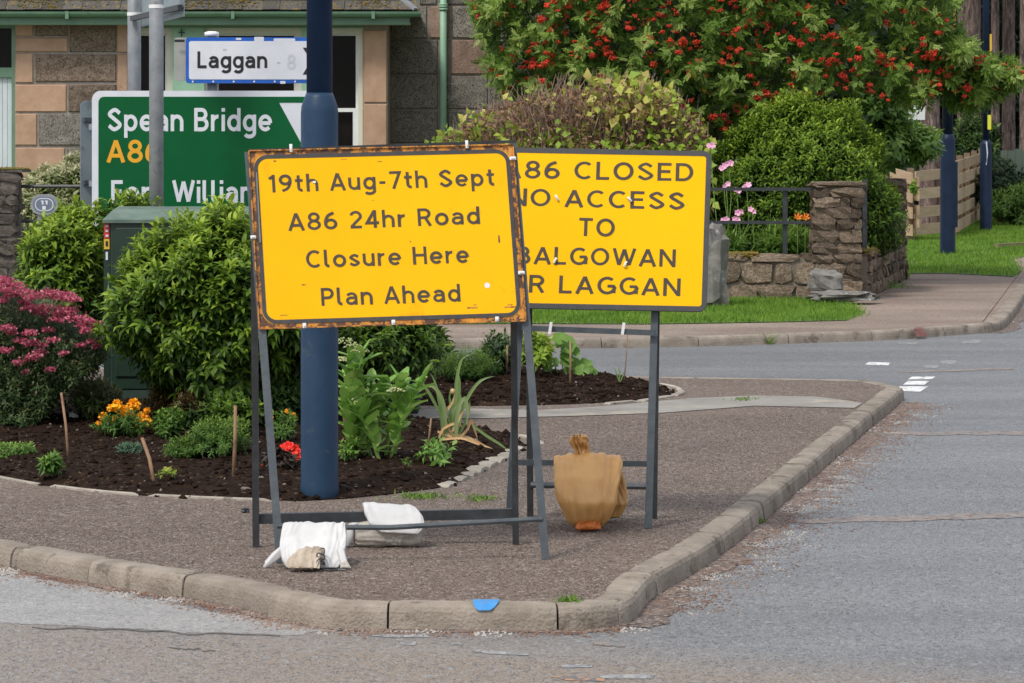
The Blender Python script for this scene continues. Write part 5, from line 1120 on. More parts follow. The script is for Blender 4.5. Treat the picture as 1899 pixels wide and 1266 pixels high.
# ================================================================ SHRUBS BEYOND THE WALL
def at(px, py, Y): return Q(px, py, Y)
def bushpx(name, label, catg, x0, x1, y0, y1, Y, depth, ns, n, slen, L, wr, m, zfix=False, **k):
    a = Q(x0, y1, Y); b = Q(x1, y0, Y); e = (slen + L) * .40; fx = lambda v: max(v - e, v * .45)     # the outermost shoots reach the outline
    return bush(name, label, catg, ((a.x + b.x) / 2, Y, (a.z + b.z) / 2 - (0 if zfix else e * .2)), (fx((b.x - a.x) / 2), depth / 2, fx((b.z - a.z) / 2)), ns, n, slen, L, wr, m, **k)
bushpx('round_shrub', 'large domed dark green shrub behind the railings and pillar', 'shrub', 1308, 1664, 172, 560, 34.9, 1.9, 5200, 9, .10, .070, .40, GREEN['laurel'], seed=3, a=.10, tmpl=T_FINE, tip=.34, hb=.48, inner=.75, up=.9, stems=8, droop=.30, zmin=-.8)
bushpx('leafy_shrub', 'bright green lilac like shrub under the rowan beside the white board', 'shrub', 1595, 1690, 175, 330, 39.8, 1.1, 320, 7, .13, .11, .6, GREEN['lime'], seed=4, a=.25, tip=.6, hb=.4, stems=0, inner=.5, droop=.5, zfloor=1.2)
bushpx('leafy_shrub', 'lower bright green shrub directly under the white board', 'shrub', 1655, 1742, 225, 315, 40.2, .9, 210, 7, .13, .11, .6, GREEN['lime'], seed=34, a=.25, tip=.5, hb=.4, stems=0, inner=.5, droop=.5, zfloor=1.2)
bushpx('leafy_shrub', 'yellowish green young shrub below the rowan crown', 'shrub', 1590, 1650, 148, 250, 39.5, .8, 110, 7, .13, .12, .6, GREEN['lime'], seed=14, a=.25, tip=.4, hb=.4, stems=0, inner=.4, core=False)
bushpx('dark_shrub', 'dark evergreen shrub behind the far lamp posts', 'shrub', 1768, 1855, 215, 340, 74, 1.5, 500, 8, .2, .16, .45, GREEN['dark'], seed=5, stems=6)
bushpx('undergrowth', 'rough green and brown undergrowth below the grey green fence', 'undergrowth', 1838, 1960, 345, 425, 64.5, 1.2, 900, 7, .2, .13, .22, GREEN['conif'], seed=6, stems=5, hb=.3, a=.3)
bushpx('undergrowth', 'green undergrowth at the foot of the dark trunk', 'undergrowth', 1810, 1900, 300, 400, 66.5, 1.2, 500, 7, .25, .16, .4, GREEN['wood'], seed=26, stems=5, hb=.5, a=.3)
bushpx('hedge', 'pale variegated hedge behind the railing in front of the house', 'hedge', 20, 235, 292, 520, 32.0, 1.1, 2600, 8, .08, .06, .5, GREEN['hedge'], seed=7, a=.10, tip=.6, hb=.3, stems=6, inner=.8)
bushpx('ivy_creeper', 'small ivy tuft hanging on the timber fence', 'creeper', 1688, 1700, 335, 368, 53.1, .15, 24, 6, .04, .07, .7, GREEN['lilac'], seed=17, stems=0, core=False, zfloor=.5)
bushpx('fern_clump', 'feathery bright green foliage between the railing post and pillar', 'plant', 1400, 1505, 418, 492, 33.8, .5, 300, 9, .16, .14, .10, GREEN['lime'], seed=8, up=1.6, stems=4, core=False, droop=.1, hb=.5)
bushpx('fern_clump', 'low green fern leaves at the foot of the domed shrub', 'plant', 1325, 1385, 440, 482, 33.7, .4, 90, 9, .14, .12, .18, GREEN['lime'], seed=9, up=1.2, stems=3, core=False)
# hydrangea: dead upright stems with yellowing leaves
hy = thing('withered_hydrangea', 'withered hydrangea of brown upright stems and yellowing leaves above the signs', 'shrub', (pxX(1070, 34.6), 34.6, .1)); rg_ = np.random.default_rng(9)
def hy_top(px): return np.interp(px, [800, 850, 920, 1000, 1100, 1180, 1250, 1300, 1325], [262, 232, 190, 165, 150, 150, 175, 225, 265])
mb = MB()
for i in range(1100):
    x = rg_.uniform(805, 1315); yt = hy_top(x) + (rg_.uniform(-26, 10) if rg_.uniform() < .25 else rg_.uniform(0, 110)); Y = 34.6 + rg_.uniform(-.45, .5); a = Q(x + (1060 - x) * .12 + rg_.normal(0, 20), yt + rg_.uniform(40, 120), Y + rg_.uniform(-.1, .1)); b = Q(x, yt, Y); mid = a.lerp(b, .5) + Vector(rg_.normal(0, .03, 3)); mb.tube([a, mid, b], [.007, .005, .003], 3, False)
for i in range(26): x = rg_.uniform(830, 1300); a = Vector((pxX(1070, 34.6) + rg_.uniform(-.8, .8), 34.6 + rg_.uniform(-.2, .2), .0)); mb.tube([a, a.lerp(Q(x, 250, 34.6), .5) + Vector((0, 0, .1)), Q(x, 230, 34.6)], [.02, .015, .008], 4, False)
o = mb.out('stem', mat('dry_stem', (.16, .10, .07), (.40, .29, .22), 3, .85, stretch=(1, 1, .3)), hy); o['kind'] = 'stuff'
def hyleaf(n, key, L, wr, f, rn, mesh_name):
    x = rg_.uniform(805, 1318, n * 3); y = hy_top(x) + rg_.uniform(-8, 130, n * 3); k = f(x, y); x, y = x[k][:n], y[k][:n]; Y = 34.5 + rg_.uniform(-.5, .5, len(x)); P = np.column_stack([(x - CX) * Y / F, Y, CH - (y - HY) * Y / F])
    D = rg_.normal(size=P.shape) + [0, -.5, -.2]; Ls = L * rg_.uniform(.5, 1.3, len(x)); V, Fc, at = leaf_mesh(P, D, rg_.normal(size=P.shape) + [0, -.6, 1], Ls, Ls * wr, np.clip(rn + rg_.normal(0, .22, len(x)), 0, 1)); o = obj(mesh_name, V, Fc, GREEN[key], hy, False, at); o['kind'] = 'stuff'
hyleaf(6500, 'dead', .07, .4, lambda x, y: (y > hy_top(x) + 8), .4, 'dead_leaf')
hyleaf(620, 'hydr', .12, .8, lambda x, y: (np.abs(x - 1175) < 85) & (y < 225) & (y > hy_top(x) - 8), .72, 'leaf')
hyleaf(700, 'hydr', .10, .75, lambda x, y: y > 232, .35, 'leaf')
hyleaf(260, 'hydr', .09, .75, lambda x, y: x < 900, .55, 'leaf'); hyleaf(260, 'hydr', .09, .75, lambda x, y: x > 1190, .4, 'leaf'); hyleaf(420, 'hydr', .08, .75, lambda x, y: x > 0, .5, 'leaf')
x = rg_.uniform(790, 1325, 3600); y = 262 + rg_.uniform(0, 1, 3600) * 225; Y = 34.5 + rg_.uniform(-.6, .6, 3600); P = np.column_stack([(x - CX) * Y / F, Y, CH - (y - HY) * Y / F]); Ls = .10 * rg_.uniform(.5, 1.3, 3600)
V, Fc, at_ = leaf_mesh(P, rg_.normal(size=P.shape) + [0, -.5, -.2], rg_.normal(size=P.shape) + [0, -.6, 1], Ls, Ls * .75, np.clip(rg_.normal(.3, .2, 3600), 0, 1)); o = obj('leaf', V, Fc, GREEN['hydr'], hy, False, at_); o['kind'] = 'stuff'
# small flowers
def petal_mesh(name, m, n=5, r=.04, cup=.3, wr=.8, dbl=1):
    V = []; Fc = []
    for l_ in range(dbl):
        for i in range(n):
            a = 2 * math.pi * i / n + l_ * .4; k = len(V); rr = r * (1 - .25 * l_); c_ = cup + .35 * l_
            for (u, v) in ((.05, 0), (.55, .5 * wr), (1, .22 * wr), (1, -.22 * wr), (.55, -.5 * wr)):
                V.append((rr * (u * math.cos(a) - v * math.sin(a)), rr * (u * math.sin(a) + v * math.cos(a)), rr * c_ * u * u + .001 * l_))
            Fc += [(k, k + 1, k + 2), (k, k + 2, k + 3), (k, k + 3, k + 4)]
    return mesh_np(name, V, Fc, m)
FM = petal_mesh('flower', M['mallow'], 5, .045, .4, 1.0)
ml = thing('mallow_plant', 'pink flowering mallow in front of the domed shrub', 'plant', (pxX(1355, 33.6), 33.6, .1), None); mb = MB()
for x, y in ((1318, 272), (1341, 310), (1347, 344), (1385, 345), (1367, 353), (1371, 392), (1395, 389), (1344, 408), (1365, 406), (1352, 300)):
    p = Q(x, y, 33.5)
    for dx in (-.015, .02): inst('flower', FM, Matrix.Translation(p + Vector((dx, 0, random.uniform(-.02, .02)))) @ Matrix.Rotation(R(80 + random.uniform(-30, 20)), 4, 'X') @ Matrix.Rotation(random.uniform(0, 3), 4, 'Z') @ Matrix.Scale(random.uniform(.6, .85), 4), ml)
    mb.tube([(pxX(1355, 33.6) + random.uniform(-.1, .1), 33.6, .1), (p.x + .03, 33.55, p.z - .4), p], .005, 4, False)
mb.out('stem', M['stem_green'], ml)
li = thing('orange_lily', 'orange lilies beside the railing post and pillar', 'plant', (pxX(1495, 33.5), 33.5, .1)); LM = petal_mesh('flower', M['lily'], 6, .05, .7, .5); mb = MB()
for x, y in ((1480, 404), (1494, 405), (1502, 403), (1507, 407)):
    p = Q(x, y, 33.45); inst('flower', LM, Matrix.Translation(p) @ Matrix.Rotation(R(50), 4, 'X') @ Matrix.Rotation(x, 4, 'Z'), li); mb.tube([(p.x, 33.5, .1), p], .005, 4, False)
mb.out('stem', M['stem_green'], li)
wbd = thing('notice_board', 'white notice board partly hidden by shrub leaves', 'notice board', (pxX(1698, 42), 42, 0))
MB().bb((pxX(1680, 42), 42, hz(222, 42)), (pxX(1716, 42), 42.03, hz(155, 42))).out('panel', M['white_paint'], wbd); MB().bb((pxX(1697, 42), 41.99, hz(190, 42)), (pxX(1700, 42), 41.997, hz(160, 42))).out('printed_stroke', M['black'], wbd)
MB().bb((pxX(1640, 42.1), 42.06, 0), (pxX(1648, 42.1), 42.12, hz(165, 42))).out('post', M['timber_dark'], wbd); MB().bb((pxX(1640, 42.1), 42.04, hz(200, 42)), (pxX(1690, 42.1), 42.055, hz(190, 42))).out('bracket', M['timber_dark'], wbd)

# ================================================================ PLANTS IN THE BEDS
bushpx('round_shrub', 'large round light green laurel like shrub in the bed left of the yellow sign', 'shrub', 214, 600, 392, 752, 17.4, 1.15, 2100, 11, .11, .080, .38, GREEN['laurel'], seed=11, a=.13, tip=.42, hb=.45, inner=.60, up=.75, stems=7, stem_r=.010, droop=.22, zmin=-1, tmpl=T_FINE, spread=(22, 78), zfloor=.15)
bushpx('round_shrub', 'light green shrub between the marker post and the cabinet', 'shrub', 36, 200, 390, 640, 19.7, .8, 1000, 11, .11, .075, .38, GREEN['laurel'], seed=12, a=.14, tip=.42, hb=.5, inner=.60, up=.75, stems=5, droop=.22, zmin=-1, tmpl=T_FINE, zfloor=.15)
bushpx('dark_shrub', 'dark glossy shrub behind the legs of the left yellow sign', 'shrub', 500, 830, 555, 712, 18.2, .9, 900, 11, .11, .075, .38, GREEN['laurel'], seed=13, a=.12, tip=.32, hb=.25, inner=.6, up=.6, stems=6, droop=.25, tmpl=T_FINE)
bushpx('dark_shrub', 'dark leaves low behind the blue lamp post', 'shrub', 400, 620, 470, 740, 17.9, .7, 520, 11, .12, .09, .32, GREEN['dark'], seed=15, a=.12, tip=.25, hb=.2, inner=.5, stems=9)
bushpx('leafy_shrub', 'shrub twigs in front of the lower edge of the green sign', 'shrub', 178, 300, 372, 430, 19.85, .4, 60, 11, .12, .075, .38, GREEN['laurel'], seed=16, a=.2, tmpl=T_FINE, tip=.35, hb=.6, core=False, stems=8, zfloor=.3)
# spiraea with flat pink heads
sp = thing('pink_spiraea', 'dark spiraea bush with flat pink flower heads at the left edge', 'shrub', (pxX(70, 17.6), 17.6, .0)); rg_ = np.random.default_rng(19)
def sp_top(px): return np.interp(px, [-150, 0, 60, 120, 180, 215], [500, 520, 545, 575, 620, 700])
n = 8200; x = rg_.uniform(-150, 205, n); y = sp_top(x) + 10 + rg_.uniform(0, 1, n) * (800 - sp_top(x)); kk = x < np.interp(y, [600, 640, 690, 720, 760, 800], [195, 200, 180, 128, 95, 55]); x, y = x[kk], y[kk]; n = len(x); Y = 17.75 + rg_.uniform(-.45, .4, n) - np.clip((y - 560) / 240, 0, 1) * .25
P = np.column_stack([(x - CX) * Y / F, Y, np.maximum(CH - (y - HY) * Y / F, .06)]); A = np.column_stack([(x - 30) / 300, np.full(n, -.5), np.full(n, .9)]) + rg_.normal(0, .35, (n, 3))
l = sprigs(rg_, P, A, 9, .08, .034, .36, .35, (30, 80), rbase=np.clip(.22 + .3 * rg_.uniform(0, 1, n) ** 2, 0, 1)); V, Fc, att = leaf_mesh(*l); o = obj('foliage', V, Fc, GREEN['spirea'], sp, False, att); o['kind'] = 'stuff'
mb = branches((pxX(60, 17.6), 17.6, 0), [Vector(P[q]) for q in rg_.choice(n, 40)], .008, .002, 4, rg_, .03); mb.out('stem', M['stem_brown'], sp)
heads = [(8, 518, 34), (20, 528, 45), (40, 540, 40), (58, 550, 34), (92, 545, 44), (118, 549, 48), (135, 555, 30), (5, 557, 30), (60, 570, 40), (95, 573, 46), (120, 580, 40), (145, 590, 44), (165, 598, 34), (178, 602, 24), (80, 581, 36), (110, 592, 30), (14, 608, 34), (22, 616, 22), (56, 618, 26), (38, 632, 24), (58, 636, 30), (75, 652, 22), (55, 665, 32), (66, 660, 24), (35, 672, 22), (172, 633, 22), (180, 642, 16), (98, 630, 22), (130, 575, 34), (10, 538, 30), (-20, 530, 40), (-40, 560, 40), (95, 685, 16), (46, 560, 20), (150, 605, 18), (24, 545, 34), (160, 612, 22), (90, 612, 20), (150, 640, 18), (10, 650, 26), (76, 640, 20), (50, 690, 18), (120, 655, 16), (-30, 600, 30)]
for i, (x, y, w_) in enumerate(heads):
    Y = 17.22 + rg_.uniform(-.08, .1) - (y > 590) * .1; c = Q(x, y, Y); k = int(30 + w_ * 4); r = w_ / 2 * Y / F; q = rg_.normal(0, .45, (k, 3)) * [r, r, r * .36] ; q = np.clip(q, -r, r); sub = rg_.uniform(-.8, .8, (6, 2)) * r; q[:, :2] += sub[rg_.integers(0, 6, k)] * .5
    Pq = np.array(c) + q; D = rg_.normal(size=(k, 3)) + [0, -.3, .6]; Ls = rg_.uniform(.010, .019, k); V, Fc, att = leaf_mesh(Pq, D, rg_.normal(size=(k, 3)), Ls, Ls * 1.1, np.clip(rg_.normal(.45, .3, k), 0, 1)); o = obj('flower_head', V, Fc, M['pink'], sp, False, att)
# flowers: marigold, begonia
def ball_flower(name, m, r, n=34, seed=0):
    r3 = np.random.default_rng(seed); D = nrm(r3.normal(size=(n, 3)) + [0, 0, .5]); P = D * r * .35; L_ = np.full(n, r * .75) * r3.uniform(.8, 1.1, n); V, Fc, _ = leaf_mesh(P, D + r3.normal(0, .25, D.shape), r3.normal(size=D.shape), L_, L_ * .95, np.zeros(n)); v0, f0 = ico(r * .82); me = mesh_np(name, np.vstack([V, v0 * [1, 1, .8]]), np.vstack([Fc, f0 + len(V)]), m); return me
MG = [ball_flower('flower_head', M['marigold'], .033, 60, k) for k in range(4)]
def soil_at(px, py):
    p = G(px, py); return p
def plant(name, label, catg, px, base, Yoff=0): p = G(px, base, .055); return thing(name, label, catg, (p.x, p.y, .03)), p
def low(name, label, catg, x0, x1, y0, base, dep, ns, n, slen, L, wr, key, seed, **k):
    zb_ = .055 if base > 720 else .07
    Y = G(0, base, zb_).y; kw = dict(seed=seed, stems=4, stem_r=.005, a=.2, zmin=-.3, hb=.4, tip=.4, zfloor=.0, base_z=zb_ - .02); kw.update(k)
    yb = base + (base - y0) * .15
    return bushpx(name, label, catg, x0, x1, y0, yb, Y + dep * .3, dep, ns, n, slen, L, wr, GREEN[key], **kw)
mg = low('marigold_plant', 'orange marigolds in flower in the soil bed at left', 'flower', 178, 283, 758, 812, .30, 90, 9, .04, .035, .3, 'conif', 51)
for x, y, s_ in ((218, 753, 1), (249, 751, 1), (238, 763, 1.05), (193, 773, .8), (184, 787, .6), (226, 775, .9), (216, 783, 1), (213, 795, .95), (252, 786, .95), (270, 780, .95), (273, 762, .6), (262, 773, .8), (205, 757, .6)):
    inst('flower_head', random.choice(MG), Matrix.Translation(Q(x, y, G(0, 806, .055).y - .05)) @ Matrix.Rotation(random.uniform(0, 6), 4, 'Z') @ Matrix.Rotation(R(random.uniform(15, 50)), 4, 'X') @ Matrix.Scale(s_ * 1.12, 4), mg)
mg2 = low('marigold_plant', 'small marigold plant between the sign leg and the blue lamp post', 'flower', 502, 552, 762, 822, .25, 70, 9, .04, .035, .35, 'conif', 52)
for x, y, s_ in ((503, 776, .5), (533, 762, .4), (545, 768, .35)): inst('flower_head', MG[0], Matrix.Translation(Q(x, y, G(0, 815, .055).y)) @ Matrix.Scale(s_, 4), mg2)
bg_ = low('red_begonia', 'bronze leaved begonia with bright red flowers beside the blue lamp post', 'flower', 492, 556, 832, 868, .2, 46, 7, .03, .045, .8, 'redleaf', 53)
BM = petal_mesh('flower', M['begonia'], 5, .030, .3, 1.1, 2)
for x, y, s_ in ((515, 849, 1.1), (510, 853, .8), (528, 830, .8), (536, 828, .9), (547, 835, 1), (550, 846, .9), (497, 858, .6), (489, 866, .5)):
    inst('flower', BM, Matrix.Translation(Q(x, y, G(0, 862, .055).y - .10)) @ Matrix.Rotation(R(60 + random.uniform(-20, 20)), 4, 'X') @ Matrix.Rotation(x * 1.3, 4, 'Z') @ Matrix.Scale(s_, 4), bg_)
low('small_shrub', 'small olive green shrub with narrow leaves behind the white label', 'shrub', 130, 222, 706, 770, .3, 260, 9, .05, .045, .28, 'hedge', 54, up=1.1, hb=.15, tip=.35)
low('bronze_shrub', 'small bronze and yellow green shrub right of the marigolds', 'shrub', 268, 338, 710, 782, .25, 170, 9, .05, .035, .35, 'bronze', 55, up=1)
low('bronze_shrub', 'reddish brown leafy plant behind the low green shrub', 'shrub', 318, 382, 722, 800, .25, 130, 9, .05, .035, .35, 'bronze', 56, up=1, hb=.1, tip=.2)
low('low_shrub', 'low spreading bright green shrub in the middle of the left bed', 'shrub', 352, 462, 778, 850, .42, 420, 9, .04, .03, .3, 'conif', 57, a=.25, hb=.55)
low('low_shrub', 'smaller low green shrub touching the left of the spreading one', 'shrub', 308, 375, 815, 852, .25, 160, 9, .04, .03, .3, 'conif', 58)
low('low_shrub', 'dark green foliage at the back of the bed under the round shrub', 'shrub', 320, 480, 740, 800, .3, 380, 8, .06, .05, .4, 'dark', 59, hb=.4)
low('low_shrub', 'dark green leafy plants at the foot of the cabinet', 'shrub', 470, 560, 690, 790, .3, 300, 8, .07, .06, .4, 'dark', 60, hb=.5)
low('leafy_plant', 'mid green leafy plant between the marigolds and the round shrub', 'plant', 285, 345, 760, 815, .2, 110, 8, .05, .04, .45, 'conif', 81, up=1)
low('dark_shrub', 'dark leafy undergrowth under the round shrub', 'shrub', 300, 500, 690, 775, .35, 420, 9, .08, .06, .4, 'dark', 82, hb=.3, up=.9)
low('leafy_plant', 'broad leaved green plant in front of the dark undergrowth', 'plant', 395, 480, 735, 812, .25, 120, 8, .07, .06, .45, 'laurel', 83, up=.9, hb=.1)
low('leafy_plant', 'small variegated plant left of the cane and the marigolds', 'plant', 128, 225, 704, 772, -.5, 240, 9, .05, .04, .35, 'hedge', 84, up=1, hb=.3, tip=.4)
low('lettuce_plant', 'small bright green leafy seedling near the left edging', 'plant', 74, 116, 842, 876, .12, 26, 7, .03, .05, .35, 'lime', 61)
low('groundcover_plant', 'flat yellow green groundcover at the left edge of the bed', 'plant', -60, 68, 823, 842, .3, 380, 6, .02, .02, .5, 'lime', 62, core=False, a=.1)
low('groundcover_plant', 'small blue green tuft between the marigolds and the leaning cane', 'plant', 219, 268, 820, 842, .15, 120, 6, .02, .02, .3, 'bluegreen', 63)
low('groundcover_plant', 'tiny yellowish seedling beside the leaning cane', 'plant', 290, 328, 868, 886, .1, 16, 6, .02, .025, .5, 'hydr', 64, core=False)
low('low_shrub', 'fine needled green heath clump in the rear soil bed', 'shrub', 800, 925, 652, 712, .35, 900, 8, .07, .03, .14, 'conif', 65, up=1.5, hb=.6, tip=.3)
low('leafy_plant', 'dark leafed plant in the rear bed behind the heath clump', 'plant', 880, 960, 618, 700, .3, 170, 8, .07, .05, .4, 'dark', 66, up=1)
low('leafy_plant', 'light green leafy plant beside the cabinet in the rear bed', 'plant', 790, 850, 640, 700, .3, 120, 8, .06, .045, .4, 'lime', 67, up=1, core=False)
low('leafy_plant', 'pale leaved plant with pink flowers seen between the sign legs', 'plant', 960, 1030, 612, 702, .3, 120, 7, .06, .06, .5, 'hydr', 68, up=1, core=False, hb=.1)
# sedum with large leaves
sd_, p0 = plant('sedum_plant', 'tall pale green sedum with flat flower heads beside the blue lamp post', 'plant', 690, 850); rg_ = np.random.default_rng(71)
LS = []
for k in range(4):
    V = []; Fc = []; n_ = 6
    for i in range(n_ + 1):
        t = i / n_; w_ = .5 * math.sin(math.pi * min(1, t * .93 + .03)) ** .7 * (1 - .25 * t); z = -.25 * t * t + .02 * math.sin(k + i)
        V += [(t, w_, z + .07), (t, 0, z), (t, -w_, z + .07)]
    for i in range(n_):
        for j in range(2): q = 3 * i + j; Fc.append((q, q + 3, q + 4, q + 1))
    me = mesh_np('leaf', np.array(V), Fc, GREEN['sedum'], True); a_ = me.attributes.new('rnd', 'FLOAT', 'POINT'); a_.data.foreach_set('value', [(.25 + k * .2) + .1 * (i % 3) for i in range(len(V))]); LS.append(me)
mb = MB(); YSd = p0.y - .0
stems_ = [(650, 850, 648, 648), (664, 850, 672, 655), (680, 848, 690, 700), (700, 848, 716, 712), (715, 850, 745, 705), (730, 848, 768, 735), (690, 850, 635, 690), (705, 852, 655, 760), (722, 850, 790, 700), (660, 846, 640, 740)]
for (xb, yb, xt, yt) in stems_:
    Y1 = YSd + rg_.uniform(-.12, .2); a = Q(xb, 850, Y1); a.z = .04; b = Q(xt, yt, Y1 + rg_.uniform(-.1, .1)); pts = [a.lerp(b, t) + Vector((0, 0, .05 * math.sin(t * 3.14))) for t in (0, .3, .6, 1)]; mb.tube(pts, [.010, .009, .008, .006], 6, False)
    L_ = (b - a).length; m_ = int(L_ / .017)
    for i in range(2, m_):
        t = i / m_; p = a.lerp(b, t) + Vector((0, 0, .05 * math.sin(t * 3.14))); an = i * 2.1 + xb; up_ = R(rg_.uniform(15, 75)); s_ = rg_.uniform(.075, .12) * (.75 + .5 * math.sin(t * 3))
        inst('leaf', random.choice(LS), Matrix.Translation(p) @ Matrix.Rotation(an, 4, 'Z') @ Matrix.Rotation(-up_, 4, 'Y') @ Matrix.Diagonal((s_, s_ * .62, s_, 1)), sd_)
mb.out('stem', M['stem_green'], sd_)
for x, y, w_ in ((640, 636, 44), (655, 645, 36), (668, 652, 34), (634, 668, 26), (655, 697, 30), (735, 726, 34), (655, 745, 30), (668, 838, 34), (660, 828, 26)):
    c = Q(x, y, YSd - .06); k = 60; r = w_ / 2 * YSd / F; v0, f0 = ico(.0055); c3 = rg_.uniform(-1, 1, (k, 2)); c3 = c3[np.hypot(c3[:, 0], c3[:, 1]) < 1]; k = len(c3); cc = np.column_stack([c3 * [r, r * .8], r * .42 * (1 - (c3 ** 2).sum(1)) + rg_.uniform(-.003, .003, k)]) + np.array(c)
    obj('flower_head', (v0[None] + cc[:, None]).reshape(-1, 3), (f0[None] + (np.arange(k) * 12)[:, None, None]).reshape(-1, 3), M['sedumhead'], sd_, True)
low('low_shrub', 'low green seedlings beside the sedum', 'plant', 628, 680, 812, 855, .15, 60, 8, .04, .035, .5, 'lime', 72, core=False)
# strap leaved plant
def strap(pts, w, m, parent, name='leaf', seed=0, val=.5):
    P3 = dens([Vector(p) for p in pts], .02); V = []; Fc = []; n_ = len(P3); att = []
    for i, p in enumerate(P3):
        d = (P3[min(i + 1, n_ - 1)] - P3[max(i - 1, 0)]).normalized(); s = d.cross(Vector((0, -1, .35))).normalized(); t = i / (n_ - 1); ww = w / 2 * (.65 + .6 * math.sin(math.pi * min(1, t * .9 + .1))) * (1 if t < .8 else max(.04, (1 - t) / .2))
        ww *= .6; u = s.cross(d).normalized(); V += [p + s * ww + u * ww * .4, p, p - s * ww + u * ww * .4]; att += [val] * 3
    for i in range(n_ - 1):
        for j in range(2): q = 3 * i + j; Fc.append((q, q + 3, q + 4, q + 1))
    o = obj(name, V, Fc, m, parent, True); a_ = o.data.attributes.new('rnd', 'FLOAT', 'POINT'); a_.data.foreach_set('value', [min(1, max(0, v)) for v in att]); return o
ir, p0 = plant('strap_leaved_plant', 'drooping strap leaved plant with withered straw coloured base', 'plant', 850, 818); Yi = p0.y
def sq(l, dy=0): return [Q(x, y, Yi + dy + k * .0) for k, (x, y) in enumerate(l)]
for l, w_, v, dy in (([(822, 815), (818, 760), (808, 712), (798, 690)], .024, .5, 0), ([(828, 812), (822, 745), (800, 715), (772, 728), (762, 732)], .026, .7, -.08), ([(818, 770), (800, 735), (784, 710), (774, 692)], .022, .4, .06), ([(832, 812), (845, 740), (848, 700), (858, 665), (880, 655)], .026, .6, .03), ([(836, 812), (850, 750), (852, 700), (842, 678)], .022, .5, .08), ([(845, 812), (862, 750), (885, 712), (905, 700), (918, 698)], .026, .55, .05), ([(845, 812), (850, 760), (862, 738), (868, 765), (864, 790)], .03, .85, -.1), ([(850, 812), (868, 770), (872, 742)], .02, .6, .1), ([(840, 815), (835, 770), (852, 745), (856, 730)], .026, .5, -.03), ([(876, 788), (900, 806), (925, 822), (945, 836)], .02, .5, -.1), ([(828, 812), (838, 770), (834, 735), (838, 715)], .02, .45, .05)):
    strap(sq(l, dy), w_, GREEN['strap'], ir, val=v)
for l in ([(835, 800), (825, 770), (840, 745), (843, 730)], [(830, 815), (845, 790), (855, 770), (862, 758)], [(815, 818), (840, 806), (870, 812), (905, 828)], [(822, 815), (855, 812), (885, 822), (915, 832)], [(850, 815), (868, 795), (874, 778), (882, 800), (886, 815)], [(815, 812), (822, 795), (845, 785), (858, 792)], [(835, 820), (860, 822), (880, 832)], [(812, 800), (830, 806), (850, 818)]):
    strap(sq(l, -.06 + random.uniform(-.05, .05)), .02, M['straw'], ir, 'withered_leaf')
inst('seed_head', mesh_np('seed_head', ico(.014)[0] * [1, 1, 1.5], ico(.014)[1], M['straw'], True), Matrix.Translation(Q(840, 726, Yi - .03)), ir)
low('lettuce_plant', 'small flopped light green plant in front of the strap leaved plant', 'plant', 770, 842, 822, 858, .15, 22, 6, .06, .06, .38, 'sedum', 73, core=False, up=.2)
low('groundcover_plant', 'tiny pale seedling near the foot of the withered leaves', 'plant', 735, 765, 850, 868, .08, 10, 5, .02, .02, .5, 'lime', 74, core=False)
# round leaved nasturtium-like plant, big leaves singly
nas, p0 = plant('broad_leaved_plant', 'plant with large round bright green leaves in the rear bed', 'plant', 1060, 700); 
V = [(0, 0, 0)] + [(math.cos(a) * (1 + .12 * math.sin(a * 6)), math.sin(a) * (1 + .12 * math.sin(a * 6)), .12 + .05 * math.sin(a * 4)) for a in np.linspace(.25, 6.03, 15)]
me = mesh_np('leaf', np.array(V), [(0, i, i + 1) for i in range(1, 15)], GREEN['lime']); a_ = me.attributes.new('rnd', 'FLOAT', 'POINT'); a_.data.foreach_set('value', [.62] + [.45] * 15)
mb = MB()
for x, y, s_ in ((1050, 640, .075), (1040, 628, .06), (1058, 655, .07), (1065, 682, .07), (1085, 680, .06), (1080, 688, .05), (1010, 645, .04), (1012, 662, .045), (1028, 672, .04), (1100, 690, .035), (1052, 668, .05), (1003, 628, .035), (1015, 680, .04)):
    p = Q(x, y, p0.y + random.uniform(-.1, .1)); inst('leaf', me, Matrix.Translation(p) @ Matrix.Rotation(R(random.uniform(35, 75)), 4, 'X') @ Matrix.Rotation(random.uniform(-1, 1) - 1.57, 4, 'Z') @ Matrix.Scale(s_, 4), nas); mb.tube([(p.x * .7 + p0.x * .3, p0.y, .05), p], .004, 4, False)
mb.out('stem', M['stem_green'], nas)
PM = petal_mesh('flower', mat('crimson_petal', (.45, .02, .06), None, 8, .5), 5, .022, .3, 1.1, 2)
for x, y in ((970, 645), (1000, 679), (992, 690), (1006, 668)): inst('flower', PM, Matrix.Translation(Q(x, y, p0.y - .1)) @ Matrix.Rotation(R(70), 4, 'X'), nas)
st_, p0 = plant('onion_like_shoot', 'single narrow green shoot near the tip of the rear bed', 'plant', 1150, 712)
for l in ([(1148, 712), (1150, 690), (1145, 678)], [(1150, 712), (1143, 690), (1140, 684)], [(1150, 710), (1156, 695), (1158, 690)]): strap([Q(x, y, p0.y) for x, y in l], .012, GREEN['strap'], st_)
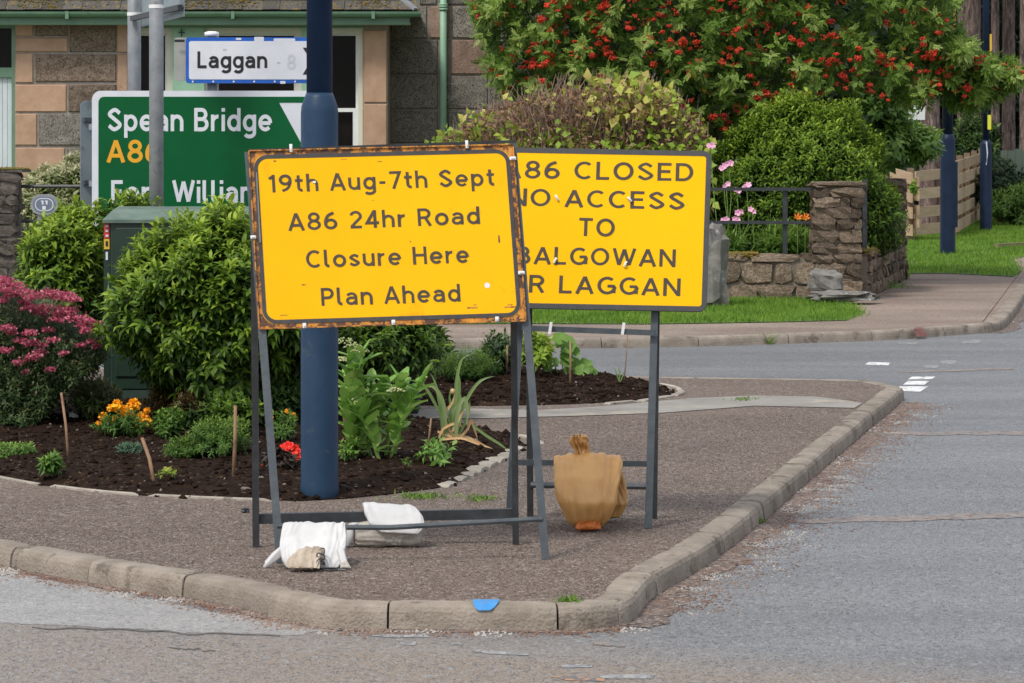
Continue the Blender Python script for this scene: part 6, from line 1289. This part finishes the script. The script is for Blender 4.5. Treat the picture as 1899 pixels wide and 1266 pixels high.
# canes
def cane(label, x0, y0, x1, y1, r=.011, dy=0, key='stick'):
    a = G(x0, y0, .055); b = Q(x1, y1, a.y + dy); t = thing('garden_cane', label, 'stake', a, 'thin stakes stuck in the soil beds'); MB().tube([a - Vector((0, 0, .04)), a.lerp(b, .5) + Vector((.004, 0, 0)), b], [r * .8, r * .76, r * .66], 7).out('shaft', M[key], t, True)
cane('thin brown stake under the pink spiraea', 128, 845, 114, 728, .009, .05); cane('short stake leaning left in the soil in front of the marigolds', 288, 888, 264, 812, .012, .08); cane('upright pale stake in front of the round shrub, near the sign leg', 433, 882, 437, 752, .012); cane('stake leaning against the sedum plant', 650, 848, 634, 748, .012, .05)
cane('upright stake in the rear bed seen beside the sign leg', 938, 705, 941, 640, .011); cane('thin stake among the broad green leaves', 1057, 718, 1058, 632, .009); cane('very thin cane near the tip of the rear bed', 1157, 706, 1165, 610, .005)
cane('short thin stake in the soil right of the sedum', 792, 828, 800, 775, .007)
rock('plant_label', 'small crumpled white label lying in the soil at left', G(138, 778, .055) + Vector((0, 0, .02)), (.030, .012, .017), 8, M['tie'], 'plant label', (0, .5, .3))
rock('stone', 'small round brown stone on the front edge of the bed', G(460, 918) + Vector((0, 0, .012)), (.035, .03, .022), 2, M['pebble'])
rock('stone', 'small pinkish pebble on the road at the foot of the kerb', G(968, 1158, -.085) + Vector((0, 0, .012)), (.019, .015, .013), 4, M['pebble'])
rock('rubber_block', 'small black scrap lying on the pavement left of the sign feet', G(456, 949) + Vector((0, 0, .008)), (.018, .014, .010), 6, M['black_steel'], 'scrap')
def tuft(label, px, py, w_, n, h, seed, z=0, dep=.06):
    rg = np.random.default_rng(seed); c = G(px, py, z); P = np.array(c) + rg.normal(0, 1, (n, 3)) * [w_ / 2, dep, 0]; V, Fc, a = blades(rg, P, h, .007, .8); o = obj('weed_tuft', V, Fc, GREEN['lime'], None, False, a, base=c); tag(o, label, 'weed', kind='stuff')
tuft('flat patch of green weeds on the pavement behind the sandbags', 782, 921, .11, 260, .022, 1); tuft('smaller patch of green weeds on the pavement near the right sign', 893, 925, .07, 120, .018, 2)
tuft('weed growing at the kerb corner beside the blue paint', 1056, 1116, .03, 70, .03, 3, 0, .015); tuft('weed in the joint of the left front kerb', 214, 1052, .015, 26, .06, 4, -.08, .01); tuft('small green weed at the foot of the side kerb', 1409, 968, .03, 40, .03, 5, -.08, .03)
tuft('weed at the foot of the far kerb, left one', 1330, 637, .06, 40, .09, 6, -.08, .02); tuft('weed at the foot of the far kerb, right one', 1427, 637, .06, 50, .12, 7, -.08, .02)
tuft('green weeds on the pale concrete strip', 1380, 741, .08, 70, .02, 8)
tuft('weeds at the base of the low wall beside the fallen stones', 1480, 540, .25, 260, .16, 9, 0, .15); tuft('weeds at the foot of the mossy side wall', 1640, 532, .25, 240, .10, 10, 0, .3)

# ================================================================ THE TWO YELLOW SIGNS
def aframe(t, fl, fr, tl, tr, bl, br, hl, hr, w_f, w_b, key_f, key_b):
    up = (0, 1, 0)
    for a, b in ((fl, tl), (fr, tr)):
        d = Vector((.0, 0, 0)); o = MB().bar(a, b, w_f, .006, up); o.bar(Vector(a) + Vector((-w_f / 2 + .003, .014, 0)), Vector(b) + Vector((-w_f / 2 + .003, .014, 0)), .006, w_f * .8, up); o.out('front_leg', M[key_f], t)
    for a, b in ((bl, hl), (br, hr)):
        o = MB().bar(a, b, w_b, .006, up); o.bar(Vector(a) + Vector((w_b / 2 - .003, .014, 0)), Vector(b) + Vector((w_b / 2 - .003, .014, 0)), .006, w_b * .8, up); o.out('rear_leg', M[key_b], t)
def QZ(px, py, Y): return Q(px, py, Y)
s1 = thing('road_works_sign', 'front yellow sign reading 19th Aug-7th Sept A86 24hr Road Closure Here Plan Ahead', 'road sign', (-.4, 12.15, 0), None)
FL = G(520, 1043); FR = G(1012, 1036); TL = QZ(461, 282, FL.y + .27); TR = QZ(951, 266, FR.y + .27); BL = G(475, 1014); BR = G(957, 1009)
HL = TL + Vector((0, .02, .004)); HR = TR + Vector((0, .02, .004))
HLp = HL.copy(); aframe(s1, FL, FR, TL, TR, BL, BR, Q(470, 282, HL.y), Q(950, 266, HR.y), .031, .026, 'steel', 'black_steel')
def onfr(u, v): return (FL.lerp(TL, v)).lerp(FR.lerp(TR, v), u)
def vrow(py, u):    # parameter up the front frame for a photo row
    lo, hi = 0., 1.1
    for _ in range(40):
        m_ = (lo + hi) / 2; p = onfr(u, m_); y = HY + F * (CH - p.z) / p.y
        if y > py: lo = m_
        else: hi = m_
    return lo
a0, a1, a2 = onfr(0, vrow(975, 0)), onfr(.42, vrow(978, .42)), onfr(1, vrow(962, 1))
o = MB().tube([a0, a0.lerp(a1, .5) + Vector((0, 0, -.002)), a1, a2], .0105, 8).out('front_bar', M['steel'], s1)
b0_, b1_ = Q(475, 963, BL.y + .006), Q(955, 953, BR.y + .006); mbb = MB().bar(b0_, b1_, .006, .038); mbb.bar(b0_ + Vector((0, .016, .018)), b1_ + Vector((0, .016, .018)), .034, .006); mbb.out('rear_bar', M['black_steel'], s1)
MB().bar(Q(461, 279, HL.y + .01), Q(957, 262, HR.y + .01), .03, .012).out('top_bar', M['black_steel'], s1)
BLc, BRc, TLc = Q(481, 610, onfr(0, vrow(610, 0)).y - .012), Q(976, 595, onfr(1, vrow(595, 1)).y - .012), Q(458, 282, TL.y - .012); TRc = Q(955, 265, TR.y - .012)
O = BLc; EX = (BRc - BLc); Wb = EX.length; EX.normalize(); EYv = ((TLc - BLc) + (TRc - BRc)) / 2; Hb = EYv.length; EYv.normalize(); NR = EX.cross(EYv).normalized(); NR = NR if NR.y < 0 else -NR
# shear the local frame slightly: the battered board is not quite square
plate('plate', O, EX, EYv, NR, 0, Wb, 0, Hb, .004, -.008, 0, M['rust_edge'], s1)
ring('edge_flange', O, EX, EYv, NR, -.002, Wb + .002, -.002, Hb + .002, .008, .005, 0, .008, M['rust_edge'], s1)
mx, my = .017, .018
plate('face', O, EX, EYv, NR, mx, Wb - mx, my, Hb - my, .05, .0002, .0012, M['yellow'], s1, 8)
ring('border', O, EX, EYv, NR, mx, Wb - mx, my, Hb - my, .056, .016, .0013, .0024, M['border'], s1, 10)
def s1uv(px, py):   # photo position -> board coordinates
    # ray through the pixel meets the board plane
    d = Vector(((px - CX) / F, 1, -(py - HY) / F)); c = Vector((0, 0, CH)); t = (O - c).dot(NR) / d.dot(NR); p = c + d * t - O; g = EX.dot(EYv); a = p.dot(EX); b = p.dot(EYv); den = 1 - g * g
    return (a - g * b) / den, (b - g * a) / den
def s1text(s, xl, yl, xr, yr, cap_px):
    u0, v0 = s1uv(xl, yl); u1, v1 = s1uv(xr, yr); ex_ = (EX * (u1 - u0) + EYv * (v1 - v0)); L_ = ex_.length; lettering('lettering', s, O + EX * u0 + EYv * v0, ex_.normalized(), EYv, NR, 0, L_, 0, cap_px * 12.0 / F * 1.02, M['letter'], s1, .215, gap=.21, lift=.0016)
s1text('19th Aug-7th Sept', 499, 357, 919, 344, 33); s1text('A86 24hr Road', 536, 428, 891, 415, 33); s1text('Closure Here', 569, 497, 871, 487, 33); s1text('Plan Ahead', 597, 567, 855, 559, 33)
def tie(x, y, w_, h_, par, O_, fn_, EX_, EY_, NR_, ang_=0):
    u, v = fn_(x, y); c = O_ + EX_ * u + EY_ * v + NR_ * .008; m = Matrix((EX_, EY_, NR_)).transposed() @ Matrix.Rotation(ang_, 3, 'Z'); o = MB().box(c, (w_, h_, .008), m); o.box(c + NR_ * .006, (w_ * .6, h_ * .5, .008), m); bevel(o.out('fixing', M['tie'], par), .002)
for x, y, w_, h_ in ((540, 275, .012, .032), (866, 268, .012, .032), (951, 294, .026, .014), (967, 506, .026, .014), (470, 440, .022, .013), (565, 604, .015, .02), (730, 598, .015, .02), (922, 592, .015, .02)): tie(x, y, w_, h_, s1, O, s1uv, EX, EYv, NR)
u, v = s1uv(904, 529); plate('pale_spot', O + EX * u + EYv * v, EX, EYv, NR, -.011, .011, -.011, .011, .0105, .0012, .0018, M['tie'], s1, 4)
u, v = s1uv(583, 338); plate('pale_spot', O + EX * u + EYv * v, EX, EYv, NR, -.005, .007, -.003, .005, .002, .0012, .005, M['tie'], s1, 4)
a_, b_ = s1uv(474, 320), s1uv(481, 450); MB().bar(O + EX * (a_[0] + .004) + EYv * a_[1] + NR * .006, O + EX * (b_[0] + .004) + EYv * b_[1] + NR * .006, .004, .008).out('scraped_edge', M['galv'], s1)
for k, (px, py, w_, h_) in enumerate(((867, 572, 20, 3), (936, 571, 22, 3), (560, 529, 8, 2), (632, 296, 12, 1), (700, 300, 9, 1), (878, 566, 6, 2), (942, 566, 9, 2), (508, 300, 5, 3), (925, 450, 3, 14), (520, 585, 14, 1), (690, 372, 5, 1), (760, 449, 3, 2))):
    u, v = s1uv(px, py); plate('scratch', O + EX * u + EYv * v, EX, EYv, NR, 0, w_ * 12 / F, 0, h_ * 12 / F, .001, .0012, .0017, M['rust_edge'], s1, 2)
s2 = thing('road_works_sign', 'rear yellow sign reading A86 CLOSED NO ACCESS TO BALGOWAN OR LAGGAN', 'road sign', (.3, 13.2, 0))
FL2 = G(944, 972); FR2 = G(1203, 979); BL2 = G(984, 957); BR2 = G(1213, 961); TL2 = Q(980, 330, 13.30); TR2 = Q(1222, 332, 13.28)
aframe(s2, FL2, FR2, TL2, TR2, BL2, BR2, TL2 + Vector((.0, .03, 0)), TR2 + Vector((0, .03, 0)), .030, .028, 'steel', 'black_steel')
def onf2(u, v): return (FL2.lerp(TL2, v)).lerp(FR2.lerp(TR2, v), u)
for ya, yb, xa, xb in ((608, 617, 968, 1217), (857, 860, 948, 1209)):
    MB().bar(Q(xa, ya, 13.16), Q(xb, yb, 13.13), .012, .024).out('front_bar', M['steel'], s2)
MB().tube([Q(985, 899, 13.42), Q(1212, 902, 13.36)], .014, 8).out('rear_bar', M['steel'], s2)
YT = 13.22; O2b = Q(891, 570, 13.13); BR_ = Q(1311, 578, 13.13); TR_ = Q(1327, 284, 13.26); TL_ = Q(898, 268, 13.26)
E2 = (BR_ - O2b); W2 = E2.length; E2.normalize(); EY2 = ((TL_ - O2b) + (TR_ - BR_)) / 2; H2 = EY2.length; EY2.normalize(); N2 = E2.cross(EY2).normalized(); N2 = N2 if N2.y < 0 else -N2
plate('plate', O2b, E2, EY2, N2, 0, W2, 0, H2, .035, -.014, 0, M['border2'], s2, 8)
plate('face', O2b, E2, EY2, N2, .012, W2 - .012, .012, H2 - .012, .03, .0002, .0012, M['yellow2'], s2, 8)
ring('border', O2b, E2, EY2, N2, .001, W2 - .001, .001, H2 - .001, .035, .022, .0013, .0026, M['border2'], s2, 10)
def s2uv(px, py):
    d = Vector(((px - CX) / F, 1, -(py - HY) / F)); c = Vector((0, 0, CH)); t = (O2b - c).dot(N2) / d.dot(N2); p = c + d * t - O2b; g = E2.dot(EY2); a = p.dot(E2); b = p.dot(EY2); den = 1 - g * g
    return (a - g * b) / den, (b - g * a) / den
def s2text(s, xl, yl, xr, yr, cap_px, w_=.215):
    u0, v0 = s2uv(xl, yl); u1, v1 = s2uv(xr, yr); ex_ = (E2 * (u1 - u0) + EY2 * (v1 - v0)); L_ = ex_.length; lettering('lettering', s, O2b + E2 * u0 + EY2 * v0, ex_.normalized(), EY2, N2, 0, L_, 0, cap_px * 13.2 / F, M['letter'], s2, w_, gap=.22, lift=.0016)
s2text('A86 CLOSED', 932, 330, 1286, 336, 34); s2text('NO ACCESS', 944, 381, 1270, 389, 33); s2text('TO', 1073, 437, 1140, 439, 34); s2text('BALGOWAN', 956, 489, 1253, 495, 33); s2text('OR LAGGAN', 938, 541, 1262, 549, 33)
for x, y, an in ((1033, 367, .5), (1168, 370, .7), (1030, 483, -.4), (1160, 490, -.4)): tie(x, y, .010, .026, s2, O2b, s2uv, E2, EY2, N2, an)
for x, y in ((1021, 608), (1156, 609)): MB().box(Q(x, y, 13.135), (.012, .03, .05), Matrix.Rotation(.15, 3, 'Y')).out('fixing', M['tie'], s2)

# ================================================================ SANDBAGS
def bag(name_or_part, spine, ws, ths, m_, parent, seed, n=40, wr=.012, exv=(1, 0, 0), ex_p=2.6, sub=8, nm='sack', shift=None):
    sp_ = [Vector(p) for p in spine]; P3 = []; k = len(sp_)
    for i in range(k - 1):
        for j in range(sub):
            t = j / sub; p0 = sp_[max(i - 1, 0)]; p1 = sp_[i]; p2 = sp_[i + 1]; p3 = sp_[min(i + 2, k - 1)]
            P3.append((.5 * (2 * p1 + (p2 - p0) * t + (2 * p0 - 5 * p1 + 4 * p2 - p3) * t * t + (3 * p1 - p0 - 3 * p2 + p3) * t ** 3), i + t))
    P3.append((sp_[-1], k - 1.0)); X = Vector(exv).normalized(); V = []; m = len(P3)
    f = lambda arr, s: np.interp(s, range(k), arr)
    for i, (p, s) in enumerate(P3):
        d = (P3[min(i + 1, m - 1)][0] - P3[max(i - 1, 0)][0]).normalized(); nn = d.cross(X).normalized(); w_, th = f(ws, s), f(ths, s)
        for j in range(n):
            a = 2 * math.pi * j / n; c, s_ = math.cos(a), math.sin(a); q = X * (w_ * math.copysign(abs(c) ** (2 / ex_p), c)) + nn * (th * math.copysign(abs(s_) ** (2 / ex_p), s_))
            uu = q.dot(X) / max(w_, .01)
            fold = wr * (.8 * mnoise.noise(Vector((uu * 3.5 + s * .25, s * .3, seed))) + 1.1 * abs(mnoise.noise(Vector((uu * 8 - s * .3, s * .35, seed + 9)))) + .5 * abs(mnoise.noise(Vector((uu * 17, s * .6, seed + 5)))) + .35 * mnoise.noise((p + q) * 24 + Vector((seed, 0, 0))) - .4)
            V.append(p + q * (1 + 0.05 * mnoise.noise((p + q) * 9 + Vector((0, seed, 0)))) + (nn * math.copysign(1, s_) * abs(s_) ** .5 + X * c * .5) * fold)
    Fc = [(i * n + j, i * n + (j + 1) % n, (i + 1) * n + (j + 1) % n, (i + 1) * n + j) for i in range(m - 1) for j in range(n)] + [tuple(range(n - 1, -1, -1)), tuple((m - 1) * n + j for j in range(n))]
    return obj(nm, V, Fc, m_, parent, True)
def XY(px, Y): return (px - CX) * Y / F
# white bag over the front bar
c = Vector((XY(585, 11.9), 11.90, 0)); zb = a0.z + (a1.z - a0.z) * .3; g1 = thing('sandbag', 'white sandbag draped over the front bar of the left sign', 'sandbag', c)
bag('', [c + Vector((0, -.165, .006)), c + Vector((0, -.14, .030)), c + Vector((-.002, -.095, .055)), c + Vector((-.004, -.050, .092)), c + Vector((-.004, -.020, zb + .004)), c + Vector((0, .002, zb + .018)), c + Vector((0, .025, zb + .002)), c + Vector((0, .07, .07)), c + Vector((0, .12, .012))], [.098, .118, .126, .128, .124, .122, .122, .12, .10], [.005, .020, .026, .017, .008, .006, .008, .020, .008], M['white_bag'], g1, 3, n=120, sub=12, wr=.009, ex_p=4)
bag('', [c + Vector((-.03, -.24, .012)), c + Vector((-.030, -.215, .030)), c + Vector((-.018, -.17, .048)), c + Vector((.012, -.12, .05))], [.062, .066, .056, .035], [.005, .022, .032, .03], M['neck_bag'], g1, 5, n=64, wr=.020, nm='tied_neck')
bag('', [c + Vector((-.12, -.08, .06)), c + Vector((-.155, -.10, .03)), c + Vector((-.185, -.11, .008))], [.012, .014, .018], [.02, .014, .006], M['white_bag'], g1, 6, n=24, wr=.006, nm='corner', exv=(.3, 1, .5))
bag('', [c + Vector((.105, -.13, .07)), c + Vector((.118, -.16, .03)), c + Vector((.128, -.18, .006))], [.014, .016, .022], [.016, .012, .005], M['white_bag'], g1, 7, n=24, wr=.006, nm='corner')
rc = []; 
for i in range(60): t = i / 59; rc.append(c + Vector((.034 + .014 * math.sin(t * 19), -.20 + .03 * math.cos(t * 17), .072 * (1 - t) + .006 + .006 * math.sin(t * 40))))
MB().tube(rc, .0028, 5).out('tie_cord', M['black_steel'], g1)
MB().tube([c + Vector((.04, -.2, .003)), c + Vector((.07, -.215, .002)), c + Vector((.10, -.2, .003)), c + Vector((.13, -.205, .002))], .004, 5).out('tie_cord', M['black_steel'], g1)
# second bag on the rear bar
c = Vector((XY(718, 12.45), 12.45, 0)); g2 = thing('sandbag', 'dirty grey and white sandbag hanging over the rear bar of the left sign', 'sandbag', c); zr = .13
bag('', [c + Vector((-.135, -.02, .045)), c + Vector((-.11, -.02, .047)), c + Vector((-.03, -.03, .055)), c + Vector((.03, -.025, .052)), c + Vector((.09, -.02, .053)), c + Vector((.135, -.01, .048))], [.03, .048, .056, .052, .057, .040], [.02, .045, .055, .050, .055, .030], M['grey_bag'], g2, 11, n=60, wr=.010, exv=(0, 0, 1))
bag('', [c + Vector((-.165, -.045, .008)), c + Vector((-.155, -.05, .04)), c + Vector((-.150, -.045, .075)), c + Vector((-.12, -.03, .09))], [.02, .022, .022, .012], [.02, .02, .02, .01], M['white_bag'], g2, 12, n=24, wr=.006, nm='corner')
bag('', [c + Vector((.055, -.10, .060)), c + Vector((.045, -.085, .09)), c + Vector((.030, -.05, .125)), c + Vector((.015, -.005, .155)), c + Vector((.0, .03, .15)), c + Vector((-.01, .06, .11))], [.075, .112, .118, .110, .10, .07], [.006, .014, .018, .012, .010, .008], M['white_bag'], g2, 13, n=60, wr=.008, ex_p=4, nm='flap', exv=(1, .0, -.06))
# brown bag on the right sign
c = Vector((XY(1090, 13.05), 13.05, 0)); zt_ = .275; g3 = thing('sandbag', 'brown plastic sandbag hung over the lower bars of the right sign', 'sandbag', c)
bag('', [c + Vector((0, -.07, .012)), c + Vector((.0, -.085, .05)), c + Vector((-.002, -.095, .12)), c + Vector((-.003, -.08, .20)), c + Vector((-.004, -.035, zt_ + .0)), c + Vector((-.004, .01, zt_ + .025)), c + Vector((0, .06, .265)), c + Vector((.045, .18, .17)), c + Vector((.06, .21, .08)), c + Vector((.06, .2, .015))], [.045, .092, .124, .141, .148, .144, .13, .12, .12, .08], [.02, .065, .095, .070, .024, .009, .014, .05, .06, .02], M['brown_bag'], g3, 21, n=120, wr=.014, sub=10, ex_p=3)
bag('', [c + Vector((-.012, .03, .27)), c + Vector((-.020, .025, .305)), c + Vector((-.024, .02, .335)), c + Vector((-.032, .01, .365)), c + Vector((-.036, .0, .388))], [.036, .026, .034, .040, .030], [.02, .016, .014, .016, .008], M['brown_bag'], g3, 22, n=72, wr=.030, nm='tied_neck')
bag('', [c + Vector((-.0, -.11, .055)), c + Vector((.0, -.125, .038)), c + Vector((.0, -.15, .022)), c + Vector((.0, -.165, .012))], [.018, .034, .050, .056], [.016, .016, .016, .008], M['orange_neck'], g3, 23, n=48, wr=.018, nm='tied_end')
print('OBJECTS', len(bpy.data.objects), 'TRIS', sum(len(o.data.polygons) for o in bpy.data.objects if o.type == 'MESH'))
